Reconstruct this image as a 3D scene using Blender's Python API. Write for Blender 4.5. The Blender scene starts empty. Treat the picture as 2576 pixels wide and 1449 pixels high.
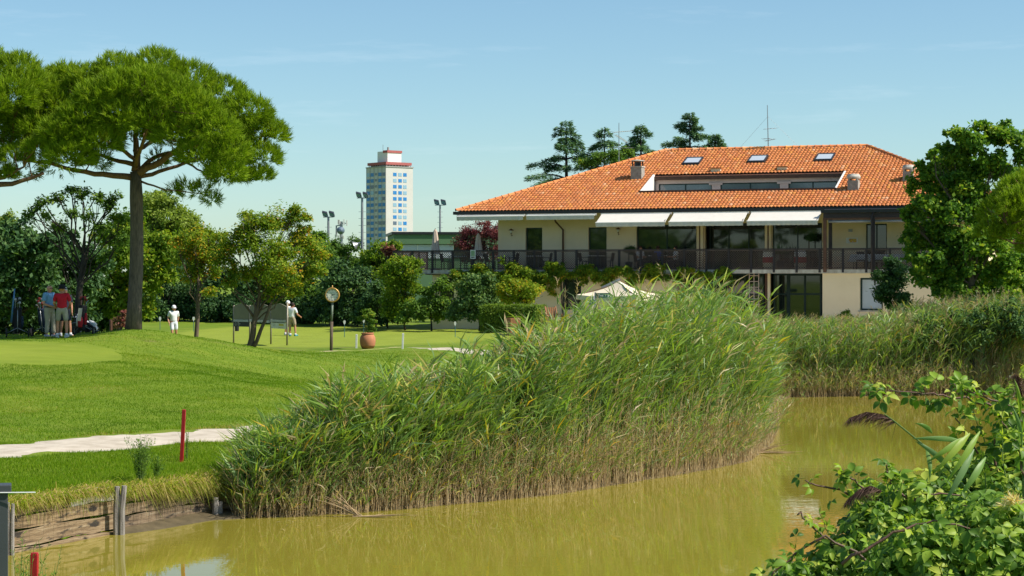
import bpy, math, random
import numpy as np
from mathutils import Vector, Matrix

# ------------------------------------------------------------------ camera, sky, sun, exposure
SC = bpy.context.scene
COL = SC.collection
F = 5000.0            # focal length in pixels of a 2576 px wide frame
HZ = 700.0            # horizon row in that frame
ZC = 4.3              # camera height above the pond
cam = bpy.data.cameras.new('camera'); camo = bpy.data.objects.new('camera', cam); COL.objects.link(camo)
camo.location = (0, 0, ZC); camo.rotation_euler = (math.radians(90), 0, 0)
cam.sensor_width = 36; cam.lens = F/2576*36; cam.shift_y = -(724.5-HZ)/2576
cam.clip_start = .1; cam.clip_end = 8000
SC.camera = camo

SUN_AZ, SUN_EL = math.radians(-13), math.radians(48)      # azimuth measured from +x towards +y
sd = Vector((math.cos(SUN_AZ)*math.cos(SUN_EL), math.sin(SUN_AZ)*math.cos(SUN_EL), math.sin(SUN_EL)))
W = bpy.data.worlds.new('World'); SC.world = W; W.use_nodes = True
nt = W.node_tree; nt.nodes.clear()
sky = nt.nodes.new('ShaderNodeTexSky'); sky.sky_type = 'NISHITA'; sky.sun_disc = False
sky.sun_elevation = SUN_EL; sky.sun_rotation = math.pi/2 - SUN_AZ
sky.air_density = 1.0; sky.dust_density = .7; sky.ozone_density = 3.0; sky.altitude = 700
bg = nt.nodes.new('ShaderNodeBackground'); bg.inputs[1].default_value = .098
wo = nt.nodes.new('ShaderNodeOutputWorld')
# thin cirrus streaks mixed over the sky
tc = nt.nodes.new('ShaderNodeTexCoord'); mp = nt.nodes.new('ShaderNodeMapping'); mp.inputs['Scale'].default_value = (5, 5, 42)
nz = nt.nodes.new('ShaderNodeTexNoise'); nz.inputs['Scale'].default_value = 1.6; nz.inputs['Detail'].default_value = 7; nz.inputs['Roughness'].default_value = .62
rp = nt.nodes.new('ShaderNodeValToRGB'); rp.color_ramp.elements[0].position = .58; rp.color_ramp.elements[1].position = .86
rp.color_ramp.elements[1].color = (.16, .16, .16, 1)
hs = nt.nodes.new('ShaderNodeHueSaturation'); hs.inputs['Saturation'].default_value = 1.0; hs.inputs['Value'].default_value = 1
mx = nt.nodes.new('ShaderNodeMix'); mx.data_type = 'RGBA'; mx.inputs[7].default_value = (8.2, 8.6, 9, 1)
tn = nt.nodes.new('ShaderNodeMix'); tn.data_type = 'RGBA'; tn.blend_type = 'MULTIPLY'; tn.inputs[0].default_value = 1; tn.inputs[7].default_value = (.76, .88, .86, 1)
L = nt.links.new
L(tc.outputs['Generated'], mp.inputs[0]); L(mp.outputs[0], nz.inputs[0]); L(nz.outputs[0], rp.inputs[0])
L(sky.outputs[0], hs.inputs['Color']); L(hs.outputs[0], tn.inputs[6]); L(tn.outputs[2], mx.inputs[6]); L(rp.outputs[0], mx.inputs[0]); L(mx.outputs[2], bg.inputs[0]); L(bg.outputs[0], wo.inputs[0])
sl = bpy.data.lights.new('sun', 'SUN'); sl.energy = 4.3; sl.angle = math.radians(.53); sl.color = (1, .94, .84)
so = bpy.data.objects.new('sun', sl); COL.objects.link(so); so.rotation_euler = sd.to_track_quat('Z', 'Y').to_euler(); so.location = (0, 0, 60)
SC.view_settings.view_transform = 'Standard'; SC.view_settings.look = 'None'
SC.view_settings.gamma = 1; SC.view_settings.exposure = .66; SC.view_settings.use_curve_mapping = False
SC.cycles.max_bounces = 8; SC.cycles.diffuse_bounces = 4; SC.cycles.glossy_bounces = 3; SC.cycles.transmission_bounces = 4
SC.cycles.use_denoising = True
SC.render.engine = 'CYCLES'

R0 = random.Random(7)
NP = np.random.default_rng(11)

# ------------------------------------------------------------------ helpers
def px(X, Y, d):                     # frame pixel at depth d -> world point
    return Vector(((X-1288)/F*d, d, ZC-(Y-HZ)/F*d))
def wx(X, d): return (X-1288)/F*d
def dep(Y, z): return (ZC-z)*F/(Y-HZ)

def tag(o, label=None, cat=None, group=None, kind=None):
    if label: o['label'] = label
    if cat: o['category'] = cat
    if group: o['group'] = group
    if kind: o['kind'] = kind
    return o
def link(name, data, parent=None):
    o = bpy.data.objects.new(name, data); COL.objects.link(o)
    if parent: o.parent = parent
    return o
def empty(name, loc=(0, 0, 0), rz=0, parent=None):
    o = link(name, None, parent); o.location = loc; o.rotation_euler = (0, 0, rz); o.empty_display_size = .3
    return o
def thing(name, label, cat, loc=(0, 0, 0), rz=0, group=None):
    return tag(empty(name, loc, rz), label, cat, group)
def copy_tree(o, parent=None):
    c = o.copy(); COL.objects.link(c); c.parent = parent
    for ch in list(o.children): copy_tree(ch, c)
    return c

def np_mesh(name, V, Q=None, T=None, mats=(), tint=None, smooth=False, midx=None):
    V = np.asarray(V, np.float32); me = bpy.data.meshes.new(name)
    nq = 0 if Q is None else len(Q); ntr = 0 if T is None else len(T)
    parts, starts, tot = [], [], []
    if nq: parts.append(np.asarray(Q, np.int32).ravel()); starts.append(np.arange(nq)*4); tot.append(np.full(nq, 4))
    if ntr: parts.append(np.asarray(T, np.int32).ravel()); starts.append(nq*4+np.arange(ntr)*3); tot.append(np.full(ntr, 3))
    idx = np.concatenate(parts)
    me.vertices.add(len(V)); me.vertices.foreach_set('co', V.ravel())
    me.loops.add(len(idx)); me.loops.foreach_set('vertex_index', idx)
    me.polygons.add(nq+ntr); me.polygons.foreach_set('loop_start', np.concatenate(starts).astype(np.int32))
    me.polygons.foreach_set('loop_total', np.concatenate(tot).astype(np.int32))
    for m in mats: me.materials.append(m)
    if midx is not None: me.polygons.foreach_set('material_index', np.asarray(midx, np.int32))
    if smooth: me.polygons.foreach_set('use_smooth', np.ones(nq+ntr, bool))
    me.update(calc_edges=True)
    if tint is not None:
        tint = np.asarray(tint, np.float32)
        at = me.attributes.new('tint', 'FLOAT', 'POINT' if len(tint) == len(V) else 'FACE')
        at.data.foreach_set('value', tint)
    return me

class MB:
    """collects pieces for one mesh"""
    def __init__(s): s.v = []; s.f = []; s.m = []
    def add(s, vs, fs, m=0):
        b = len(s.v); s.v += [tuple(v) for v in vs]; s.f += [[b+i for i in f] for f in fs]; s.m += [m]*len(fs); return s
    def box(s, a, b, m=0):
        x0, y0, z0 = a; x1, y1, z1 = b
        return s.add([(x0,y0,z0),(x1,y0,z0),(x1,y1,z0),(x0,y1,z0),(x0,y0,z1),(x1,y0,z1),(x1,y1,z1),(x0,y1,z1)],
                     [(3,2,1,0),(4,5,6,7),(0,1,5,4),(1,2,6,5),(2,3,7,6),(3,0,4,7)], m)
    def beam(s, p, q, w, h, m=0, up=(0, 0, 1)):
        p = Vector(p); q = Vector(q); d = (q-p).normalized(); up = Vector(up)
        if abs(d.dot(up)) > .98: up = Vector((1, 0, 0))
        x = d.cross(up).normalized()*(w/2); y = x.cross(d).normalized()*(h/2)
        vs = [p-x-y, p+x-y, p+x+y, p-x+y, q-x-y, q+x-y, q+x+y, q-x+y]
        return s.add(vs, [(3,2,1,0),(4,5,6,7),(0,1,5,4),(1,2,6,5),(2,3,7,6),(3,0,4,7)], m)
    def tube(s, pts, rad, n=8, m=0, cap=True):
        pts = [Vector(p) for p in pts]
        if not hasattr(rad, '__len__'): rad = [rad]*len(pts)
        vs = []; fs = []; prev = None
        for i, p in enumerate(pts):
            d = (pts[min(i+1, len(pts)-1)]-pts[max(i-1, 0)]).normalized()
            ref = prev if prev is not None else (Vector((1, 0, 0)) if abs(d.x) < .8 else Vector((0, 1, 0)))
            x = (ref-d*ref.dot(d)).normalized(); y = d.cross(x); prev = x
            for k in range(n):
                a = 2*math.pi*k/n; vs.append(p+(x*math.cos(a)+y*math.sin(a))*rad[i])
        for i in range(len(pts)-1):
            for k in range(n):
                a = i*n+k; b = i*n+(k+1) % n; fs.append((a, b, b+n, a+n))
        if cap: fs.append(tuple(range(n-1, -1, -1))); fs.append(tuple(range((len(pts)-1)*n, len(pts)*n)))
        return s.add(vs, fs, m)
    def lathe(s, prof, c=(0, 0, 0), n=20, m=0, M=None, cap=True):
        vs = []; fs = []
        for r, z in prof:
            for k in range(n):
                a = 2*math.pi*k/n; v = Vector((r*math.cos(a), r*math.sin(a), z))
                if M: v = M @ v
                vs.append(v+Vector(c))
        for i in range(len(prof)-1):
            for k in range(n):
                a = i*n+k; b = i*n+(k+1) % n; fs.append((a, b, b+n, a+n))
        if cap and prof[0][0] > 1e-4: fs.append(tuple(range(n-1, -1, -1)))
        if cap and prof[-1][0] > 1e-4: fs.append(tuple(range((len(prof)-1)*n, len(prof)*n)))
        return s.add(vs, fs, m)
    def prism(s, poly, fn, t0, t1, m=0):
        """poly: 2-D points, fn(a,b,t)->3-D"""
        n = len(poly); vs = [fn(a, b, t0) for a, b in poly]+[fn(a, b, t1) for a, b in poly]
        fs = [tuple(range(n-1, -1, -1)), tuple(range(n, 2*n))]+[(i, (i+1) % n, n+(i+1) % n, n+i) for i in range(n)]
        return s.add(vs, fs, m)
    def mesh(s, name, mats, smooth=False, bevel=0):
        me = bpy.data.meshes.new(name); me.from_pydata(s.v, [], s.f)
        for m in (mats if isinstance(mats, (list, tuple)) else [mats]): me.materials.append(m)
        me.polygons.foreach_set('material_index', s.m)
        if smooth: me.shade_smooth() if hasattr(me, 'shade_smooth') else None
        me.update(); return me
    def build(s, name, mats, parent=None, smooth=False, bevel=0):
        o = link(name, s.mesh(name, mats, smooth), parent)
        if bevel:
            b = o.modifiers.new('bevel', 'BEVEL'); b.width = bevel; b.segments = 2; b.limit_method = 'ANGLE'
        return o

# ------------------------------------------------------------------ materials
def nodes(name):
    m = bpy.data.materials.new(name); m.use_nodes = True; t = m.node_tree; t.nodes.clear()
    out = t.nodes.new('ShaderNodeOutputMaterial'); b = t.nodes.new('ShaderNodeBsdfPrincipled'); t.links.new(b.outputs[0], out.inputs[0])
    return m, t, b, out
def mixc(t, fac, a, b, mode='MIX'):
    n = t.nodes.new('ShaderNodeMix'); n.data_type = 'RGBA'; n.blend_type = mode
    for i, v in ((0, fac), (6, a), (7, b)):
        if hasattr(v, 'links') or hasattr(v, 'is_linked'): t.links.new(v, n.inputs[i])
        elif i == 0: n.inputs[0].default_value = v
        else: n.inputs[i].default_value = (*v, 1) if len(v) == 3 else v
    return n.outputs[2]
def noise(t, scale, detail=4, rough=.55, vec=None, sc=None):
    n = t.nodes.new('ShaderNodeTexNoise'); n.inputs['Scale'].default_value = scale; n.inputs['Detail'].default_value = detail; n.inputs['Roughness'].default_value = rough
    if vec is None:
        c = t.nodes.new('ShaderNodeTexCoord'); vec = c.outputs['Object']
    if sc:
        mpn = t.nodes.new('ShaderNodeMapping'); mpn.inputs['Scale'].default_value = sc; t.links.new(vec, mpn.inputs[0]); vec = mpn.outputs[0]
    t.links.new(vec, n.inputs['Vector']); return n.outputs[0]
def ramp(t, fac, stops):
    r = t.nodes.new('ShaderNodeValToRGB'); e = r.color_ramp.elements
    while len(e) < len(stops): e.new(.5)
    for i, (p, c) in enumerate(stops): e[i].position = p; e[i].color = (*c, 1) if len(c) == 3 else c
    t.links.new(fac, r.inputs[0]); return r.outputs[0]
def bump(t, b, h, strength=.3, dist=.02):
    n = t.nodes.new('ShaderNodeBump'); n.inputs['Strength'].default_value = strength; n.inputs['Distance'].default_value = dist
    t.links.new(h, n.inputs['Height']); t.links.new(n.outputs[0], b.inputs['Normal'])
def mat(name, c1, c2=None, scale=3, rough=.7, bmp=.15, metal=0, spec=.4, sc=None, bscale=None, obj_rand=0):
    m, t, b, _ = nodes(name)
    b.inputs['Roughness'].default_value = rough; b.inputs['Metallic'].default_value = metal; b.inputs['Specular IOR Level'].default_value = spec
    c2 = c2 or tuple(x*.75 for x in c1)
    n = noise(t, scale, 6, .6, sc=sc)
    col = ramp(t, n, [(.3, c2), (.68, c1)])
    if obj_rand:
        oi = t.nodes.new('ShaderNodeObjectInfo'); col = mixc(t, obj_rand, col, ramp(t, oi.outputs['Random'], [(0, tuple(x*.4 for x in c1)), (1, tuple(min(1, x*1.5) for x in c1))]))
    t.links.new(col, b.inputs['Base Color'])
    if bmp: bump(t, b, noise(t, bscale or scale*8, 4), bmp, .01)
    return m
def leafmat(name, stops, trans=.35, rough=.55, spec=.12):
    m, t, b, out = nodes(name)
    a = t.nodes.new('ShaderNodeAttribute'); a.attribute_name = 'tint'
    col = ramp(t, a.outputs['Fac'], stops)
    t.links.new(col, b.inputs['Base Color']); b.inputs['Roughness'].default_value = rough; b.inputs['Specular IOR Level'].default_value = spec
    tr = t.nodes.new('ShaderNodeBsdfTranslucent'); br = mixc(t, 1, col, (1.25, 1.3, .6), 'MULTIPLY'); t.links.new(br, tr.inputs[0])
    mixs = t.nodes.new('ShaderNodeMixShader'); mixs.inputs[0].default_value = trans
    t.links.new(b.outputs[0], mixs.inputs[1]); t.links.new(tr.outputs[0], mixs.inputs[2]); t.links.new(mixs.outputs[0], out.inputs[0])
    return m
def glassmat(name, tintc=(.02, .03, .025), rough=.03, spec=.9):
    m, t, b, _ = nodes(name); b.inputs['Base Color'].default_value = (*tintc, 1); b.inputs['Roughness'].default_value = rough
    b.inputs['IOR'].default_value = 1.52; b.inputs['Specular IOR Level'].default_value = spec
    bump(t, b, noise(t, 1.3, 1), .02, .02)
    return m

M = {}
M['cream'] = mat('cream render', (.89, .73, .49), (.83, .67, .44), 1.2, .85, .06, bscale=60)
M['white'] = mat('white paint', (.8, .78, .74), (.72, .69, .64), 2, .6, .04)
M['awning'] = mat('awning cloth', (.82, .78, .7), (.76, .72, .64), 4, .9, .05)
def see_through(m, col, k):
    t = m.node_tree; out = [n for n in t.nodes if n.type == 'OUTPUT_MATERIAL'][0]; b = [n for n in t.nodes if n.type == 'BSDF_PRINCIPLED'][0]; tr = t.nodes.new('ShaderNodeBsdfTranslucent'); tr.inputs[0].default_value = (*col, 1); ms = t.nodes.new('ShaderNodeMixShader'); ms.inputs[0].default_value = k; t.links.new(b.outputs[0], ms.inputs[1]); t.links.new(tr.outputs[0], ms.inputs[2]); t.links.new(ms.outputs[0], out.inputs[0])
see_through(M['awning'], (.85, .72, .5), .2)
M['valance'] = mat('grubby valance cloth', (.6, .58, .52), (.46, .45, .4), 3, .95, .08, sc=(2, 2, .6))
M['darkwood'] = mat('dark stained timber', (.035, .026, .028), (.02, .016, .02), 6, .6, .2)
M['brownwood'] = mat('brown timber', (.13, .06, .035), (.08, .035, .02), 5, .6, .2)
M['gutter'] = mat('dark gutter metal', (.02, .022, .024), (.013, .014, .016), 5, .45, .05)
M['greenframe'] = mat('dark green frame', (.012, .04, .035), (.008, .028, .026), 5, .45, .03)
M['concrete'] = mat('weathered concrete', (.42, .39, .33), (.24, .22, .19), 7, .9, .4)
M['slab'] = mat('stained slab edge', (.6, .57, .5), (.34, .3, .25), 5, .85, .15, sc=(1, 1, .4))
M['glass'] = glassmat('window glass')
M['skyglass'] = glassmat('skylight glass', (.5, .55, .6), .08, 1)
M['dimglass'] = glassmat('grey roof-terrace glass', (.1, .135, .16), .06, .9)
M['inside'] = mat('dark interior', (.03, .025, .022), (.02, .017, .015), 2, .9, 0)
M['red'] = mat('red stake paint', (.42, .012, .018), (.32, .01, .014), 14, .45, .12)
M['stakewhite'] = mat('white stake paint', (.75, .75, .72), (.6, .6, .56), 8, .6, .05)
M['greymetal'] = mat('grey metal', (.35, .36, .37), (.26, .27, .28), 5, .45, .05, .6)
M['darkmetal'] = mat('dark metal', (.05, .05, .055), (.03, .03, .035), 5, .4, .05, .3)
M['black'] = mat('black cloth', (.012, .012, .014), (.02, .02, .022), 6, .7, .1)
M['pinkplaster'] = mat('pinkish plaster', (.62, .48, .42), (.55, .42, .36), 3, .85, .05)
# ------------------------------------------------------------------ terrain
def wpt(X, Y, z=0.0):
    d = dep(Y, z); return (wx(X, d), d)
# (x, y, w): w = how gently the bank rises behind that stretch of shore
SH = [(-26, 25.6, .1), (*wpt(-300, 1447), .1), (*wpt(20, 1390), .1), (*wpt(290, 1338), .1), (*wpt(545, 1293), .35), (*wpt(640, 1300), .9), (*wpt(800, 1295), 1.2),
      (*wpt(1000, 1281), 1.4), (*wpt(1200, 1262), 1.5), (*wpt(1400, 1243), 1.5), (*wpt(1600, 1211), 1.5), (*wpt(1790, 1180), 1.5), (*wpt(1890, 1160), 1.4), (*wpt(1945, 1115), 1.2),
      (*wpt(1962, 1060), 1.2), (*wpt(1950, 1012), 1.5), (*wpt(1995, 997), 2), (*wpt(2200, 994), 2), (*wpt(2400, 992), 2), (*wpt(2600, 990), 2), (26, 74, 2), (34, 66, 2), (38, 22.5, 1), (10, 22, 1), (-6, 22.5, 1), (-26, 22, 1)]
SHA = np.array(SH)
def shore(x, y):
    """signed distance to the pond edge (positive on land) and the bank width there"""
    x = np.asarray(x, float); y = np.asarray(y, float); best = np.full(x.shape, 1e9); ww = np.ones(x.shape); ins = np.zeros(x.shape, bool)
    n = len(SHA)
    for i in range(n):
        ax, ay, aw = SHA[i]; bx, by, _ = SHA[(i+1) % n]
        dx, dy = bx-ax, by-ay; t = np.clip(((x-ax)*dx+(y-ay)*dy)/(dx*dx+dy*dy), 0, 1)
        d = np.hypot(x-ax-t*dx, y-ay-t*dy); k = d < best; best = np.where(k, d, best); ww = np.where(k, aw, ww)
        c = ((ay > y) != (by > y)) & (x < (bx-ax)*(y-ay)/(by-ay+1e-12)+ax); ins ^= c
    return np.where(ins, -best, best), ww
def cp(X, Y, d): return (wx(X, d), d, ZC-(Y-HZ)/F*d)
CT = [(-9, 31.5, .7), (-7, 34, .72), (-4.5, 37, .74), (-13, 33, .72), (-3, 39, .6), (-10, 38.5, .8), (-6, 43.4, .8), (-16, 36, .82), (-13, 43, .84), (-9.5, 43, .84), (-6.5, 47.2, .82),
      (-12, 50, 1.22), (-8, 50, 1.02), (-14.5, 55, 1.6), (-9, 56, 1.48), (-5, 55, .98), (-2, 52, .72), (-1.5, 60, .86),
      cp(0, 850, 67), cp(-200, 850, 67), cp(150, 849, 67), cp(240, 842, 67.5), cp(335, 826, 68), (-12.95, 66, 2.36), cp(300, 836, 66), cp(430, 857, 72), cp(490, 869, 75), cp(560, 876, 74), cp(627, 883, 75), cp(730, 886, 75),
      (-17, 72, 2.2), (-24, 70, 2.2), (-17, 80, 1.7), (-13, 76, 1.85), (-25, 85, 1.6), (-13.5, 86, 1.3), cp(440, 861, 95), cp(735, 845, 102), cp(900, 850, 95), cp(833, 882, 80), cp(925, 876, 82), cp(1013, 877, 80), cp(1100, 889, 77),
      cp(1000, 925, 70), cp(850, 960, 64), cp(700, 960, 60), cp(1000, 850, 92), (2, 60, .45), (4, 52, .3), (6, 64, .45), (8, 72, .5), (3, 78, 1.1), (8, 82, 1.1), (1, 94, 1.72), (-3, 98, 1.6), (4, 92, 1.5), (10, 90, 1.45), (10, 96, 1.5), (15, 93, 1.45), (20, 89, 1.4), (20, 95, 1.45), (25, 92, 1.4), (30, 98, 1.7),
      (12, 86, 1.2), (18, 82, 1.0), (24, 84, 1.0), (15, 76, .45), (20, 76, .45), (-15, 125, 1.6), (-25, 120, 1.6), (-5, 128, 1.62), (10, 130, 1.7), (30, 130, 1.7), (-40, 90, 1.7), (-40, 60, 1.6), (-40, 40, 1), (45, 90, 1.6), (45, 60, 1.2)]
CTA = np.array(CT)
def _phi(r2): return np.where(r2 > 1e-9, r2*np.log(r2+1e-12)*.5, 0)
_n = len(CTA); _K = _phi(((CTA[:, None, :2]-CTA[None, :, :2])**2).sum(-1))+np.eye(_n)*1.2
_P = np.c_[np.ones(_n), CTA[:, :2]]; _A = np.block([[_K, _P], [_P.T, np.zeros((3, 3))]])
_wt = np.linalg.solve(_A, np.r_[CTA[:, 2], 0, 0, 0])
def land(x, y):
    x = np.asarray(x, float); y = np.asarray(y, float); xs = np.clip(x, -45, 48); ys = np.clip(y, 28, 132)
    z = _wt[_n]+_wt[_n+1]*xs+_wt[_n+2]*ys
    for i in range(_n): z = z+_wt[i]*_phi((xs-CTA[i, 0])**2+(ys-CTA[i, 1])**2)
    far = np.clip((np.maximum(np.abs(x)-38, y-122))/14, 0, 1); far = far*far*(3-2*far)
    z = np.clip(z, .25, 3)*(1-far)+1.65*far
    near = np.clip(2.6-np.maximum(y-9, 0)*.17, .1, 2.6)
    return np.where(y < 25.9, near, z)
def ground_raw(x, y):
    d, w = shore(x, y)
    nzs = .03*np.sin(x*1.7+y*.9)*np.sin(y*1.3-x*.6)+.02*np.sin(x*3.1)*np.sin(y*2.7)
    L_ = land(x, y)+nzs
    d = np.where((w < .5) & (y > 25), d-.34, d)
    return np.where(d > 0, L_*(1-np.exp(-np.maximum(d, 0)/w*1.3)), np.maximum(-.9, d*.45))
def axis(lo, hi, *segs):
    out = []
    for a, b, s in segs: out.append(np.arange(a, b, s))
    mid = np.concatenate(out); l = []; r = []
    s = 1.5; v = mid[0]
    while v > lo: v -= s; s *= 1.3; l.append(v)
    s = 1.5; v = mid[-1]
    while v < hi: v += s; s *= 1.3; r.append(v)
    return np.r_[l[::-1], mid, r]
GX = axis(-2600, 2600, (-45, -18, 1.0), (-18, 18, .3), (18, 48, 1.0)); GY = axis(-400, 4000, (-6, 26, 1.0), (26, 50, .28), (50, 84, .5), (84, 150, 1.2))
GXX, GYY = np.meshgrid(GX, GY); GZ = ground_raw(GXX, GYY)
def gz(x, y):
    sc = np.isscalar(x); x = np.atleast_1d(np.asarray(x, float)); y = np.atleast_1d(np.asarray(y, float))
    i = np.clip(np.searchsorted(GX, x)-1, 0, len(GX)-2); j = np.clip(np.searchsorted(GY, y)-1, 0, len(GY)-2)
    tx = (x-GX[i])/(GX[i+1]-GX[i]); ty = (y-GY[j])/(GY[j+1]-GY[j])
    r = GZ[j, i]*(1-tx)*(1-ty)+GZ[j, i+1]*tx*(1-ty)+GZ[j+1, i]*(1-tx)*ty+GZ[j+1, i+1]*tx*ty
    return float(r[0]) if sc else r
def G(x, y): return Vector((x, y, gz(x, y)))

# how closely the turf is mown (real difference of grass, 1 = putting surface), and bare soil / mud
def ell(cx, cy, rx, ry, e=.25):
    d = np.sqrt(((GXX-cx)/rx)**2+((GYY-cy)/ry)**2); return np.clip((1+e-d)/(2*e), 0, 1)
mow = np.maximum.reduce([ell(-17.5, 60.5, 5.4, 3.4, .5)*.85, ell(-7, 101, 9, 16.5, .04), ell(-14, 108, 4, 8, .08)])
sdist, _ = shore(GXX, GYY)
mud = np.clip(1-sdist/1.0, 0, 1)*(GXX > -6)*(GYY > 25); mud = np.where(sdist < 0, 1, mud)
mud = np.maximum(mud, np.clip(1-np.hypot((GXX+4)/8, (GYY-84.2)/.5), 0, 1)*.6)
mud = np.maximum(mud, ell(-8.3, 83.3, 2.6, .35, .4)*.7)
for cxp, cyp, rxx, ryy in ((-11.9, 65.2, .9, .7), (-9.8, 67.5, 1.2, .8), (-15.5, 51.5, .9, .5), (-12.2, 52.3, .7, .4), (-8.2, 49.6, .9, .3)): mud = np.maximum(mud, ell(cxp, cyp, rxx, ryy, .7)*.33)
nx, ny = len(GX), len(GY); ii = (np.arange(ny-1)[:, None]*nx+np.arange(nx-1)[None]).ravel()
gm, t, b, _ = nodes('lawn')
at = t.nodes.new('ShaderNodeAttribute'); at.attribute_name = 'mow'; am = t.nodes.new('ShaderNodeAttribute'); am.attribute_name = 'mud'
n1 = noise(t, .5, 6, .7); n2 = noise(t, 6, 5, .65, sc=(1, .35, 1)); n3 = noise(t, .9, 3, .5, sc=(.7, 2.2, 1))
rough_c = mixc(t, n2, ramp(t, n1, [(.3, (.095, .16, .01)), (.5, (.135, .205, .014)), (.7, (.22, .235, .035))]), ramp(t, n3, [(.35, (.09, .155, .01)), (.65, (.17, .23, .02))]))
green_c = ramp(t, n3, [(.3, (.2, .25, .025)), (.7, (.24, .29, .035))])
c = mixc(t, at.outputs['Fac'], rough_c, green_c)
n4 = noise(t, 2.2, 5, .6); mm = t.nodes.new('ShaderNodeMath'); mm.operation = 'MULTIPLY_ADD'; t.links.new(n4, mm.inputs[0]); mm.inputs[1].default_value = 1.2; mm.inputs[2].default_value = -.6
ma = t.nodes.new('ShaderNodeMath'); ma.operation = 'ADD'; t.links.new(am.outputs['Fac'], ma.inputs[0]); t.links.new(mm.outputs[0], ma.inputs[1])
mr = t.nodes.new('ShaderNodeMapRange'); mr.inputs[1].default_value = .25; mr.inputs[2].default_value = .75; t.links.new(ma.outputs[0], mr.inputs[0])
mul = t.nodes.new('ShaderNodeMath'); mul.operation = 'MULTIPLY'; t.links.new(mr.outputs[0], mul.inputs[0]); 
gt = t.nodes.new('ShaderNodeMath'); gt.operation = 'GREATER_THAN'; gt.inputs[1].default_value = .03; t.links.new(am.outputs['Fac'], gt.inputs[0]); t.links.new(gt.outputs[0], mul.inputs[1])
c = mixc(t, mul.outputs[0], c, ramp(t, noise(t, 3, 4), [(.3, (.09, .07, .035)), (.7, (.2, .15, .08))]))
t.links.new(c, b.inputs['Base Color']); b.inputs['Roughness'].default_value = .85; b.inputs['Specular IOR Level'].default_value = .15
bump(t, b, noise(t, 22, 4, .7), .55, .04)
me = np_mesh('ground', np.c_[GXX.ravel(), GYY.ravel(), GZ.ravel()], Q=np.c_[ii, ii+1, ii+nx+1, ii+nx], mats=[gm], smooth=True)
for nm, arr in (('mow', mow), ('mud', mud)):
    a_ = me.attributes.new(nm, 'FLOAT', 'POINT'); a_.data.foreach_set('value', arr.ravel().astype(np.float32))
tag(link('ground', me), kind='structure')

# ------------------------------------------------------------------ pond water
wm, t, b, _ = nodes('pond water')
nw = noise(t, .12, 3)
t.links.new(ramp(t, nw, [(.3, (.22, .19, .022)), (.7, (.26, .22, .03))]), b.inputs['Base Color'])
b.inputs['Roughness'].default_value = .015; b.inputs['IOR'].default_value = 1.33; b.inputs['Specular IOR Level'].default_value = .5
w1 = noise(t, 2.2, 3, .55, sc=(.35, 1.0, 1)); w2 = noise(t, 9, 2, .5, sc=(.5, 1, 1)); pn = noise(t, .16, 2, .5)
pr = t.nodes.new('ShaderNodeMapRange'); pr.inputs[1].default_value = .42; pr.inputs[2].default_value = .66; pr.inputs[3].default_value = .35; pr.inputs[4].default_value = 1.25; t.links.new(pn, pr.inputs[0])
ad = t.nodes.new('ShaderNodeMath'); ad.operation = 'MULTIPLY_ADD'; t.links.new(w2, ad.inputs[0]); ad.inputs[1].default_value = .3; t.links.new(w1, ad.inputs[2])
am2 = t.nodes.new('ShaderNodeMath'); am2.operation = 'MULTIPLY'; t.links.new(ad.outputs[0], am2.inputs[0]); t.links.new(pr.outputs[0], am2.inputs[1])
bump(t, b, am2.outputs[0], .032, .08)
me = np_mesh('pond_water', [(-60, 19, 0), (60, 19, 0), (60, 82, 0), (-60, 82, 0)], Q=[(0, 1, 2, 3)], mats=[wm])
tag(link('pond_water', me), kind='structure')

# ------------------------------------------------------------------ gravel cart path
def strip(name, pts, widths, m, lift=.02, nw=7, step=.3, jit=.4, kind='structure'):
    P = np.array(pts, float); s = np.r_[0, np.cumsum(np.hypot(*np.diff(P, axis=0).T))]; u = np.arange(0, s[-1], step)
    def sm(vals):
        v = np.interp(u, s, vals); k = np.ones(9)/9; vp = np.r_[[v[0]]*4, v, [v[-1]]*4]; return np.convolve(vp, k, 'valid')
    x = sm(P[:, 0]); y = sm(P[:, 1]); w = np.interp(u, s, widths); dx = np.gradient(x); dy = np.gradient(y); l = np.hypot(dx, dy); nxv, nyv = -dy/l, dx/l
    rows = []
    eL = w/2+jit*np.convolve(NP.normal(0, 1, len(u)), np.ones(3)/3, 'same'); eR = w/2+jit*np.convolve(NP.normal(0, 1, len(u)), np.ones(3)/3, 'same')
    for k in range(nw):
        tt = k/(nw-1); o = -eR+(eL+eR)*tt; X = x+nxv*o; Y = y+nyv*o
        rows.append(np.c_[X, Y, gz(X, Y)+(lift if 0 < k < nw-1 else -.02)])
    V = np.stack(rows, 1).reshape(-1, 3); n = len(u); q = (np.arange(n-1)[:, None]*nw+np.arange(nw-1)[None]).ravel()
    me = np_mesh(name, V, Q=np.c_[q, q+nw, q+nw+1, q+1], mats=[m], smooth=True)
    o = link(name, me); tag(o, kind=kind); return o
M['path'] = mat('pale gravel', (.58, .51, .41), (.38, .32, .24), 2.2, .95, .5, bscale=30)
M['sand'] = mat('worn sandy turf', (.5, .41, .25), (.24, .24, .07), 3, .95, .4)
strip('path', [(-26, 27.4), (-18, 33), (-13, 37.3), (-10, 40.2), (-7.5, 43.2), (-5.5, 45.6), (-3.6, 49), (-1.4, 55), (-.5, 63), (-.2, 70), (.1, 74), (.5, 78), (1.8, 82), (4.5, 88)], [2.7]*8+[2.4, 2.2, 2.2, 2.4, 2.4, 2.4], M['path'])
strip('path', [(-4.5, 82.3), (-3.2, 80.6), (-1.6, 79.3), (.5, 78.8), (4, 79)], [.05, 1.0, 3.2, 5.6, 6.4], M['path'], lift=.016, nw=9, jit=.3)
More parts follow.
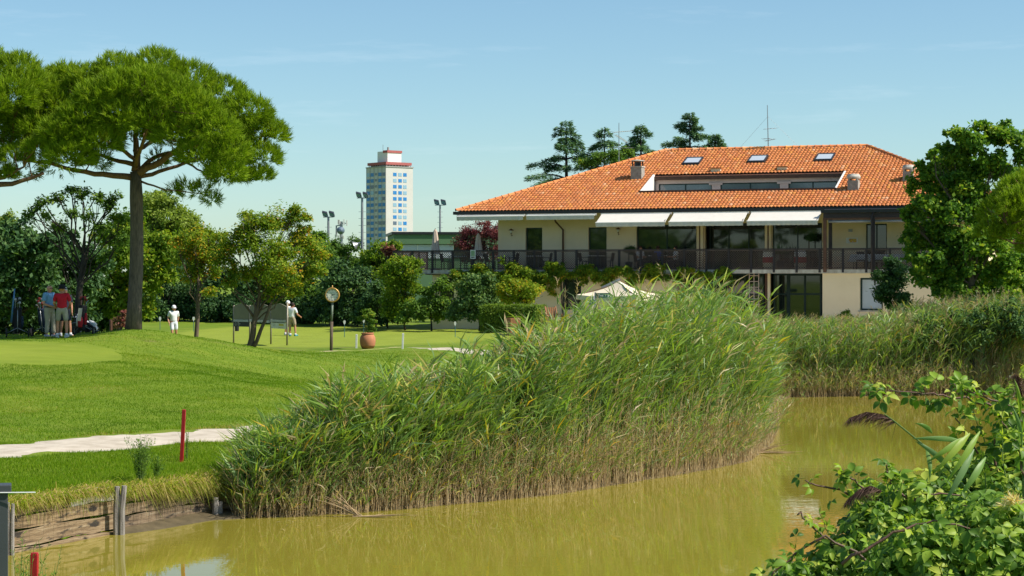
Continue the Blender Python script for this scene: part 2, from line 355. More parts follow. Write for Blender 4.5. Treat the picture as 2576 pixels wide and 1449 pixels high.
strip('path', [(-10.4, 78.0), (-8, 78.3), (-6.2, 79.4), (-4.3, 81.5)], [.1, .25, .22, .4], M['sand'], lift=.012, nw=5, jit=.12)
# mud ledge at the foot of the timber wall
M['mud'] = mat('wet mud', (.13, .1, .055), (.07, .055, .03), 4, .6, .5)
mv = []; 
a_ = [wpt(290, 1336), wpt(400, 1316), wpt(545, 1293), wpt(640, 1298)]; c_ = [wpt(300, 1346), wpt(420, 1334), wpt(525, 1314), wpt(610, 1306)]
for (ax, ay), (cx_, cy_) in zip(a_, c_):
    for k in range(5): tt = k/4; mv.append((ax+(cx_-ax)*tt, ay+(cy_-ay)*tt, .13*(1-tt)**.7-.03+.015*math.sin(7*ax+5*tt)))
me = np_mesh('mud', mv, Q=[(i*5+k, i*5+k+1, (i+1)*5+k+1, (i+1)*5+k) for i in range(3) for k in range(4)], mats=[M['mud']], smooth=True)
tag(link('mud', me), kind='structure')
# ------------------------------------------------------------------ clubhouse (local axes: x along the front, y into the building, z up)
TH = math.atan(7.5e-5*F); UX = Vector((math.cos(TH), -math.sin(TH), 0)); VX = Vector((math.sin(TH), math.cos(TH), 0))
C0 = Vector(((1147-1288)/F*(F/46), F/46, 0))
ZE = ZC+(HZ-531)/46; ROOF_A = 9.2; PIT = math.tan(math.radians(21.6)); RL = 11.6; LU = 2*ROOF_A+RL
GB = 1.72; FL = 4.75                      # ground and terrace floor levels
def BU(X, v):                             # distance along the front at which a frame column meets plane y=v
    P = C0+VX*v; k = (X-1288)/F
    return (k*P.y-P.x)/(UX.x-k*UX.y)
def BZ(X, Y, v):
    P = C0+VX*v+UX*BU(X, v); return ZC-(Y-HZ)/F*P.y
def bw(u, v, z=0): return C0+UX*u+VX*v+Vector((0, 0, z))
club = thing('clubhouse', 'two-storey cream clubhouse with orange tiled hip roof and dark lattice terrace', 'clubhouse', C0, -TH)
def rz(v): return ZE+v*PIT
# --- roof with its sunken terrace
vd0 = .0; 
def roofpt(X, Y):                         # frame point on the front slope -> (u, v)
    d = Vector(((X-1288)/F, 1, -(Y-HZ)/F)); n = UX.cross(VX+Vector((0, 0, PIT))); p0 = Vector((C0.x, C0.y, ZE))-Vector((0, 0, ZC))
    P = d*(p0.dot(n)/d.dot(n)); r = P-Vector((C0.x, C0.y, 0)); return r.dot(UX), r.dot(VX)
a1 = roofpt(1612, 484); a2 = roofpt(1648, 443); a3 = roofpt(2099, 479); a4 = roofpt(2123, 433)
DU0 = (a1[0]+a2[0])/2; DU1 = (a3[0]+a4[0])/2; DV0 = (a1[1]+a3[1])/2; DV1 = (a2[1]+a4[1])/2
m, t, b, _ = nodes('terracotta tile')
oi = t.nodes.new('ShaderNodeObjectInfo'); gi = t.nodes.new('ShaderNodeNewGeometry'); sm_ = t.nodes.new('ShaderNodeMath'); sm_.operation = 'ADD'
at = t.nodes.new('ShaderNodeAttribute'); at.attribute_name = 'tint'
t.links.new(oi.outputs['Random'], sm_.inputs[0]); t.links.new(at.outputs['Fac'], sm_.inputs[1])
fr = t.nodes.new('ShaderNodeMath'); fr.operation = 'FRACT'; t.links.new(sm_.outputs[0], fr.inputs[0])
col = ramp(t, fr.outputs[0], [(0, (.5, .155, .05)), (.3, (.58, .19, .055)), (.55, (.64, .225, .066)), (.8, (.6, .215, .085)), (.95, (.68, .265, .055)), (1, (.72, .36, .19))])
gp = t.nodes.new('ShaderNodeNewGeometry')
col = mixc(t, ramp(t, noise(t, .55, 6, .65, vec=gp.outputs['Position']), [(.5, (0, 0, 0)), (.8, (.4, .4, .4))]), col, (.36, .19, .1))
t.links.new(col, b.inputs['Base Color']); b.inputs['Roughness'].default_value = .8; b.inputs['Specular IOR Level'].default_value = .3
M['tile'] = m
M['deck'] = mat('tile bedding', (.2, .08, .045), (.1, .045, .03), 3, .9, .1)
roof = MB()
def rq(u0, v0, u1, v1, dz=-.05): roof.add([(u0[0], v0, rz(v0)+dz), (u0[1], v0, rz(v0)+dz), (u1[1], v1, rz(v1)+dz), (u1[0], v1, rz(v1)+dz)], [(0, 1, 2, 3)])
A_ = ROOF_A
rq((0, LU), 0, (DV0, LU-DV0), DV0); rq((DV0, DU0), DV0, (DV1, DU0), DV1); rq((DU1, LU-DV0), DV0, (DU1, LU-DV1), DV1); rq((DV1, LU-DV1), DV1, (A_, LU-A_), A_)
zr_ = rz(A_)-.05; ze_ = ZE-.05
roof.add([(0, 0, ze_), (A_, A_, zr_), (0, 2*A_, ze_)], [(0, 1, 2)]); roof.add([(LU, 0, ze_), (LU, 2*A_, ze_), (LU-A_, A_, zr_)], [(0, 1, 2)])
roof.add([(0, 2*A_, ze_), (A_, A_, zr_), (LU-A_, A_, zr_), (LU, 2*A_, ze_)], [(0, 1, 2, 3)])
roof.add([(0, 0, ze_-.06), (LU, 0, ze_-.06), (LU, 1.8, ze_-.06), (0, 1.8, ze_-.06)], [(3, 2, 1, 0)])      # soffit boards
roof.add([(0, 1.8, ze_-.06), (1.8, 1.8, ze_-.06), (1.8, 2*A_, ze_-.06), (0, 2*A_, ze_-.06)], [(3, 2, 1, 0)])
ro = roof.build('roof', M['deck'], club)
# one barrel tile, 0.2 m wide: arch, front rim
TW, TE = .2, .33
def tile_geo(n=6, w=TW*.5, h=.062, l=TE*1.16, tk=.016):
    V = []; 
    for y, s, lift in ((0, 1.0, .02), (l, .9, -.004)):
        for k in range(n+1):
            a = math.pi*k/n; V.append((-math.cos(a)*w*s, y, math.sin(a)**.8*h*s+lift))
    for k in range(n+1):
        a = math.pi*k/n; V.append((-math.cos(a)*(w-tk), 0, math.sin(a)**.8*(h-tk)+.02-.002))
    Q = [(k, k+1, n+1+k+1, n+1+k) for k in range(n)]+[(2*n+2+k, 2*n+2+k+1, k+1, k) for k in range(n)]
    V = np.array(V); c, s_ = math.cos(math.atan(PIT)), math.sin(math.atan(PIT))
    return np.c_[V[:, 0], V[:, 1]*c-V[:, 2]*s_, V[:, 1]*s_+V[:, 2]*c], np.array(Q)
TV, TQ = tile_geo()
SLW = TE*math.cos(math.atan(PIT)); nrow = int(A_/SLW); ncol = int(LU/TW)
spots = []
CH = [(1603, 432, .34), (2147, 474, .3), (2283, 455, .3)]
for r in range(nrow+1):
    v = r*SLW-.05
    for c_i in range(ncol):
        u = (c_i+.5)*TW+.06*math.sin(r*12.9898)*.15
        if u < v+.05 or u > LU-v-.05 or v > A_-.02: continue
        if DU0-.05 < u < DU1+.05 and DV0-.25 < v < DV1-.05: continue
        w_ = bw(u, v); spots.append((w_.y, u+R0.uniform(-.008, .008), v+R0.uniform(-.012, .012), R0.random()))
spots.sort()
single = [s for s in spots if BU(2290, s[2]) > s[1]][:300]; sset = set(id(s) for s in single)
tmeshes = []
for k in range(1):
    tmeshes.append(np_mesh('tile', TV, Q=TQ, mats=[M['tile']], tint=np.zeros(len(TV)), smooth=True))
for s in single:
    o = link('tile', tmeshes[0], ro); o.location = (s[1], s[2], rz(s[2])-.02); o.rotation_euler = (0, 0, R0.uniform(-.03, .03))
rest = [s for s in spots if id(s) not in sset]
off = np.array([(s[1], s[2], rz(s[2])-.02) for s in rest]); nv = len(TV)
VV = (TV[None]+off[:, None]).reshape(-1, 3); QQ = (TQ[None]+(np.arange(len(rest))*nv)[:, None, None]).reshape(-1, 4)
o = link('roof_tiles', np_mesh('roof_tiles', VV, Q=QQ, mats=[M['tile']], tint=np.repeat([s[3] for s in rest], nv), smooth=True), ro); o['kind'] = 'stuff'
# ridge and hip caps, each a tile of its own
def caps(p, q, n=None, rad=.12):
    p = Vector(p); q = Vector(q); L_ = (q-p).length; n = n or int(L_/.4); d = (q-p)/n
    dn = d.normalized(); x = dn.cross(Vector((0, 0, 1))).normalized(); y = x.cross(dn)
    mb = MB(); ln = d.length*1.08; k = 8; vs = []
    for s_, f_ in ((0, 1.0), (.12, 1.0), (.13, .88), (1, .8)):
        for a in range(k+1):
            an = math.pi*a/k*1.12-.19; vs.append(dn*(ln*s_)+x*math.cos(an)*rad*f_+y*math.sin(an)*rad*f_)
    fs = [(i*(k+1)+a, i*(k+1)+a+1, (i+1)*(k+1)+a+1, (i+1)*(k+1)+a) for i in range(3) for a in range(k)]
    mb.add(vs, fs); me = mb.mesh('ridge_tile', M['tile'], True)
    a_ = me.attributes.new('tint', 'FLOAT', 'POINT')
    for i in range(n):
        o = link('ridge_tile', me, ro); o.location = p+d*i
caps((0, 0, ZE+.02), (A_, A_, rz(A_)+.02)); caps((LU, 0, ZE+.02), (LU-A_, A_, rz(A_)+.02)); caps((A_, A_, rz(A_)+.02), (LU-A_, A_, rz(A_)+.02))
# sunken roof terrace
VB = DV1+.1; zb0 = rz(DV0)-.35; zt = rz(DV1)-.06
rec = MB()
rec.box((DU0-.12, DV0, zb0-.3), (DU1+.12, VB+.3, zb0-.25))
o = rec.build('terrace_floor', M['concrete'], ro)
def zz(X, Y, v=None): return BZ(X, Y, VB if v is None else v)
dk = MB(); dk.box((DU0-.1, DV1-.12, zt-.19), (DU1+.1, DV1-.02, zt+.01)); dk.build('fascia_board', M['brownwood'], ro)
pr_ = MB(); pr_.box((DU0-.12, DV0-.05, rz(DV0)-.12), (DU1+.1, DV0+.05, rz(DV0)+.12)); pr_.build('parapet_board', M['brownwood'], ro)
for uu, w_ in ((DU0-.1, .1), (DU1, .1)):
    ck = MB()
    ck.add([(uu, DV0+.05, zb0-.25), (uu, DV1, zb0-.25), (uu, DV1, rz(DV1)+.08), (uu, DV0+.05, rz(DV0)+.08), (uu+w_, DV0+.05, zb0-.25), (uu+w_, DV1, zb0-.25), (uu+w_, DV1, rz(DV1)+.08), (uu+w_, DV0+.05, rz(DV0)+.08)],
           [(0, 1, 2, 3), (7, 6, 5, 4), (0, 4, 5, 1), (1, 5, 6, 2), (2, 6, 7, 3), (3, 7, 4, 0)]); ck.build('cheek_wall', M['white'], ro)
ztop = zt-.19; lw = MB(); lw.box((DU0, VB, ztop-.2), (DU1, VB+.2, ztop+.15))
for x0, x1 in ((1649, 1657), (1791, 1812), (1962, 1983), (2106, 2120)): lw.box((BU(x0, VB), VB-.02, zb0-.25), (BU(x1, VB), VB+.2, ztop-.2))
for x0, x1 in ((1784, 1818), (1955, 1990)): lw.box((BU(x0, VB), VB-.05, ztop-.3), (BU(x1, VB), VB-.021, ztop-.17))
lw.build('terrace_wall', M['pinkplaster'], ro)
def window(name, u0, u1, z0, z1, v, parent, panes=1, fw=.06, glass='glass', frame='greenframe', depth=.06, trans=None, label=None):
    f = MB(); f.box((u0, v, z0), (u1, v+depth, z0+fw)); f.box((u0, v, z1-fw), (u1, v+depth, z1))
    us = [u0+(u1-u0)*k/panes for k in range(panes+1)]
    for k, x in enumerate(us):
        a = x if k == 0 else (x-fw if k == panes else x-fw/2); f.box((a, v+.001, z0+fw), (a+fw, v+depth-.001, z1-fw))
    if trans: f.box((u0+fw, v+.002, trans), (u1-fw, v+depth-.002, trans+fw))
    o = f.build(name, M[frame], parent)
    if label: o['label'] = label
    for k in range(panes):
        zs = [(z0+fw, z1-fw)] if not trans else [(z0+fw, trans), (trans+fw, z1-fw)]
        for za, zb_ in zs:
            p = MB(); p.box((us[k]+fw*.6, v+depth*.5, za-.001), (us[k+1]-fw*.6, v+depth*.5+.012, zb_+.001)); p.build('pane', M[glass], o)
    return o
for x0, x1 in ((1657, 1791), (1812, 1962), (1983, 2106)): window('terrace_window', BU(x0, VB)+.003, BU(x1, VB)-.003, zb0-.25, ztop-.202, VB+.06, club, 2, glass='dimglass')
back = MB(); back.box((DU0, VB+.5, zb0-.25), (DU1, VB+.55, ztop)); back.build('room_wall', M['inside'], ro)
# --- fascia / gutter and soffit
g = MB(); g.box((-.12, -.14, ZE-.2), (LU+.1, 0, ZE-.035)); g.box((-.12, .002, ZE-.2), (-.0, 2*A_, ZE-.037)); g.build('gutter', M['gutter'], club)
# --- chimneys, vents, skylights (feet sunk in the slope)
def chimney(X, Ybase, w, hpx, kind):
    u, v = roofpt(X, Ybase); zb = rz(v)-.25; zt_ = rz(v)+hpx/48
    c = empty('chimney', (u, v+w/2, 0), 0, club); mb = MB(); mb.box((-w/2, -w/2, zb), (w/2, w/2, zt_)); mb.build('chimney_shaft', M['concrete'], c)
    k = MB()
    if kind == 'metal':
        for sx in (-1, 1):
            for sy in (-1, 1): k.box((sx*w*.36-.03, sy*w*.36-.03, zt_+.001), (sx*w*.36+.03, sy*w*.36+.03, zt_+.28))
        k.lathe([(w*.28, zt_+.001), (w*.28, zt_+.24)], n=10)
        k.build('chimney_cowl', M['darkmetal'], c)
        k = MB(); k.box((-w*.55, -w*.55, zt_-.06), (w*.55, w*.55, zt_)); k.lathe([(w*.62, zt_+.28), (w*.62, zt_+.32), (.02, zt_+.38)], n=16); k.build('chimney_cap', M['slab'], c)
    else:
        for sx in (-1, 1): k.box((sx*w*.36-.05, -w*.4, zt_+.001), (sx*w*.36+.05, w*.4, zt_+.1))
        k.lathe([(w*.62, zt_+.1), (w*.66, zt_+.2), (w*.52, zt_+.34), (.02, zt_+.36)], n=20); k.build('chimney_cap', M['slab'], c, smooth=False)
chimney(1600, 452, .62, 36, 'metal'); chimney(2145, 480, .55, 26, 'stone'); chimney(2283, 457, .5, 26, 'stone')
for X, Y in ((1800, 433), (1967, 429)):
    u, v = roofpt(X, Y); c = MB(); c.box((u-.27, v, rz(v)-.1), (u+.27, v+.5, rz(v)+.2)); o = c.build('roof_vent', M['cream'], club)
    k = MB(); k.box((u-.33, v-.06, rz(v)+.2), (u+.33, v+.56, rz(v)+.24)); k.build('vent_lid', M['tile'], o)
for X, Y in ((1738, 415), (1902, 410), (2071, 406)):
    u, v = roofpt(X, Y); w_, hh = .42, .85
    fr_ = MB(); P_ = lambda uu, vv, dz: (u+uu, v+vv, rz(v+vv)+dz)
    for (x0, y0, x1, y1) in ((-w_-.07, -.09, w_+.07, 0), (-w_-.07, hh, w_+.07, hh+.09), (-w_-.07, .001, -w_, hh-.001), (w_, .001, w_+.07, hh-.001)):
        fr_.add([P_(x0, y0, -.1), P_(x1, y0, -.1), P_(x1, y1, -.1), P_(x0, y1, -.1), P_(x0, y0, .15), P_(x1, y0, .15), P_(x1, y1, .15), P_(x0, y1, .15)], [(3,2,1,0),(4,5,6,7),(0,1,5,4),(1,2,6,5),(2,3,7,6),(3,0,4,7)])
    o = fr_.build('skylight', M['darkmetal'], club)
    p = MB(); p.add([P_(-w_, 0, .12), P_(w_, 0, .12), P_(w_, hh, .12), P_(-w_, hh, .12)], [(0, 1, 2, 3)]); p.build('pane', M['skyglass'], o)
# --- upper storey wall with its openings
VW = 1.8
ops = [('door', 1322, 1364, 573, None, 1), ('door', 1480, 1526, 572, None, 1), ('window', 1601, 1752, 566, None, 2), ('open', 1773, 1924, 562, None, 2), ('window', 1943, 2068, 562, None, 2), ('door', 2178, 2231, 563, None, 2)]
wl = MB(); wu0, wu1 = BU(1253, VW), LU-1.8; ztopw = ze_-.06; zo = [BZ(1322, 573, VW), BZ(1480, 572, VW), BZ(1601, 566, VW), BZ(1773, 562, VW), BZ(1943, 562, VW), BZ(2178, 563, VW)]
cur = wu0
for (kd, x0, x1, y, _, n_), zt_ in zip(ops, zo):
    u0, u1 = BU(x0, VW), BU(x1, VW); wl.box((cur, VW, FL), (u0, VW+.28, ztopw)); wl.box((u0, VW, zt_), (u1, VW+.28, ztopw)); cur = u1
    if kd == 'open':
        window('glazed_opening', u0+.002, u1-.002, FL, zt_-.002, VW+.9, club, 3)
    else:
        window('terrace_door' if kd == 'door' else 'terrace_window', u0+.002, u1-.002, FL, zt_-.002, VW+.14, club, n_, label=None)
wl.box((cur, VW, FL), (wu1, VW+.28, ztopw)); wl.box((wu0, VW+.281, GB), (wu0+.28, 2*A_-1.8, ztopw)); wl.box((wu1-.28, VW+.281, GB), (wu1, 2*A_-1.8, ztopw)); wl.box((wu0, 2*A_-1.8, GB), (wu1, 2*A_-1.5, ztopw))
wl.build('upper_wall', M['cream'], club)
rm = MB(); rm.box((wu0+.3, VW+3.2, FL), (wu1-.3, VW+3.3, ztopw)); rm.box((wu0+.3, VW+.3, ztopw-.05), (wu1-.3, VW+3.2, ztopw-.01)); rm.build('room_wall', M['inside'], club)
for x0, x1 in ((1755, 1760.5), (1764, 1771), (1927, 1932), (1936, 1941)):
    c = MB(); c.box((BU(x0, VW), VW-.18, FL), (BU(x1, VW), VW-.005, ztopw-.02)); c.build('pilaster', M['cream'], club)
for x0, x1 in ((1760.6, 1763.9), (1932.1, 1935.9)):
    c = MB(); c.box((BU(x0, VW), VW-.12, FL), (BU(x1, VW), VW-.006, ztopw-.02)); c.build('downpipe', M['brownwood'], club)
dp = MB(); up_ = BU(1416, VW-.1); dp.tube([(up_-.3, VW-.9, ztopw), (up_-.25, VW-.6, BZ(1406, 558, VW-.1)), (up_, VW-.09, BZ(1416, 578, VW)), (up_, VW-.09, FL)], .05, 8); dp.build('downpipe', M['brownwood'], club, smooth=True)
for X, Y in ((1289, 578), (1558, 575)):       # carriage lamps on the wall
    u = BU(X, VW); z = BZ(X, Y, VW); a = MB(); a.tube([(u, VW, z-.3), (u, VW-.12, z-.34), (u, VW-.2, z-.26), (u, VW-.2, z-.2)], .016, 6); a.lathe([(.16, z-.04), (.05, z+.03), (.012, z+.06)], (u, VW-.2, 0), 12); a.lathe([(.03, z-.22), (.05, z-.2), (.05, z-.19)], (u, VW-.2, 0), 10)
    o = a.build('wall_lamp', mat('copper brown', (.2, .09, .05), None, 5, .5, .1, .5) if 'copper' not in M else M['copper'], club); 
    k = MB(); k.lathe([(.045, z-.188), (.06, z-.1), (.045, z-.045)], (u, VW-.2, 0), 10); k.build('lamp_glass', M['white'], o, smooth=True)
# --- terrace slab, lattice railing
VR = -.3
ub0, ub1 = BU(1037.8, VR), BU(2239, VR); npn = 22; sp = (ub1-ub0)/npn
print('rail spacing', sp, 'DU', DU0, DU1, DV0, DV1, 'LU', LU)
uL = ub0-sp*.97; uR = ub0+sp*(npn+4)
sb = MB(); sb.box((uL-.05, VR-.04, FL-.2), (uR, VW, FL)); sb.box((uL-.05, VW+.001, FL-.2), (wu0, VW+6, FL)); sb.build('terrace_slab', M['slab'], club)
tf = MB(); tf.box((uL, VR+.08, FL+.001), (uR, VW-.001, FL+.02)); tf.build('terrace_paving', mat('terracotta paving', (.45, .22, .12), (.36, .17, .09), 8, .8, .1), club)
RH = 1.03
rails = MB(); rails.box((uL-.03, VR-.05, FL+RH), (uR, VR+.06, FL+RH+.05)); rails.build('top_rail', M['darkwood'], club)
post = MB(); post.box((-.055, -.05, -.12), (.055, .05, RH+.0)); post.box((-.06, -.055, -.16), (.06, -.05, .0)); pme = post.mesh('railing_post', [M['darkwood']])
def lattice(w, h, pitch=.125, sw=.025, tk=.012):
    mb = MB()
    def clip(c0, sgn):
        pts = []
        for xx in (0, w):
            zz_ = sgn*(xx-c0)
            if -1e-6 <= zz_ <= h+1e-6: pts.append((xx, zz_))
        for zz_ in (0, h):
            xx = c0+zz_/sgn
            if 0 < xx < w: pts.append((xx, zz_))
        if len(pts) < 2: return None
        pts.sort(); return pts[0], pts[-1]
    n = int((w+h)/pitch*1.0/1.414*1.414)+2
    for sgn, yy in ((1, 0), (-1, -tk-.001)):
        for k in range(-n, 2*n):
            c = clip(k*pitch+.03, sgn)
            if c and math.dist(*c) > .03: mb.beam((c[0][0], yy, c[0][1]), (c[1][0], yy, c[1][1]), sw, tk, up=(0, 1, 0))
    mb.box((0, -.03, -.0), (w, .02, .05)); mb.box((0, -.03, h-.05), (w, .02, h))
    return mb.mesh('lattice_panel', M['lattice'])
pw = sp-.11; M['lattice'] = mat('brown lattice slats', (.1, .07, .06), (.06, .042, .038), 6, .7, .1)
lme = lattice(pw, RH-.06)
k = -1
nposts = npn+5
for i in range(-1, nposts):
    u = ub0+sp*i if i >= 0 else uL+.04
    o = link('railing_post', pme, club); o.location = (u, VR, FL)
    if i < nposts-1:
        ua = u+.055
        o = link('lattice_panel', lme, club); o.location = (ua, VR, FL+.05)
for k in range(4):                              # the rail returns along the left end of the terrace
    o = link('lattice_panel', lme, club); o.location = (uL, VR+.1+sp*k, FL+.05); o.rotation_euler = (0, 0, math.pi/2)
    o = link('railing_post', pme, club); o.location = (uL, VR+sp*(k+1), FL)
r2 = MB(); r2.box((uL-.05, VR+.061, FL+RH), (uL+.05, VR+sp*4, FL+RH+.048)); r2.build('top_rail', M['darkwood'], club)
# --- awnings
def awning(X0, X1, out, drop, name='awning', label=None):
    v0 = -.16; u0, u1 = BU(X0, v0), BU(X1, v0); zc = ZE-.22
    c = MB(); c.box((u0, v0-.06, zc-.1), (u1, v0+.06, zc)); o = c.build(name, M['white'], club)
    if label: o['label'] = label
    n = 14; V = []; Q = []
    for i in range(n+1):
        s_ = i/n
        for j in range(5):
            q = j/4; V.append((u0+.05+(u1-u0-.1)*s_, v0-.06-out*q, zc-.05-drop*q+.012*math.sin(s_*9.4+q*2)*q-.05*q*(1-q)))
    for i in range(n):
        for j in range(4): a = i*5+j; Q.append((a, a+5, a+6, a+1))
    k = link('awning_cloth', np_mesh('awning_cloth', V, Q=Q, mats=[M['awning']], smooth=True), o)
    V = []; Q = []; vz = zc-.05-drop
    for i in range(41):
        s_ = i/40; x = u0+.05+(u1-u0-.1)*s_
        V += [(x, v0-.062-out, vz+.02), (x+ (.04 if i else .1)*0, v0-.085-out+.01*math.sin(i*1.3), vz-.1), (x, v0-.062-out+.02*math.sin(i*1.1+1), vz-.2-.008*math.sin(i*2.2))]
    for i in range(40): a = i*3; Q += [(a, a+1, a+4, a+3), (a+1, a+2, a+5, a+4)]
    link('valance', np_mesh('valance', V, Q=Q, mats=[M['valance']], smooth=True), o)
    bar = MB(); bar.tube([(u0+.03, v0-.05-out, vz+.02), (u1-.03, v0-.05-out, vz+.02)], .03, 8); bar.build('front_bar', M['white'], o)
    if out > .5:
        a = MB()
        for uu in (u0+.12, u1-.12): a.beam((uu, v0-.06, zc-.14), (uu, v0-.06-out, vz-.02), .04, .05)
        a.build('awning_arm', M['darkmetal'], o)
awning(1150, 1321, .12, .07, label='rolled-up white awning at the left end of the eaves'); awning(1325, 1500, .12, .07)
awning(1512, 1689, 1.0, .5); awning(1694, 1884, 1.0, .5); awning(1889, 2070, 1.0, .5)
# --- timber porch at the right
VP = -.75; pu0, pu1 = BU(2071, VP), LU+.2
p = MB(); p.box((pu0-.1, VP-.14, ZE-.36), (pu1, VP+.02, ZE-.2)); p.build('porch_gutter', M['gutter'], club)
p = MB(); p.box((pu0, VP, ZE-.62), (pu1, VP+.12, ZE-.361)); p.build('porch_beam', M['darkwood'], club)
p = MB(); p.box((pu0+.05, VP+.02, ZE-.72), (pu1, VP+.1, ZE-.621)); p.build('porch_board', M['brownwood'], club)
p = MB(); p.tube([(pu0+.25, VP+.06, ZE-.8), (BU(2190, VP), VP+.06, ZE-.8)], .07, 10); p.build('roller_blind', M['greymetal'], club, smooth=True)
p = MB(); p.tube([(BU(2201, VP), VP+.06, ZE-.8), (pu1, VP+.06, ZE-.8)], .07, 10); p.build('roller_blind', M['greymetal'], club, smooth=True)
for X, v in ((2075, VP+.06), (2089, VP+.75), (2197, VP+.06), (2322, VP+.06)):
    p = MB(); u = BU(X, v); p.box((u-.08, v-.07, FL-.0 if v > VR+.2 else FL-.15), (u+.08, v+.07, ZE-.622)); p.build('porch_post', M['brownwood'] if X < 2080 else M['darkwood'], club)
p = MB(); p.add([(pu0, VP, ZE-.2), (pu1, VP, ZE-.2), (pu1, .0, ZE-.12), (pu0, .0, ZE-.12)], [(0, 1, 2, 3)]); p.build('porch_roof', M['gutter'], club)
p = MB(); u = BU(2193, VP-.08); p.tube([(u+.15, VP-.05, ZE-.3), (u+.02, VP-.1, ZE-.5), (u, VP-.12, ZE-.7), (u, VP-.12, FL-.35), (u+.06, VP+.2, FL-.5), (u+.06, VR-.02+.1, FL-.7)], .045, 8); p.build('downpipe', M['darkwood'], club, smooth=True)
p = MB(); u0, u1 = BU(2129, VW), BU(2158, VW); z0, z1 = BZ(2143, 612, VW), BZ(2143, 598, VW); p.box((u0, VW-.04, z0), (u1, VW-.004, z1)); pic = p.build('picture', M['white'], club)
pm_, t, b, _ = nodes('fruit picture'); t.links.new(ramp(t, noise(t, 6, 2), [(.38, (.75, .73, .7)), (.46, (.65, .3, .05)), (.58, (.7, .5, .04)), (.7, (.35, .06, .03))]), b.inputs['Base Color'])
p = MB(); p.box((u0+.06, VW-.045, z0+.04), (u1-.06, VW-.041, z1-.05)); p.build('print', pm_, pic)
p = MB(); u0 = BU(2140, VW); z0 = BZ(2140, 580, VW); p.box((u0-.1, VW-.09, z0-.07), (u0+.1, VW-.004, z0+.07)); p.build('wall_light', M['greymetal'], club)
# --- lower storey
VL = -.12; VE = 2.2
lw_ = MB(); e0, e1 = BU(1690, VL), BU(2070, VL); ztl = FL-.2
lws = [(BU(1105, VL), BU(1142, VL), BZ(1105, 760, VL), BZ(1105, 699, VL)), (BU(1414, VL), BU(1462, VL), BZ(1440, 779, VL), BZ(1440, 699, VL))]
cur = uL+sp*1.9
for u0, u1, z0, z1 in lws:
    lw_.box((cur, VL, GB-.4), (u0, VL+.3, ztl)); lw_.box((u0, VL, GB-.4), (u1, VL+.3, z0)); lw_.box((u0, VL, z1), (u1, VL+.3, ztl)); cur = u1
lw_.box((cur, VL, GB-.4), (e0, VL+.3, ztl))
lwl = lw_; lw_ = MB()
rw = (BU(2164, VL), BU(2222, VL), BZ(2190, 781, VL), BZ(2190, 699, VL))
lw_.box((e1, VL-.1, GB-.4), (rw[0], VL+.25, ztl)); lw_.box((rw[0], VL-.1, GB-.4), (rw[1], VL+.25, rw[2])); lw_.box((rw[0], VL-.1, rw[3]), (rw[1], VL+.25, ztl)); lw_.box((rw[1], VL-.1, GB-.4), (uR-.2, VL+.25, ztl))
lwl.box((uL+sp*1.9, VL+.301, GB-.4), (uL+sp*1.9+.3, VW+6, ztl)); lwl.box((e0-.25, VL+.301, GB-.4), (e0, VE+.3, ztl)); lwl.build('lower_wall', M['cream'], club); lw_.box((e1-.0, VL+.251, GB-.4), (e1+.25, VE+.3, ztl)); lw_.box((uR-.5, VL+.251, GB-.4), (uR-.2, VW, ztl))
lw_.build('lower_wall', M['cream'], club)
M['whiteblind'] = mat('pale window blind', (.5, .54, .58), (.44, .48, .52), 2, .3, 0, spec=.8)
for u0, u1, z0, z1 in lws: window('window', u0+.002, u1-.002, z0+.002, z1-.002, VL+.14, club, 1, .08)
window('window', rw[0]+.002, rw[1]-.002, rw[2]+.002, rw[3]-.002, VL+.06, club, 1, .09, glass='whiteblind', label='wide ground-floor window with a pale blind')
s_ = MB(); s_.box((rw[0]-.08, VL-.18, rw[2]-.06), (rw[1]+.08, VL-.101, rw[2])); s_.build('window_sill', M['slab'], club)
u0, u1 = BU(1946, VE), BU(2067, VE); zt_ = ztl-.02; ztr = BZ(2000, 742, VE)
window('entrance_door', BU(1983, VE), u1, GB, zt_, VE, club, 2, .1, trans=ztr); window('entrance_window', u0, BU(1983, VE)-.003, GB, zt_, VE, club, 1, .08, trans=ztr)
window('entrance_window', e0+.25, BU(1922, VE), GB, zt_, VE, club, 4, .08, trans=ztr)
for x0, x1, mm_ in ((1925.5, 1931, 'brownwood'), (1932, 1938, 'cream')):
    p = MB(); p.box((BU(x0, .6), .5, GB-.4), (BU(x1, .6), .7, ztl)); p.build('porch_column', M[mm_], club)
lt = MB(); u = BU(1897, .3)
for k in range(10): z = GB+k*.3; lt.box((u-.25, .2, z), (u+.25, .225, z+.03))
for k in range(3): lt.box((u-.26+k*.25, .226, GB-.4), (u-.22+k*.25, .25, ztl))
lt.build('trellis', M['pinkplaster'], club)
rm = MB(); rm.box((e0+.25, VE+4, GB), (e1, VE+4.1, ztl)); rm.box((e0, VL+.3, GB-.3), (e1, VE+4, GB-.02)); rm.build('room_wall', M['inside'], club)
pl = MB(); pl.box((BU(1385, -1), -6.5, GB-.5), (uR, VL-.101, GB+.02)); tag(pl.build('paved_terrace', mat('pale bounce paving', (.66, .58, .46), (.56, .49, .39), 3, .9, .2)), kind='structure'); bpy.data.objects['paved_terrace'].matrix_world = Matrix.Translation(C0) @ Matrix.Rotation(-TH, 4, 'Z')  # hidden paving, widened and paled so it bounces sunlight onto the facade
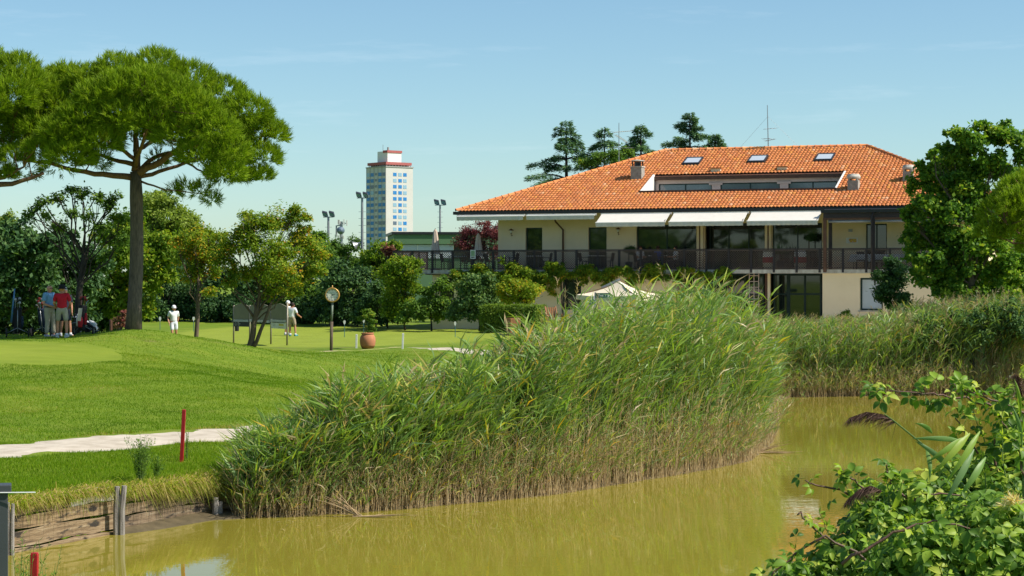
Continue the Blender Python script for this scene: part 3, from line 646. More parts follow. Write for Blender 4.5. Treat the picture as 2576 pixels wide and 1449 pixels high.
# --- aerials on the roof
def aerial(name, label, foot, height, elems, lean=0):
    a = thing(name, label, 'aerial', foot); mb = MB(); mb.tube([(0, 0, -.3), (lean, 0, height)], [.03, .018], 6); mb.build('mast', M['greymetal'], a)
    for z, ln, yaw, tines, tl, tilt in elems:
        e = MB(); d = Vector((math.cos(yaw), math.sin(yaw), tilt)).normalized(); nrm = Vector((-math.sin(yaw), math.cos(yaw), 0)); c = Vector((lean*z/height, 0, z))
        e.tube([c-d*ln*.3, c+d*ln*.7], .014, 6)
        for k in range(tines):
            q = c+d*ln*(k/(max(1, tines-1))-.3); e.tube([q-nrm*tl, q+nrm*tl], .008, 5)
        e.build('antenna', M['greymetal'] if tines < 9 else mat('yellowed aluminium', (.6, .5, .3), None, 4, .5, .1, .4), a)
    return a
u = BU(1933, A_); w_ = bw(u, A_, rz(A_)+.1)
aerial('roof_aerial', 'tall thin aerial mast on the roof ridge with two small antennas', w_, (372-262)/47., [(1.0, .7, .2, 5, .2, .1), (.35, .6, -.6, 6, .18, .15), (.45, .5, 2.4, 4, .15, 0)], -.06)
bpy.data.objects['roof_aerial']
gw = MB()
for dx in (-1.6, 1.7): gw.tube([(-.03, 0, 1.7), (dx, -.2, -.05)], .005, 4)
gw.build('guy_wire', M['greymetal'], bpy.data.objects['roof_aerial'])
uu_, vv_ = roofpt(1557, 408); vv_ += 3.0; P0 = px(1557, 410, bw(uu_+3, 8).y+2.5)
e = aerial('roof_aerial', 'television aerial with comb-shaped yellowish antenna in front of the cedars', (P0.x, P0.y, rz(7)-.5), px(1557, 322, P0.y).z-rz(7)+.5+.3, [(px(1557, 332, P0.y).z-rz(7)+.5, 1.1, .3, 9, .3, .1), (px(1557, 345, P0.y).z-rz(7)+.5, .9, .5, 9, .25, -.5), (px(1557, 372, P0.y).z-rz(7)+.5, 1.2, 0, 3, .1, 0)])
# ------------------------------------------------------------------ vegetation
def unit(n):
    v = NP.normal(size=(n, 3)); return v/np.linalg.norm(v, axis=1, keepdims=True)
def leaf_quads(P, D, N, ln, wd):
    """diamond leaves: root P, direction D, face normal N"""
    S = np.cross(D, N); S /= np.linalg.norm(S, axis=1, keepdims=True)+1e-9
    ln = np.asarray(ln).reshape(-1, 1); wd = np.asarray(wd).reshape(-1, 1); n = len(P)
    A = P; B = P+D*ln*.45+S*wd*.5+N*ln*.06; C = P+D*ln; E = P+D*ln*.45-S*wd*.5+N*ln*.06
    V = np.stack([A, B, C, E], 1).reshape(-1, 3); Q = np.arange(4*n).reshape(n, 4); return V, Q
DENS = 2.1
def leafcloud(blobs, leaf, cover=4.5, sub=.46, up=.35, aspect=.6, droop=0., shell=(.35, .98), tintj=.16, nsub=None, tbase=.45, flat=1.0):
    """blobs: (centre xyz, radius) -> leaf clumps on and in each blob"""
    VS, QS, TS = [], [], []; b = 0
    for c, r in blobs:
        c = np.array(c, float); rr = np.array([r, r, r*flat]); m = nsub or int(max(6, 14*min(2.2, r)**.8))
        d = unit(m); d[:, 2] = np.where(d[:, 2] < -.5, -d[:, 2]*.5, d[:, 2]); sc = c+d*rr*NP.uniform(*shell, (m, 1)); st = NP.normal(0, tintj*.7, m); sr = r*sub*NP.uniform(.65, 1.35, m)
        n = int(DENS*cover*math.pi*r*r/(leaf*leaf*aspect*.5)); k = NP.integers(0, m, n)
        g = NP.normal(0, .52, (n, 3))*sr[k][:, None]; g[:, 2] *= .75; P = sc[k]+g
        out = P-c; out /= np.linalg.norm(out, axis=1, keepdims=True)+1e-6
        N = unit(n)*.75+out*.45+np.array([0, 0, up]); N /= np.linalg.norm(N, axis=1, keepdims=True)
        D = unit(n)+np.array([0, 0, -droop]); D -= N*(D*N).sum(1, keepdims=True); D /= np.linalg.norm(D, axis=1, keepdims=True)+1e-9
        ln = leaf*NP.uniform(.65, 1.35, n); V, Q = leaf_quads(P, D, N, ln, ln*aspect); VS.append(V); QS.append(Q+b); b += len(V)
        TS.append(np.repeat(np.clip(tbase+st[k]+NP.normal(0, tintj, n), 0, 1), 4))
    return np.concatenate(VS), np.concatenate(QS), np.concatenate(TS)
def crown_mesh(name, blobs, m, leaf, **kw):
    V, Q, T = leafcloud(blobs, leaf, **kw); return np_mesh(name, V, Q=Q, mats=[m], tint=T)
def bend(p, q, sag=0, n=5, j=.11):
    p = Vector(p); q = Vector(q); L_ = (q-p).length; out = []
    for i in range(n+1):
        s = i/n; v = p.lerp(q, s); v.z += sag*4*s*(1-s)*L_
        if 0 < i < n: v += Vector((R0.gauss(0, j), R0.gauss(0, j), R0.gauss(0, j*.6)))*L_*.35
        out.append(v)
    return out
def tp(a, b_, n): return [a+(b_-a)*(i/(n-1))**.8 for i in range(n)]
def wood(name, base, fork, blobs, r0, m, parent, limbs=True, lean=(0, 0), r1=None, seg=7):
    mb = MB(); base = Vector(base); fork = Vector(fork); pts = bend(base-Vector((0, 0, .15)), fork, 0, 5, .03); r1 = r1 or r0*.7
    rad = tp(r0, r1, len(pts)); rad[0] = r0*1.35; mb.tube(pts, rad, 9)
    if limbs:
        step = max(1, len(blobs)//9)
        for c, r in blobs[::step]:
            c = Vector(c); s = R0.uniform(.62, 1.0); st = pts[-1] if s > .9 else pts[int(s*(len(pts)-1))]
            tip = c+Vector((0, 0, r*.1)); lp = bend(st, tip, R0.uniform(-.02, .06), 5); k = R0.uniform(.28, .45); mb.tube(lp, tp(r1*k, .02, len(lp)), 6, cap=False)
            for _ in range(3):
                d = Vector((R0.gauss(0, 1), R0.gauss(0, 1), R0.uniform(-.2, 1))).normalized(); q = lp[3]; mb.tube(bend(q, c+d*r*.8, 0, 3), tp(r1*k*.4, .008, 4), 5, cap=False)
    return mb.build(name, m, parent, smooth=True)
LM = {}
LM['pine'] = leafmat('pine needles', [(0, (0.092, 0.146, 0.011)), (.45, (0.178, 0.281, 0.013)), (.8, (0.281, 0.400, 0.017)), (1, (0.367, 0.432, 0.043))], .32)
LM['mid'] = leafmat('mid green leaves', [(0, (0.051, 0.101, 0.025)), (.5, (0.111, 0.212, 0.033)), (.85, (0.202, 0.312, 0.036)), (1, (0.403, 0.403, 0.040))], .38)
LM['dark'] = leafmat('dark green leaves', [(0, (0.030, 0.071, 0.030)), (.5, (0.066, 0.139, 0.046)), (.9, (0.128, 0.217, 0.055)), (1, (0.229, 0.305, 0.076))], .28)
LM['yellow'] = leafmat('yellowing leaves', [(0, (0.090, 0.160, 0.018)), (.35, (0.160, 0.267, 0.022)), (.65, (0.304, 0.356, 0.029)), (.86, (0.499, 0.356, 0.029)), (1, (0.589, 0.232, 0.022))], .42)
LM['willow'] = leafmat('pale willow leaves', [(0, (0.124, 0.186, 0.031)), (.5, (0.217, 0.295, 0.046)), (1, (0.341, 0.403, 0.078))], .42)
LM['purple'] = leafmat('dark red leaves', [(0, (0.078, 0.019, 0.028)), (.5, (0.155, 0.039, 0.046)), (.85, (0.264, 0.093, 0.078)), (1, (0.310, 0.186, 0.109))], .3)
LM['cedar'] = leafmat('cedar needles', [(0, (0.043, 0.111, 0.073)), (.5, (0.111, 0.220, 0.116)), (.85, (0.240, 0.367, 0.130)), (1, (0.367, 0.478, 0.147))], .2)
LM['plane'] = leafmat('sweetgum leaves', [(0, (0.062, 0.147, 0.026)), (.5, (0.136, 0.262, 0.034)), (.8, (0.273, 0.387, 0.038)), (1, (0.502, 0.524, 0.062))], .45)
LM['hedge'] = leafmat('clipped hedge leaves', [(0, (0.060, 0.111, 0.016)), (.5, (0.121, 0.202, 0.025)), (1, (0.263, 0.322, 0.040))], .35)
BK = {'pine': mat('grey-brown pine bark', (.17, .13, .1), (.07, .055, .045), 9, .95, .8, sc=(2.2, 2.2, .45), bscale=16), 'limb': mat('reddish pine limb bark', (.24, .13, .08), (.12, .07, .045), 7, .9, .5, sc=(2, 2, .6)),
      'dark': mat('dark bark', (.06, .048, .04), (.03, .025, .02), 9, .95, .6, sc=(2, 2, .5)), 'brown': mat('brown bark', (.15, .11, .075), (.07, .05, .035), 9, .95, .6, sc=(2, 2, .4))}
def PB(lst, d, dj=.5, rnd=None):
    """(X, Y, r px[, depth offset]) at depth d -> world blobs"""
    out = []
    for t_ in lst:
        dd = d+(t_[3] if len(t_) > 3 else R0.uniform(-dj, dj)*t_[2]*d/F*1.2); out.append((px(t_[0], t_[1], dd), t_[2]*dd/F))
    return out
def fill(outl, d, depth, n, rpx):
    """extra inner blobs behind the outline ones so that the crown has depth"""
    return [(px(R0.uniform(outl[0], outl[2]), R0.uniform(outl[1], outl[3]), d+R0.uniform(.2, depth)), rpx*d/F) for _ in range(n)]
def tree(name, label, cat, X, Y, d, blobs, lm, leaf, r0, forkY, group=None, bark='dark', limbs=True, dj=.5, forkX=None, base=None, **kw):
    b_ = base or G(wx(X, d), d); t_ = thing(name, label, cat, b_, 0, group); B = PB(blobs, d, dj); off = Vector(b_)
    BL = [(Vector(c)-off, r) for c, r in B]
    link('crown', crown_mesh('crown', BL, LM[lm], leaf, **kw), t_)
    if r0: wood('trunk', (0, 0, 0), px(forkX or X, forkY, d)-off, BL, r0, BK[bark], t_, limbs)
    return t_
# --- the big umbrella pine on the mound and its neighbour at the frame's edge
def pine(name, label, base, forkp, shells, limbs, r0, r1, tufts, needle=.2, group=None, bow=0, sprig=None):
    t_ = thing(name, label, 'tree', base, 0, group); off = Vector(base)
    pts = [Vector((0, 0, -.2))]; F_ = Vector(forkp)-off
    for i in range(1, 7):
        s = i/6; v = F_*s; v.x += bow*math.sin(math.pi*s); pts.append(v)
    mb = MB(); rad = [r0*1.3, r0*1.02, r0, r0*.97, r0*.93, r0*.95, r1]; mb.tube(pts, rad, 14); mb.build('trunk', BK['pine'], t_, smooth=True)
    lb = MB(); ends = []
    for seq, ra, rb in limbs:
        q = [Vector(p)-off for p in seq]; fine = []
        for i in range(len(q)-1):
            for k in range(3): fine.append(q[i].lerp(q[i+1], k/3)+Vector((R0.gauss(0, .02), R0.gauss(0, .02), R0.gauss(0, .02))))
        fine.append(q[-1]); lb.tube(fine, tp(ra, rb, len(fine)), 8); ends.append(fine)
    P, Nn, tb = [], [], []
    for c, rx, rzz, n, lo in shells:
        c = np.array(Vector(c)-off); d = unit(n); d = d[d[:, 2] > lo]; k = len(d); sh = NP.uniform(.82, 1.03, (k, 1)); p = c+d*np.array([rx, rx, rzz])*sh
        P.append(p); nn = d*np.array([1, 1, 1.6])+np.array([0, 0, .55]); Nn.append(nn/np.linalg.norm(nn, axis=1, keepdims=True)); tb.append(np.clip(.42+.22*d[:, 2]+NP.normal(0, .14, k), 0, 1)*0+np.clip(NP.normal(.5, .17, k), 0, 1))
    P = np.concatenate(P); Nn = np.concatenate(Nn); tb = np.concatenate(tb)
    # twigs from limbs to a share of the tufts
    allp = np.array([list(v) for e in ends for v in e[len(e)//3:]])
    for i in NP.choice(len(P), min(len(P), 40+len(limbs)*10), False):
        dd = np.linalg.norm(allp-P[i], axis=1); j = int(dd.argmin())
        if dd[j] < 2.2: lb.tube(bend(allp[j], P[i], 0, 3), [.03, .022, .016, .01], 5, cap=False)
    lb.build('limbs', BK['limb'], t_, smooth=True)
    m = tufts; n = len(P); PP = np.repeat(P, m, 0); NN = np.repeat(Nn, m, 0); k = n*m
    D = NN*1.0+unit(k)*.6; D /= np.linalg.norm(D, axis=1, keepdims=True); ln = needle*NP.uniform(.7, 1.25, (k, 1)); PP = PP+NN*NP.uniform(-.12, .1, (k, 1))+NP.normal(0, .025, (k, 3))
    S = np.cross(D, unit(k)); S /= np.linalg.norm(S, axis=1, keepdims=True); w = .013
    V = np.stack([PP-S*w, PP+S*w, PP+D*ln], 1).reshape(-1, 3); link('crown', np_mesh('crown', V, T=np.arange(3*k).reshape(k, 3), mats=[LM['pine']], tint=np.repeat(np.clip(np.repeat(tb, m)+NP.normal(0, .1, k), 0, 1), 3)), t_)
    return t_
d = 68.0; fk = px(341, 432, d); s_ = d/F
def clump(X, Y, rp, dy=0, n=None, lo=-.35, fz=.8): r = rp*s_; return (px(X, Y, d+dy), r, r*fz, n or int(430*r*r+50), lo)
sh = []
# dome: rows of clumps traced from the outline, then their counterparts towards and away from the camera
dome = [(300, 190, 82), (395, 180, 85), (225, 215, 78), (480, 215, 88), (555, 250, 85), (620, 290, 80), (668, 340, 68), (660, 400, 60), (160, 255, 80), (95, 290, 80), (300, 265, 90), (400, 265, 92), (500, 305, 85), (575, 345, 78), (200, 310, 85), (120, 360, 78), (60, 360, 70), (250, 350, 78), (330, 335, 78), (420, 335, 70), (30, 320, 78), (655, 445, 38), (628, 448, 30), (600, 400, 45), (165, 215, 60), (120, 240, 62), (100, 320, 60), (270, 215, 70), (165, 195, 50), (140, 205, 45), (345, 215, 80), (440, 265, 80), (170, 345, 60), (545, 300, 70), (640, 330, 62)]
for X, Y, r in dome:
    sh.append(clump(X, Y, r*.8, R0.uniform(-1.2, 0)))
for X, Y, r in dome[:16]:
    for dy in (-3.0, 2.6):
        sh.append(clump(330+(X-330)*.72, Y+38+R0.uniform(-8, 14), r*.78, dy, int(260*(r*s_)**2+30)))
for X, Y, r in [(150, 405, 50), (60, 420, 45), (240, 400, 40), (505, 480, 26), (470, 470, 24), (530, 500, 22), (440, 478, 18), (560, 440, 30), (600, 440, 28), (395, 400, 26)]:
    sh.append(clump(X, Y, r, R0.uniform(-1, 1), int(130*(r*s_)**2+20), -.8))
def L3(*p): return [px(X, Y, d+dy) for X, Y, dy in p]
limbs = [(L3((341, 440, 0), (385, 415, -.2), (440, 380, -.4), (490, 335, -.5), (506, 295, -.5)), .15, .05), (L3((341, 435, 0), (390, 395, .1), (450, 375, .3), (560, 350, .5)), .1, .03), (L3((345, 445, 0), (400, 432, .3), (470, 410, .4), (560, 385, .3), (640, 370, .2)), .085, .03),
         (L3((336, 445, 0), (260, 440, -.3), (190, 428, -.6), (120, 410, -.8), (40, 400, -.8)), .12, .04), (L3((338, 415, 0), (280, 400, .2), (200, 375, .4), (120, 350, .5)), .09, .03), (L3((341, 432, 0), (342, 390, 0), (343, 340, .1), (345, 280, .2)), .17, .05),
         (L3((341, 400, 0), (300, 375, -.8), (260, 350, -1.8), (230, 320, -2.6)), .08, .03), (L3((342, 380, 0), (390, 350, 1), (430, 320, 2), (460, 290, 2.6)), .08, .03), (L3((350, 455, 0), (400, 472, -.2), (450, 480, -.3), (520, 490, -.4)), .04, .012), (L3((470, 410, .4), (510, 432, .3), (570, 440, .2), (620, 450, 0)), .04, .012), (L3((341, 420, 0), (350, 380, -1.5), (370, 330, -2.6), (380, 280, -3)), .08, .03)]
pine('umbrella_pine', 'tall umbrella pine with a broad bright crown on the grassy mound', G(wx(335, d), d), fk, sh, limbs, .24, .19, 17, .2, bow=.08)
# neighbour, mostly outside the frame
d = 66.0; s_ = d/F
sh = [clump(X, Y, r, dy) for X, Y, r, dy in [(40, 190, 66, 0), (-40, 180, 75, 0), (100, 225, 50, .4), (20, 250, 70, -1), (-60, 260, 80, -1), (-140, 210, 80, 0), (-120, 290, 80, 0), (60, 300, 55, .8), (60, 215, 55, -.4), (130, 270, 50, .4), (90, 330, 48, .2), (-20, 330, 70, 1), (-220, 270, 80, 0), (40, 395, 40, 0), (-60, 400, 60, 0), (20, 440, 24, 0), (100, 375, 36, -.5)]]
limbs = [(L3((-260, 520, 0), (-150, 480, 0), (-60, 470, .2), (30, 462, .4), (110, 435, .5)), .2, .05), (L3((-60, 470, .2), (10, 445, 0), (60, 420, -.2)), .1, .03), (L3((-260, 520, 0), (-180, 420, 0), (-100, 330, 0)), .15, .04), (L3((-150, 480, 0), (-60, 430, .6), (20, 380, 1)), .1, .03)]
pine('umbrella_pine', 'umbrella pine reaching in from the edge with a thick bare limb', G(wx(-262, d), d), px(-260, 520, d), sh, limbs, .3, .22, 15, .2)
# round-headed pine beside the sweetgum, right edge
d = 77.0; s_ = d/F
sh = [clump(X, Y, r, dy) for X, Y, r, dy in [(2515, 540, 55, 0), (2560, 490, 58, 0), (2600, 540, 75, 0), (2545, 590, 52, 0), (2490, 585, 38, 0), (2600, 460, 50, .4), (2620, 620, 60, 0), (2570, 520, 60, -1), (2590, 580, 55, 1.2)]]
pine('umbrella_pine', 'low round pine crown in front of the leafy tree beside the clubhouse', G(wx(2660, d), d), px(2640, 640, d), sh, [(L3((2640, 640, 0), (2600, 620, 0), (2550, 610, 0), (2500, 590, 0)), .08, .02), (L3((2640, 640, 0), (2620, 560, .2), (2580, 510, .3)), .09, .03), (L3((2600, 620, 0), (2570, 590, -.3), (2530, 560, -.5)), .05, .02)], .16, .12, 15, .17)
# --- small trees on the lawn
tree('lawn_tree', 'small leafy tree with a twin leaning trunk and yellowing leaves by the clock', 'tree', 627, 883, 75,
     [(640, 560, 42), (690, 570, 46), (735, 560, 36), (760, 545, 20), (745, 530, 18), (610, 585, 32), (580, 620, 40), (640, 620, 50), (700, 630, 55), (760, 625, 45), (790, 650, 36), (800, 690, 26), (560, 660, 34), (600, 690, 34), (660, 690, 44), (720, 690, 48), (770, 700, 34), (690, 740, 30), (740, 735, 26), (580, 715, 24), (620, 545, 18), (755, 590, 26), (770, 575, 18), (775, 550, 12)],
     'yellow', .13, .13, 760, bark='brown', dj=.9, forkX=648, cover=1.9, aspect=.42, tbase=.42, tintj=.2, up=.6, sub=.5)
o = bpy.data.objects['lawn_tree']
mb = MB(); b0 = Vector((.12, -.05, 0)); f0 = px(690, 745, 75)-Vector(o.location); mb.tube(bend(b0, f0, -.03, 5, .02), tp(.085, .05, 6), 8); mb.tube(bend(f0, px(720, 660, 75)-Vector(o.location), .02, 4), tp(.05, .015, 5), 6)
f1 = px(640, 800, 75)-Vector(o.location); mb.tube(bend(f1, px(580, 730, 75)-Vector(o.location), .05, 5, .03), tp(.06, .02, 6), 7); mb.build('second_trunk', BK['brown'], o, smooth=True)
tree('lawn_tree', 'slim lawn tree with a straight bare trunk beside the walking golfer', 'tree', 494, 869, 80,
     [(480, 600, 40), (520, 590, 34), (500, 640, 44), (465, 650, 30), (540, 640, 36), (520, 690, 38), (480, 700, 30), (545, 690, 26), (555, 600, 22), (450, 610, 22), (530, 735, 20)], 'yellow', .13, .1, 690, bark='brown', dj=.9, forkX=500, cover=1.6, aspect=.42, tbase=.5, tintj=.22, up=.6, sub=.5)
tree('lawn_tree', 'open-crowned dark tree with bare forked limbs behind the golfers', 'tree', 190, 846, 70,
     [(110, 510, 22), (150, 500, 20), (90, 530, 18), (205, 490, 24), (240, 500, 22), (270, 520, 24), (180, 545, 20), (300, 560, 30), (150, 575, 22), (255, 580, 24), (225, 545, 18), (120, 545, 16), (290, 500, 18), (180, 480, 18), (310, 610, 26), (70, 545, 14), (270, 650, 24)], 'mid', .13, .14, 640, bark='dark', dj=1.4, forkX=212, cover=1.8, aspect=.45, tbase=.45, up=.6, sub=.6)
# --- mixed trees and undergrowth behind the green
BG = [
 ('dense_tree', 'dark evergreen thicket tree behind the trolley at the lawn edge', 40, 82, 838, [(20, 620, 60), (70, 640, 60), (30, 700, 70), (100, 700, 60), (20, 780, 60), (80, 770, 55), (120, 620, 45), (60, 590, 40), (0, 590, 40), (140, 760, 40), (-30, 660, 70)], 'dark', .2, .5),
 ('dense_tree', 'dark leafy tree behind the golfers in blue and red', 190, 84, 836, [(150, 640, 50), (200, 660, 50), (170, 720, 50), (220, 730, 45), (190, 780, 40), (130, 700, 45), (240, 660, 40), (160, 600, 30)], 'dark', .2, .42),
 ('dense_tree', 'olive-green tree right behind the pine trunk', 300, 88, 832, [(290, 600, 50), (330, 570, 40), (270, 660, 45), (330, 650, 50), (380, 640, 45), (290, 720, 45), (350, 720, 50), (400, 700, 40), (300, 780, 40), (250, 760, 34), (360, 780, 32), (420, 650, 34), (410, 610, 30)], 'yellow', .19, .3),
 ('dense_tree', 'small pale bush tree at the left end of the treeline', 12, 100, 820, [(15, 560, 24), (0, 585, 30), (35, 580, 22)], 'willow', .16, .4),
 ('willow_tree', 'pale willow-like tree rising behind the pine trunk', 400, 135, 806, [(390, 525, 42), (430, 540, 40), (460, 560, 36), (370, 560, 45), (420, 590, 50), (470, 600, 40), (350, 600, 40), (480, 570, 30), (400, 500, 26), (440, 640, 40), (380, 640, 40)], 'willow', .2, .5),
 ('dense_tree', 'yellow-green tree between the willow and the lawn trees', 470, 128, 806, [(480, 620, 34), (520, 600, 32), (450, 660, 36), (510, 660, 40), (540, 630, 28), (430, 640, 30)], 'yellow', .18, .4),
 ('dense_tree', 'dark tree at the back of the green behind the walking golfer', 420, 124, 808, [(390, 690, 38), (440, 700, 40), (410, 740, 40), (460, 750, 38), (380, 770, 34), (430, 785, 30), (480, 780, 30), (350, 740, 34), (360, 790, 26)], 'dark', .2, .4),
 ('dense_tree', 'dark tree behind the scoreboard', 570, 124, 808, [(520, 720, 38), (570, 700, 40), (620, 720, 40), (540, 770, 38), (600, 770, 40), (650, 760, 36), (680, 720, 34), (500, 780, 28), (640, 790, 28), (660, 690, 32)], 'dark', .2, .4),
 ('dense_tree', 'bright bushy tree between the lawn tree and the floodlight', 780, 120, 810, [(800, 600, 24), (780, 630, 30), (815, 640, 30), (800, 690, 36), (760, 670, 30), (720, 720, 34), (770, 740, 40), (720, 780, 32), (780, 785, 30)], 'mid', .18, .4),
 ('dense_tree', 'grey-green tree below the telecom dish', 870, 126, 806, [(850, 630, 28), (885, 625, 26), (865, 660, 34), (840, 690, 30), (900, 665, 28), (890, 700, 30)], 'mid', .17, .3),
 ('dense_tree', 'dark laurel-like tree behind the clock', 860, 116, 812, [(840, 720, 44), (890, 720, 42), (860, 765, 42), (910, 770, 40), (830, 785, 32), (880, 795, 24), (940, 740, 32), (930, 790, 28), (905, 690, 30), (850, 680, 28)], 'dark', .19, .42),
 ('dense_tree', 'fresh green tree in front of the tower', 940, 118, 810, [(930, 655, 30), (960, 640, 30), (990, 655, 30), (950, 690, 36), (985, 695, 34), (915, 680, 26), (960, 735, 34), (995, 620, 18)], 'yellow', .17, .28),
]
for nm, lb_, X, d_, Yb, bl, lm, lf, tb in BG:
    tree(nm, lb_, 'tree', X, Yb, d_, bl+[(a+R0.uniform(-12, 12), b__+8, r, 1.6) for a, b__, r in bl[::2]], lm, lf, .16, bl[len(bl)//2][1], group='trees behind the putting green', tbase=tb, cover=2.6, dj=1.0)
tree('red_leafed_bush', 'rust-red bush top beside the green annex', 'bush', 972, 700, 113, [(968, 632, 13), (978, 640, 12), (985, 628, 10)], 'purple', .14, .05, 650, tbase=.85, cover=2.5, base=(wx(972, 113), 113, 1.7))
tree('copper_bush', 'rusty brown shrub at the foot of the big pine', 'bush', 305, 830, 70, [(305, 800, 12), (312, 788, 10), (298, 815, 12), (314, 815, 10)], 'purple', .09, .03, 815, tbase=.95, cover=2.5)
tree('purple_plum', 'dark red-leafed plum tree between the annex and the clubhouse', 'tree', 1210, 800, 122, [(1185, 590, 30), (1215, 580, 28), (1240, 600, 30), (1165, 620, 26), (1200, 620, 34), (1240, 640, 30), (1190, 650, 28), (1225, 565, 16), (1165, 600, 18), (1260, 580, 24)], 'purple', .1, .12, 660, cover=1.2, tbase=.5, tintj=.2)
# undergrowth closing the gaps below the trees
UG = [(30, 84, 838, 'low dark bush behind the leftmost golf bag'), (110, 86, 838, 'low dark bush behind the man in light blue'), (185, 87, 838, 'low dark bush behind the dark forked tree'), (255, 90, 834, 'low dark bush between the bags and the pine'), (375, 122, 809, 'dark bush at the far edge of the green beside the pine'), (450, 124, 809, 'dark bush behind the walking golfer'), (530, 123, 809, 'dark bush behind the slim lawn tree'), (610, 122, 810, 'dark bush behind the notice board'), (690, 121, 810, 'dark bush between the board and the golfers'), (765, 119, 811, 'dark bush behind the two golfers at the board'), (830, 117, 812, 'dark bush behind the clock pole'), (900, 115, 812, 'dark bush behind the hole marker by the pot'), (975, 112, 813, 'dark bush between the pot and the house')]
for X, d_, Yb, lb_ in UG:
    k = 1.35 if d_ < 100 else 1.1
    tree('undergrowth_bush', lb_, 'bush', X, Yb, d_, [(X-28*k, Yb-22*k, 24*k), (X, Yb-30*k, 27*k), (X+28*k, Yb-22*k, 24*k), (X-12*k, Yb-8, 20*k), (X+16*k, Yb-8, 20*k), (X+5, Yb-52*k, 20*k), (X-24*k, Yb-50*k, 16*k)], 'dark', .17, .05, Yb-20, group='dark bushes at the back of the lawn', cover=2.4, tbase=.3, limbs=False)
# shrubs against the clubhouse, front to back
SHR = [
 ('creeper_column', 'yellow-green creeper-covered mass under the end of the terrace', 1020, 107, 812, [(1010, 670, 32), (1035, 690, 30), (985, 690, 30), (1010, 720, 34), (1040, 735, 26), (985, 750, 30), (1020, 770, 34), (985, 790, 26), (1045, 665, 16)], 'yellow', .15, .33),
 ('dark_shrub', 'dark shrub behind the potted plant', 945, 109, 813, [(930, 770, 30), (960, 760, 32), (950, 795, 26), (910, 790, 24), (980, 795, 24), (955, 725, 24)], 'dark', .15, .5),
 ('leafy_shrub', 'mid-green pointed shrub below the small ground-floor window', 1085, 105, 815, [(1080, 745, 28), (1105, 725, 22), (1115, 705, 12), (1070, 780, 30), (1110, 770, 30), (1050, 790, 26), (1095, 795, 26), (1130, 790, 24), (1040, 770, 24), (1010, 800, 20)], 'mid', .14, .5),
 ('round_shrub', 'big round glossy shrub between the two ground-floor windows', 1205, 103, 817, [(1205, 715, 34), (1175, 735, 34), (1235, 740, 34), (1200, 760, 40), (1165, 775, 36), (1235, 775, 34), (1190, 798, 26), (1150, 795, 24), (1215, 795, 24), (1180, 705, 18), (1230, 705, 20)], 'dark', .14, .75),
 ('golden_shrub', 'golden-green shrub above the clipped hedge', 1325, 101, 800, [(1300, 740, 26), (1330, 730, 24), (1350, 745, 24), (1320, 755, 26), (1285, 755, 22), (1290, 715, 22), (1270, 735, 22)], 'yellow', .13, .5),
 ('dark_shrub', 'dark creeper-clad shrub on the wall beside the blind window', 2240, 92, 800, [(2245, 680, 32), (2225, 700, 30), (2265, 710, 30), (2240, 730, 34), (2220, 750, 28), (2260, 755, 28), (2250, 775, 24), (2240, 660, 20)], 'dark', .13, .3),
 ('dome_shrub', 'small rounded pale shrub at the foot of the right-hand wall', 2128, 92, 800, [(2128, 792, 14), (2136, 797, 12), (2120, 798, 12)], 'willow', .08, .4)]
for nm, lb_, X, d_, Yb, bl, lm, lf, tb in SHR:
    tree(nm, lb_, 'shrub', X, Yb, d_, bl, lm, lf, .05, bl[0][1]+20, tbase=tb, cover=3.2, dj=.7)
# creeper hanging from the terrace edge
cb = []
for i in range(46):
    X = 1150+i*15.2; v = -.55; u = BU(X, v); Yc = 688+7*math.sin(i*1.1)+(6 if i % 5 == 0 else 0); r = R0.uniform(13, 20) if X < 1680 else R0.uniform(9, 14)
    cb.append((bw(u, v+R0.uniform(-.15, .1), BZ(X, Yc, v)), r*.021))
    if X < 1420 or i % 4 == 1: cb.append((bw(u, v, BZ(X, Yc+18, v)), r*.018))
for X, Y, r in [(1400, 715, 14), (1390, 735, 12), (1375, 700, 18), (1360, 720, 16), (1470, 710, 10), (1500, 706, 10), (1330, 690, 20), (1300, 685, 20), (1290, 668, 14), (1262, 660, 6), (1264, 650, 5), (1380, 672, 12), (1395, 665, 10), (1410, 672, 12)]:
    cb.append((bw(BU(X, -.6), -.6, BZ(X, Y, -.6)), r*.021))
cr = thing('creeper', 'green and golden creeper hanging along the edge of the terrace', 'creeper', bw(BU(1450, -.4), -.4, FL-.3)); off = Vector(cr.location)
link('foliage', crown_mesh('foliage', [(Vector(c)-off, r) for c, r in cb], LM['yellow'], .13, cover=4.2, droop=.7, tbase=.34, tintj=.2, aspect=.5), cr)
mb = MB()
for a in range(3): mb.tube([bw(BU(X, -.36), -.36, FL-.22-.1*a+.05*math.sin(X*.05+a))-off for X in range(1070+a*40, 1480, 40)], .03, 5)
mb.tube([bw(BU(1418, -.3), -.3, GB)-off, bw(BU(1414, -.36), -.36, 3)-off, bw(BU(1410, -.4), -.4, FL-.3)-off], .05, 6); mb.build('stem', BK['brown'], cr, smooth=True)
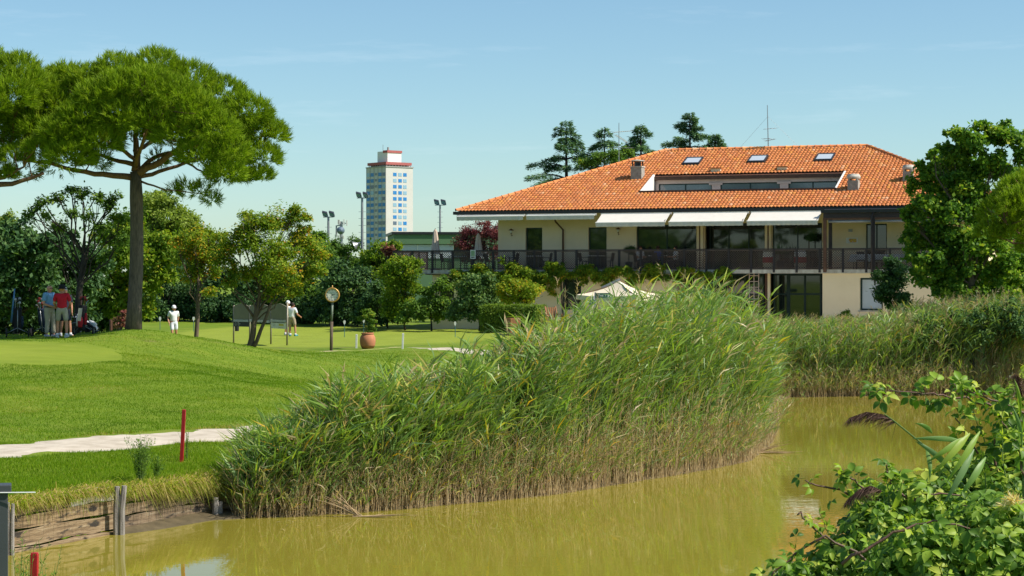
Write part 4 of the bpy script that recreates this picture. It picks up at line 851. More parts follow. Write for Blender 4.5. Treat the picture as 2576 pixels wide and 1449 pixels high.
# clipped box hedge
hd = thing('clipped_hedge', 'square clipped hedge with a flat golden top beside the green', 'hedge', G(wx(1288, 95.5), 95.5)); off = Vector(hd.location)
def boxleaf(a, b_, n, leaf):
    P = []; N = []
    A = [((b_[0]-a[0])*(b_[2]-a[2]), 1, a[1]), ((b_[0]-a[0])*(b_[2]-a[2])*.5, 1, b_[1]), ((b_[1]-a[1])*(b_[2]-a[2]), 0, a[0]), ((b_[1]-a[1])*(b_[2]-a[2]), 0, b_[0]), ((b_[0]-a[0])*(b_[1]-a[1]), 2, b_[2])]
    tot = sum(x[0] for x in A)
    for ar, ax, val in A:
        k = int(n*ar/tot); p = NP.uniform(a, b_, (k, 3)); p[:, ax] = val+NP.normal(0, .035, k)+.03*np.sin(p[:, (ax+1) % 3]*5); nn = np.zeros((k, 3)); nn[:, ax] = 1 if val == b_[ax] else -1; P.append(p); N.append(nn)
    P = np.concatenate(P); N = np.concatenate(N)+unit(len(P))*.8+np.array([0, 0, .35]); N /= np.linalg.norm(N, axis=1, keepdims=True); D = unit(len(P)); D -= N*(D*N).sum(1, keepdims=True); D /= np.linalg.norm(D, axis=1, keepdims=True)
    ln = leaf*NP.uniform(.7, 1.3, len(P)); V, Q = leaf_quads(P, D, N, ln, ln*.6); return np_mesh('foliage', V, Q=Q, mats=[LM['hedge']], tint=np.repeat(np.clip(NP.normal(.5, .2, len(P)), 0, 1), 4))
hw = (1357-1212)*95.5/F/2
link('foliage', boxleaf((-hw, -.6, -.05), (hw, 1.2, (822-758)*95.5/F), 15000, .09), hd); hd.rotation_euler = (0, 0, -.3)
k = MB(); k.box((-hw+.12, -.48, -.1), (hw-.12, 1.08, (822-758)*95.5/F-.12)); k.build('shade_core', mat('hedge shade core', (.03, .03, .015), None, 6, .9, .2), hd)  # solid box inside the leaves, its dark colour standing in for inner shade
# --- cedars behind the clubhouse
def cedar(label, X, Ytop, d_, hw_px, Ybot, seed, dense=1.0, skew=0):
    rs = random.Random(seed); top = px(X, Ytop, d_); base = Vector((top.x, d_, 1.6)); t_ = thing('cedar', label, 'tree', base, 0, 'cedars behind the clubhouse'); H_ = top.z-base.z; HW = hw_px*d_/F
    mb = MB(); mb.tube([(0, 0, -.2), (.05, 0, H_*.5), (0, 0, H_*.98)], [.28, .18, .02], 8); PP, DD, LN = [], [], []
    zb = (px(X, Ybot, d_).z-base.z)
    z = zb-3
    while z < H_-.15:
        f = max(0, (H_-z)/(H_-zb)); 
        for _ in range(4 if f > .2 else 3):
            a = rs.uniform(0, 2*math.pi); ln = HW*min(1.25, f**.8)*rs.uniform(.35, 1.15)+.15; up_ = rs.uniform(.1, .5)
            if math.cos(a)*skew > 0: ln *= 1.25
            d0 = Vector((math.cos(a), math.sin(a), up_)); pts = []
            for i in range(7):
                s = i/6; p = Vector((0, 0, z))+d0*ln*s; p.z -= .34*ln*s*s; pts.append(p)
            mb.tube(pts, tp(.05*f+.02, .006, 7), 5, cap=False); side = Vector((-d0.y, d0.x, 0)).normalized()
            n = int(190*ln)
            for _ in range(n):
                s = rs.uniform(.12, 1)**.75; i = min(5, int(s*6)); p = pts[i].lerp(pts[i+1], s*6-i); w = .2*ln*(1.15-s)*rs.gauss(0, .75); q = p+side*w+Vector((0, 0, rs.gauss(.0, .07)-abs(w)*.45-abs(rs.gauss(0, .08)))); PP.append(q); dd = d0*.7+side*(.9 if w > 0 else -.9)+Vector((rs.gauss(0, .3), rs.gauss(0, .3), rs.uniform(-.95, .2))); DD.append(dd.normalized()); LN.append(rs.uniform(.16, .34))
        z += rs.uniform(.3, .62)*(.45+.6*f)/dense
    mb.build('trunk', BK['dark'], t_, smooth=True)
    P = np.array(PP); D = np.array(DD); N = unit(len(P))*.6+np.array([0, 0, .8]); N /= np.linalg.norm(N, axis=1, keepdims=True); ln = np.array(LN); V, Q = leaf_quads(P, D, N, ln, ln*.24)
    link('crown', np_mesh('crown', V, Q=Q, mats=[LM['cedar']], tint=np.repeat(np.clip(NP.normal(.5, .2, len(P)), 0, 1), 4)), t_)
cedar('slender cedar with a pointed top and wide open boughs, first on the left', 1424, 298, 132, 78, 440, 3, .8, -1)
cedar('cedar with drooping boughs behind the television aerial', 1520, 318, 130, 62, 400, 4, 1.0)
cedar('dense cedar between the aerial and the tallest cedar', 1612, 312, 134, 60, 400, 5, 1.3)
cedar('tallest cedar rising behind the roof ridge', 1735, 278, 130, 66, 390, 8, 1.3)
cedar('small cedar top just showing over the ridge', 1798, 332, 136, 32, 390, 9, 1.3)
tree('dense_tree', 'leafy green tree top showing above the hip of the roof', 'tree', 1560, 820, 128, [(1545, 395, 26), (1500, 400, 24), (1580, 385, 20), (1470, 412, 22)], 'mid', .15, .2, 460, cover=2.5, base=(wx(1540, 128), 128, 1.6), tbase=.5)
# --- big sweetgum beside the clubhouse
tree('sweetgum', 'large leafy light-green tree hiding the right end of the clubhouse', 'tree', 2440, 790, 84,
     [(2400, 400, 40), (2440, 360, 38), (2490, 345, 36), (2530, 345, 34), (2465, 320, 22), (2530, 310, 16), (2555, 360, 30), (2345, 400, 16), (2375, 370, 18), (2350, 385, 12), (2410, 340, 24), (2340, 440, 36), (2390, 460, 48), (2450, 430, 52), (2510, 420, 48), (2310, 470, 34), (2330, 520, 42), (2300, 540, 28), (2280, 530, 12), (2390, 540, 55), (2450, 520, 55), (2330, 590, 44), (2310, 620, 34), (2400, 620, 55), (2470, 610, 55), (2530, 680, 50), (2500, 640, 44, 2.5), (2550, 640, 44, 3), (2480, 700, 44, 2.8), (2540, 700, 50, 3), (2500, 750, 40, 2.5), (2560, 750, 44, 2.5), (2420, 650, 44, 2.5), (2360, 620, 40, 2.2), (2290, 600, 24), (2285, 565, 20), (2340, 660, 44), (2300, 650, 28), (2400, 690, 52), (2470, 690, 52), (2330, 710, 36), (2390, 740, 40), (2450, 745, 40), (2520, 745, 40), (2325, 445, 14), (2570, 400, 30), (2270, 530, 8), (2300, 685, 16), (2420, 385, 36), (2310, 415, 14), (2585, 720, 45)]+[(R0.uniform(2335, 2600), R0.uniform(420, 745), 44, R0.uniform(-.6, 2.4)) for _ in range(26)]+[(R0.uniform(2400, 2560), R0.uniform(345, 440), 30, R0.uniform(-.6, 1.6)) for _ in range(9)],
     'plane', .17, .24, 600, bark='brown', dj=1.0, cover=3.0, aspect=.75, tbase=.48, tintj=.2, sub=.34)
tree('sweetgum', 'darker leafy tree standing behind the round pine at the right edge', 'tree', 2590, 790, 90,
     [(2580, 345, 24), (2565, 440, 30), (2590, 400, 40), (2620, 380, 40), (2600, 480, 50), (2640, 450, 50), (2560, 500, 20), (2620, 560, 50), (2600, 650, 50)], 'plane', .15, .2, 600, bark='brown', cover=2.6, aspect=.75, tbase=.4, tintj=.16)

# wood across the course to the left, mirrored in the clubhouse windows
wb = []
for i in range(46):
    t__ = R0.random(); x = -48-38*t__+R0.uniform(-4, 4); y = 68-90*t__+R0.uniform(-4, 4); wb += [((x, y, R0.uniform(2.5, 9.5)), R0.uniform(2.2, 3.8))]
tag(link('far_wood', crown_mesh('far_wood', wb, LM['mid'], .55, cover=1.2, tbase=.5)), 'wood on the left of the course mirrored in the windows', kind='stuff')
# ------------------------------------------------------------------ far buildings, masts
def onground(X, Y, d0=27, d1=170):
    dd = np.arange(d0, d1, .1); x = (X-1288)/F*dd; z = ZC-(Y-HZ)/F*dd; g_ = gz(x, dd); k = np.argmax(g_ >= z); return Vector((x[k], dd[k], g_[k]))
M['towerwall'] = mat('tower concrete', (.58, .56, .53), (.54, .52, .49), .25, .9, 0)
M['towerrib'] = mat('tower ribs', (.36, .35, .33), (.32, .31, .3), .5, .9, 0)
M['towerred'] = mat('tower red cornice', (.42, .12, .11), (.38, .1, .1), .5, .8, 0)
M['blueglass'] = glassmat('blue tower window', (.015, .2, .52), .3, .3)
M['paleglass'] = glassmat('pale blue tower window', (.25, .42, .55), .25, .6)
M['darkglass'] = glassmat('dark tower window', (.09, .13, .2), .25, .5)
DT = 980.0; mpp = DT/F
cor = px(971, 640, DT); TWS = 16.6; PHI = math.radians(39.7)
tw = thing('tower_block', 'tall grey apartment tower with blue windows and a red-capped roof', 'tower', (cor.x, DT, 1.6), 0)
# local axes from the near corner: a along the left face (going left and back), b along the right face (going right and back)
aV = Vector((-math.sin(PHI), math.cos(PHI), 0)); bV = Vector((math.cos(PHI), math.sin(PHI), 0))
HT = px(971, 420, DT).z-1.6; ST = 15.35*mpp
def tbox(mb, a0, a1, b0, b1, z0, z1, m=0):
    vs = [aV*a+bV*b_+Vector((0, 0, z)) for z in (z0, z1) for a, b_ in ((a0, b0), (a1, b0), (a1, b1), (a0, b1))]
    mb.add(vs, [(0, 1, 2, 3), (7, 6, 5, 4), (4, 5, 1, 0), (5, 6, 2, 1), (6, 7, 3, 2), (7, 4, 0, 3)], m)
w_ = MB(); tbox(w_, 0, TWS, 0, TWS, -2, HT); w_.build('wall', M['towerwall'], tw)
rb = MB()
aw = TWS/5
for k in range(6): a = min(max(k*aw, .15), TWS-.15); tbox(rb, a-.08, a+.08, -.16, -.01, 0, HT)
for k in (0, 2): pass
rib = rb.build('facade_ribs', M['towerrib'], tw); rib['kind'] = 'stuff'
cn = MB(); tbox(cn, -.3, TWS+.3, -.3, TWS+.3, HT+.01, HT+.5); cn.build('roof_slab', M['towerrib'], tw)
for (a, b_) in [(.5+i*1.6, -.2) for i in range(10)]+[(-.2, .5+i*1.6) for i in range(10)]: pass
pc = MB(); 
for i in range(9): tbox(pc, 1+i*1.8, 1.3+i*1.8, .8, 1.1, HT+.5, HT+1.2); tbox(pc, .8, 1.1, 1+i*1.8, 1.3+i*1.8, HT+.5, HT+1.2)
o = pc.build('loggia_posts', M['towerwall'], tw); o['kind'] = 'stuff'
pc = MB(); tbox(pc, 2.4, TWS, 2.4, TWS, HT+.5, HT+1.25); pc.build('set_back_storey', M['towerwall'], tw)
pc = MB(); tbox(pc, .2, TWS-.6, .2, TWS-.6, HT+1.25, HT+2.6); pc.build('cornice', M['towerred'], tw)
pc = MB(); tbox(pc, 3.5, 12, 3.5, 12, HT+2.6, HT+7.4); pc.build('plant_room', M['white'], tw)
pc = MB(); tbox(pc, 3.2, 7, 3.2, 12.3, HT+7.41, HT+8.6); pc.build('cornice', M['towerred'], tw)
pc = MB(); tbox(pc, 7.01, 12.1, 3.6, 8, HT+7.41, HT+8.2); pc.build('roof_tank', M['white'], tw)
pc = MB(); p0 = aV*5+bV*5; pc.tube([p0+Vector((0, 0, HT+8.4)), p0+Vector((0, 0, HT+10.2))], .5, 8); pc.build('flue', M['towerrib'], tw)
pc = MB(); p0 = aV*8+bV*4; pc.tube([p0+Vector((0, 0, HT+8)), p0+Vector((0, 0, HT+11.5))], .12, 5); pc.build('aerial', M['greymetal'], tw)
wm_ = {}
def twin(face, w, h, g_):
    key = (face, round(w, 2), round(h, 2), g_)
    if key not in wm_:
        mb = MB(); 
        if face == 'a': 
            for (x0, x1) in ((-w/2, -w/6), (-w/6, w/6), (w/6, w/2)): tbox(mb, x0+.06, x1-.06, -.1, -.05, .06, h-.06, 1)
            tbox(mb, -w/2, w/2, -.049, -.006, 0, h, 0)
        else:
            for (x0, x1) in ((-w/2, 0), (0, w/2)): tbox(mb, -.1, -.05, x0+.06, x1-.06, .06, h-.06, 1)
            tbox(mb, -.049, -.006, -w/2, w/2, 0, h, 0)
        wm_[key] = mb.mesh('window', [M['towerwall'], M[g_]])
    return wm_[key]
rt = random.Random(5)
for fl in range(22):
    z = HT-3.4-fl*ST-1.0
    if z < 4: break
    for k in range(5):
        if k == 2:
            for s_ in (-.6, .6):
                o = link('window', twin('a', .8, 1.3, 'darkglass'), tw); o.location = aV*((k+.5)*aw+s_)+Vector((0, 0, z+.5))
            continue
        o = link('window', twin('a', 2.7, 1.85, rt.choice(['blueglass']*6+['paleglass']*3+['darkglass'])), tw); o.location = aV*((k+.5)*aw)+Vector((0, 0, z))
    for bb in (5.4, 8.6, 11.6):
        o = link('window', twin('b', 2.2, 1.8, rt.choice(['blueglass']*4+['paleglass']*6+['darkglass'])), tw); o.location = bV*bb+Vector((0, 0, z))
# green flat-roofed annex
d = 150.0
an = thing('annex', 'low green flat-roofed building with a long strip window behind the terrace', 'building', (wx(990, d), d, 1.6), 0)
axr = Vector((1, .12, 0)).normalized(); ayr = Vector((-.12, 1, 0)).normalized()
def abox(mb, u0, u1, v0, v1, z0, z1, m=0):
    vs = [axr*u+ayr*v+Vector((0, 0, z)) for z in (z0, z1) for u, v in ((u0, v0), (u1, v0), (u1, v1), (u0, v1))]
    mb.add(vs, [(3, 2, 1, 0), (4, 5, 6, 7), (0, 1, 5, 4), (1, 2, 6, 5), (2, 3, 7, 6), (3, 0, 4, 7)], m)
M['greenwall'] = mat('green cladding', (.1, .19, .09), (.085, .165, .08), .7, .7, .03)
zt_ = px(990, 585, d).z-1.6; zm = px(990, 614, d).z-1.6; z2 = px(990, 630, d).z-1.6-.6
for k in range(3):
    mb = MB(); abox(mb, k*3.4+.01, k*3.4+3.39, -.25, -.01, zm, zt_-.15); mb.build('cladding_panel', M['greenwall'], an)
mb = MB(); abox(mb, 0, 10.2, 0, 8, -.5, zt_-.16); mb.build('wall', M['greenwall'], an)
mb = MB(); abox(mb, -.15, 10.3, -.35, 8.1, zt_-.15, zt_+.05); mb.build('roof_edge', M['gutter'], an)
for k in range(5):
    mb = MB(); abox(mb, .5+k*1.35, 1.78+k*1.35, -.06, -.01, z2, zm-.05); mb.build('window', M['whiteblind'] if k != 3 else M['glass'], an)
    mb = MB(); abox(mb, 1.785+k*1.35, 1.845+k*1.35, -.09, -.01, z2, zm-.05); mb.build('mullion', M['white'], an)
# reddish roof stub seen beside the right hip
d = 125.0; p0 = px(2362, 440, d); st_ = thing('red_chimney_stack', 'square dark-red chimney stack behind the right hip of the roof', 'chimney', (p0.x, d, rz(4)-1.0)); mb = MB(); mb.box((-.45, -.4, 0), (.5, .4, px(2362, 396, d).z-rz(4)+1.0)); mb.build('stack', mat('dark red brick', (.18, .05, .045), (.12, .035, .03), 9, .9, .3), st_)
mb = MB(); mb.box((-.52, -.47, px(2362, 396, d).z-rz(4)+1.0), (.57, .47, px(2362, 393, d).z-rz(4)+1.05)); mb.build('cap', M['concrete'], st_)
# floodlight masts
def flood(X, Ytop, d_, label, horn=None):
    b0 = (wx(X, d_), d_, 1.6); h = px(X, Ytop, d_).z-1.6; t_ = thing('floodlight_mast', label, 'floodlight', b0, 0, 'floodlight masts behind the trees'); s_ = d_/F
    mb = MB(); mb.tube([(0, 0, 0), (0, 0, h)], [.11, .07], 8)
    z = 3.0
    while z < h-.5: mb.beam((-.22, 0, z), (.22, 0, z), .02, .02); z += .42
    mb.build('pole', M['greymetal'], t_)
    mb = MB(); mb.beam((-13*s_, 0, h), (13*s_, 0, h), .06, .06); mb.build('crossarm', M['greymetal'], t_)
    for sx in (-1, 1):
        mb = MB(); c = Vector((sx*8.5*s_, -.1, h+6*s_)); A_ = Vector((6*s_, 0, -1.5*s_)); B_ = Vector((-1*s_, -.12, 5*s_)); N_ = Vector((0, .3, .1))
        vs = [c+a*A_+b_*B_+n_*N_ for n_ in (0, 1) for a, b_ in ((-1, -1), (1, -1), (1, 1), (-1, 1))]; mb.add(vs, [(0, 1, 2, 3), (7, 6, 5, 4), (0, 4, 5, 1), (1, 5, 6, 2), (2, 6, 7, 3), (3, 7, 4, 0)])
        mb.beam(c-Vector((0, 0, 5*s_)), c-Vector((0, 0, 6.2*s_)), .06, .06); o = mb.build('lamp_head', M['darkmetal'], t_)
        mb = MB(); vs = [c+a*.8*A_+b_*.8*B_-N_*.06 for a, b_ in ((-1, -1), (1, -1), (1, 1), (-1, 1))]; mb.add(vs, [(0, 1, 2, 3)]); mb.build('lamp_glass', M['paleglass'], o)
    if horn:
        mb = MB(); z = px(X, horn, d_).z-1.6; Mx = Matrix.Rotation(math.radians(-115), 3, 'Y'); mb.lathe([(.05, 0), (.09, .2), (.28, .45)], (-.08, 0, z), 12, M=Mx); mb.build('loudspeaker', M['greymetal'], t_)
    return t_
flood(826, 546, 126, 'short floodlight mast beside the telecom dish', 655); flood(911, 498, 122, 'tallest floodlight mast, rising in front of the tower', 610); flood(1107, 516, 160, 'floodlight mast standing behind the green annex roof')
# telecom mast
d = 210.0; s_ = d/F; tm = thing('telecom_mast', 'telecom mast with a round grey dish and white panel antennas above the trees', 'mast', (wx(858, d), d, 1.6)); zc = lambda Y: px(858, Y, d).z-1.6
mb = MB(); mb.tube([(0, .2, 0), (0, .2, zc(557))], [.3, .15], 8)
mb.tube([(-12*s_, .1, zc(595)), (-12*s_, .1, zc(568)), (0, .1, zc(566))], .09, 6); mb.beam((-9*s_, .2, zc(560)), (15*s_, .2, zc(562)), .1, .1); mb.build('pole', M['greymetal'], tm)
mb = MB(); Mx = Matrix.Rotation(math.radians(90), 3, 'X'); mb.lathe([(9.7*s_, 0), (9.8*s_, .1), (9.5*s_, .5), (3*s_, .8)], (0, -.6+.4, zc(580)), 28, M=Mx); mb.build('dish', mat('blue-grey dish', (.13, .18, .24), None, 2, .6, 0), tm)
for dx, y0, y1 in ((-7.3, 553, 564), (-4.8, 553, 565), (7.0, 552, 567), (14.2, 554, 568), (-14, 590, 598), (-7, 592, 600), (6, 593, 601)):
    mb = MB(); mb.box((dx*s_-.07, -.05, zc(y1)), (dx*s_+.09, .1, zc(y0))); mb.build('panel_antenna', M['white'], tm)

# ------------------------------------------------------------------ timber bank, stakes, fence post
M['plank'] = None
def plankmat():
    m, t, b, _ = nodes('weathered plank'); n1 = noise(t, 5, 6, .7, sc=(.25, 2, 5)); n2 = noise(t, 3, 5, .65, sc=(.7, 1, 2.5)); oi = t.nodes.new('ShaderNodeObjectInfo')
    c = ramp(t, n1, [(.3, (.07, .05, .035)), (.48, (.25, .18, .11)), (.7, (.44, .37, .27))]); c2 = ramp(t, oi.outputs['Random'], [(0, (.75, .72, .7)), (.5, (1, .92, .75)), (1, (.6, .55, .5))]); c = mixc(t, 1, c, c2, 'MULTIPLY')
    c = mixc(t, ramp(t, n2, [(.54, (0, 0, 0)), (.62, (1, 1, 1))]), c, (.035, .027, .02)); t.links.new(c, b.inputs['Base Color']); b.inputs['Roughness'].default_value = .95; bump(t, b, n1, .7, .03); return m
M['plank'] = plankmat()
M['bleach'] = mat('bleached flaking plank', (.72, .68, .62), (.3, .22, .15), 3, .95, .5, sc=(.5, 1, 3))
M['greypost'] = mat('split grey post', (.34, .31, .28), (.13, .11, .095), 8, .95, .8, sc=(3, 3, .35))
tbw = thing('timber_bank', 'low weathered plank retaining wall along the water with split posts', 'retaining wall', (*wpt(290, 1338), 0)); off = Vector(tbw.location)
def plank(p, q, z0, z1, th=.055, m='plank', tilt=0, out=0):
    p = Vector((*p, 0)); q = Vector((*q, 0)); d_ = (q-p).normalized(); n_ = Vector((d_.y, -d_.x, 0)); L_ = (q-p).length; mb = MB(); N = 12; vs = []; zc_ = (z0+z1)/2; ph = R0.uniform(0, 6)
    for i in range(N+1):
        s = i/N-.5; o_ = R0.gauss(0, .007); a = .012*math.sin(i*.9+ph)+R0.gauss(0, .004); b_ = .014*math.sin(i*.7+ph*2)-.012+R0.gauss(0, .005)+tilt*s
        for zz_, oo in ((z0+a, 0), (z0+a, th), (z1+b_, th), (z1+b_, 0)): vs.append(Vector((s*L_, -oo-o_, zz_-zc_)))
    fs = []
    for i in range(N):
        for k in range(4): fs.append((i*4+k, i*4+(k+1) % 4, (i+1)*4+(k+1) % 4, (i+1)*4+k))
    fs += [(3, 2, 1, 0), (N*4, N*4+1, N*4+2, N*4+3)]
    mb.add(vs, fs); o = mb.build('plank', M[m], tbw); o.location = (p+q)/2+n_*out+Vector((0, 0, zc_))-off; o.rotation_euler = (0, 0, math.atan2(d_.y, d_.x)); return o
S0, S1, S2, S3 = wpt(-300, 1447), wpt(22, 1390), wpt(288, 1339), wpt(548, 1293)
def lerp2(a, b_, s): return (a[0]+(b_[0]-a[0])*s, a[1]+(b_[1]-a[1])*s)
for a, b_ in ((S0, S1), (S1, S2)):
    plank(a, b_, -.25, .06, .1, out=.03); plank(a, b_, .075, .33, out=.01); plank(a, b_, .345, .56, out=-.03); plank(lerp2(a, b_, .02), lerp2(a, b_, .55), .565, .7, out=-.03); plank(lerp2(a, b_, .4), lerp2(a, b_, .99), .567, .79, m='bleach', out=-.035)
plank(lerp2(S2, S3, .03), lerp2(S2, S3, .98), .02, .27); plank(lerp2(S2, S3, .03), lerp2(S2, S3, .6), .275, .47, out=-.02); plank(lerp2(S2, S3, .55), lerp2(S2, S3, .99), .273, .42, out=-.03); plank(lerp2(S2, S3, .0), lerp2(S2, S3, .5), .475, .6, out=-.03, m='plank')
plank(S3, wpt(700, 1296), -.1, .22); plank(S3, wpt(660, 1297), .225, .42, out=-.02)
def spost(X, Yb, z1, r=.075, lean=.02, cleft=True):
    x, y = wpt(X, Yb); mb = MB()
    for sx in ((-1, 1) if cleft else (0,)):
        rr = r*(.55 if cleft else 1); pts = [(x+sx*r*.48, y-.12, -.4), (x+sx*r*.5, y-.12, z1*.5), (x+sx*r*.62+lean, y-.12+R0.gauss(0, .01), z1-abs(sx)*R0.uniform(0, .04))]; mb.tube([Vector(p)-off for p in pts], [rr, rr, rr*.85], 7)
    if cleft: mb.tube([Vector((x, y-.1, -.4))-off, Vector((x, y-.1, z1*.8))-off], r*.6, 6)
    mb.build('post', M['greypost'], tbw)
spost(31, 1394, .83, .06, .0); spost(303, 1343, .83, .095, .03); spost(545, 1300, .36, .06, 0, False); spost(556, 1299, .28, .045, .01, False)
def stake(name, label, X, Yb, d_, Xt, Yt, w, m, group, b=None):
    b0 = b or G(wx(X, d_), d_); top = px(Xt, Yt, d_); t_ = thing(name, label, 'stake', b0, 0, group); mb = MB(); q = top-Vector(b0); mb.beam((0, 0, -.2), q-Vector((0, 0, w*.2)), w, w, up=(0, 1, 0)); 
    dq = q.normalized(); o = mb.build('shaft', M[m], t_, bevel=w*.07)
    mb = MB(); mb.beam(q-dq*w*.21, q, w*.93, w*.93, up=(0, 1, 0)); mb.build('cut_top', M[m], t_, bevel=w*.12); return t_
stake('hazard_stake', 'slightly leaning red stake in the grass between path and pond', 455, 1158, 38.2, 463, 1030, .068, 'red', 'red hazard stakes')
stake('hazard_stake', 'near red stake standing by the bottom edge of the water', 85, 1600, 18, 87, 1390, .065, 'red', 'red hazard stakes')
p0 = onground(896, 876); stake('marker_stake', 'white stake just left of the terracotta pot', 894, 876, p0.y, 897, 841, .075, 'stakewhite', 'white marker stakes', p0)
p0 = onground(1012, 878); stake('marker_stake', 'white stake right of the terracotta pot', 1012, 878, p0.y, 1014, 838, .075, 'stakewhite', 'white marker stakes', p0)
d = 9.0; fp = thing('fence_post', 'dark grey metal fence post with a flat cap at the near corner', 'post', (wx(3, d), d, gz(wx(3, d), d)), .25); zt_ = px(0, 1222, d).z-fp.location.z
M['anthracite'] = mat('anthracite paint', (.055, .06, .065), (.045, .05, .054), 3, .45, .04, bscale=80)
mb = MB(); mb.box((-.045, -.04, -.2), (.03, .035, zt_-.03)); mb.build('shaft', M['anthracite'], fp, bevel=.003)
mb = MB(); mb.box((-.055, -.055, zt_-.03), (.045, .05, zt_+.008)); mb.build('cap', M['anthracite'], fp, bevel=.004)
mb = MB(); zc_ = px(0, 1236, d).z-fp.location.z; mb.tube([(-1.2, -.06, zc_+.002), (-.05, -.05, zc_), (.15, -.075, zc_-.001)], .003, 6); mb.build('wire', M['stakewhite'], fp)

# ------------------------------------------------------------------ things on the lawn
M['gold'] = mat('brass bezel', (.5, .3, .08), (.42, .25, .06), 6, .4, .03, .3)
M['dial'] = mat('clock dial', (.78, .77, .7), (.74, .73, .66), 3, .6, 0)
M['polegreen'] = mat('aged green pole', (.2, .25, .19), (.1, .1, .075), 3, .6, .15, sc=(2, 2, .5))
M['ink'] = mat('dark ink', (.02, .02, .025), None, 3, .6, 0)
def text(s, size, m, parent, M4, name='lettering', ext=.002):
    cu = bpy.data.curves.new(name, 'FONT'); cu.body = s; cu.size = size; cu.extrude = ext; cu.align_x = 'CENTER'; cu.align_y = 'CENTER'
    o = bpy.data.objects.new(name, cu); COL.objects.link(o); dg = bpy.context.evaluated_depsgraph_get(); me = bpy.data.meshes.new_from_object(o.evaluated_get(dg)); bpy.data.objects.remove(o); me.materials.clear(); me.materials.append(m)
    o = link(name, me, parent); o.matrix_local = M4; o['kind'] = 'stuff'; return o
p0 = onground(833, 882); ck_ = thing('pole_clock', 'round brass-rimmed clock on a slim pole beside the putting green', 'clock', p0); s_ = p0.y/F
zc = px(836, 742, p0.y).z-p0.z; xc = 3*s_; R_ = 15.2*s_
mb = MB(); mb.tube([(0, 0, -.3), (.02, 0, zc*.52)], .062, 12, 0); mb.build('lower_pole', BK['brown'], ck_, smooth=True)
mb = MB(); mb.tube([(.02, 0, zc*.52), (xc, 0, zc-R_*1.15)], .045, 12, 0); mb.build('pole', M['polegreen'], ck_, smooth=True)
Mx = Matrix.Rotation(math.radians(90), 3, 'X')
mb = MB(); mb.lathe([(R_, .1), (R_*1.16, .12), (R_*1.24, .02), (R_*1.22, -.08), (R_*.9, -.12)], (xc, 0, zc), 40, M=Mx, cap=False); mb.build('bezel', M['gold'], ck_, smooth=True)
mb = MB(); mb.lathe([(.02, .0), (.03, .05), (.012, .09)], (xc, 0, zc+R_*1.22), 10); mb.build('finial', M['gold'], ck_)
mb = MB(); mb.lathe([(R_*1.02, .06), (R_*1.02, .075)], (xc, 0, zc), 40, M=Mx); di = mb.build('dial', M['dial'], ck_)
num = ['XII', 'I', 'II', 'III', 'IIII', 'V', 'VI', 'VII', 'VIII', 'IX', 'X', 'XI']
for k, nn in enumerate(num):
    a = math.radians(90-30*k); M4 = Matrix.Translation((xc+math.cos(a)*R_*.83, -.078, zc+math.sin(a)*R_*.83)) @ Matrix.Rotation(math.radians(90), 4, 'X') @ Matrix.Rotation(a-math.pi/2, 4, 'Z')
    text(nn, .062, M['ink'], di, M4, 'numeral')
for zz_, w_, h_ in ((.36, .2, .016), (.28, .1, .01), (-.4, .2, .012)):   # maker's lines, too small to read
    for q in range(int(w_/.02)): 
        pass
    mb = MB(); mb.box((xc-w_/2, -.079, zc+zz_*R_-h_/2), (xc+w_/2, -.0765, zc+zz_*R_+h_/2)); mb.build('small_print', mat('faint grey print', (.3, .34, .32), (.55, .57, .52), 90, .7, 0), di)
for ang, ln, wd in ((math.radians(90-30*2.53), R_*.55, .026), (math.radians(90-6*31), R_*.78, .018)):
    mb = MB(); dv = Vector((math.cos(ang), 0, math.sin(ang))); c = Vector((xc, -.085, zc)); mb.beam(c-dv*R_*.12, c+dv*ln, .004, wd, up=(0, 1, 0)) if False else mb.add([c-dv*R_*.12+Vector((-dv.z, 0, dv.x))*wd*.5, c-dv*R_*.12-Vector((-dv.z, 0, dv.x))*wd*.5, c+dv*ln-Vector((-dv.z, 0, dv.x))*wd*.2, c+dv*ln+Vector((-dv.z, 0, dv.x))*wd*.2], [(0, 1, 2, 3)]); mb.build('clock_hand', M['ink'], ck_)
p0 = onground(925, 877); s_ = p0.y/F; pt = thing('terracotta_pot', 'big round terracotta pot holding a leaning leafy plant on the lawn', 'pot', p0)
M['terra'] = mat('terracotta pot', (.5, .2, .095), (.38, .15, .075), 5, .85, .2)
mb = MB(); w_ = 20*s_; hh = 40*s_; mb.lathe([(w_*.72, 0), (w_*.9, hh*.18), (w_*.93, hh*.2), (w_*.93, hh*.24), (w_*.96, hh*.28), (w_*1.0, hh*.5), (w_*.95, hh*.72), (w_*.74, hh*.88), (w_*.7, hh*.9), (w_*.8, hh*.92), (w_*.82, hh*.97), (w_*.76, hh), (w_*.66, hh*.98), (w_*.6, hh*.85), (.01, hh*.84)], n=32); mb.build('body', M['terra'], pt, smooth=True)
pp_ = thing('potted_plant', 'small green bush leaning out of the terracotta pot', 'plant', p0+Vector((0, 0, hh*.84))); off = Vector(pp_.location)
bl = [(px(X, Y, p0.y)-off, r*s_) for X, Y, r in [(930, 835, 7), (934, 822, 9), (931, 805, 10), (936, 792, 11), (918, 795, 11), (906, 803, 7), (925, 784, 8), (938, 812, 8), (940, 828, 6)]]
link('foliage', crown_mesh('foliage', bl, LM['mid'], .07, cover=4.5, tbase=.6), pp_)
mb = MB()
for b__ in bl[1:6]: mb.tube(bend((0, 0, -.02), b__[0], 0, 4), [.014, .012, .01, .008, .005], 5)
mb.build('stem', BK['brown'], pp_)
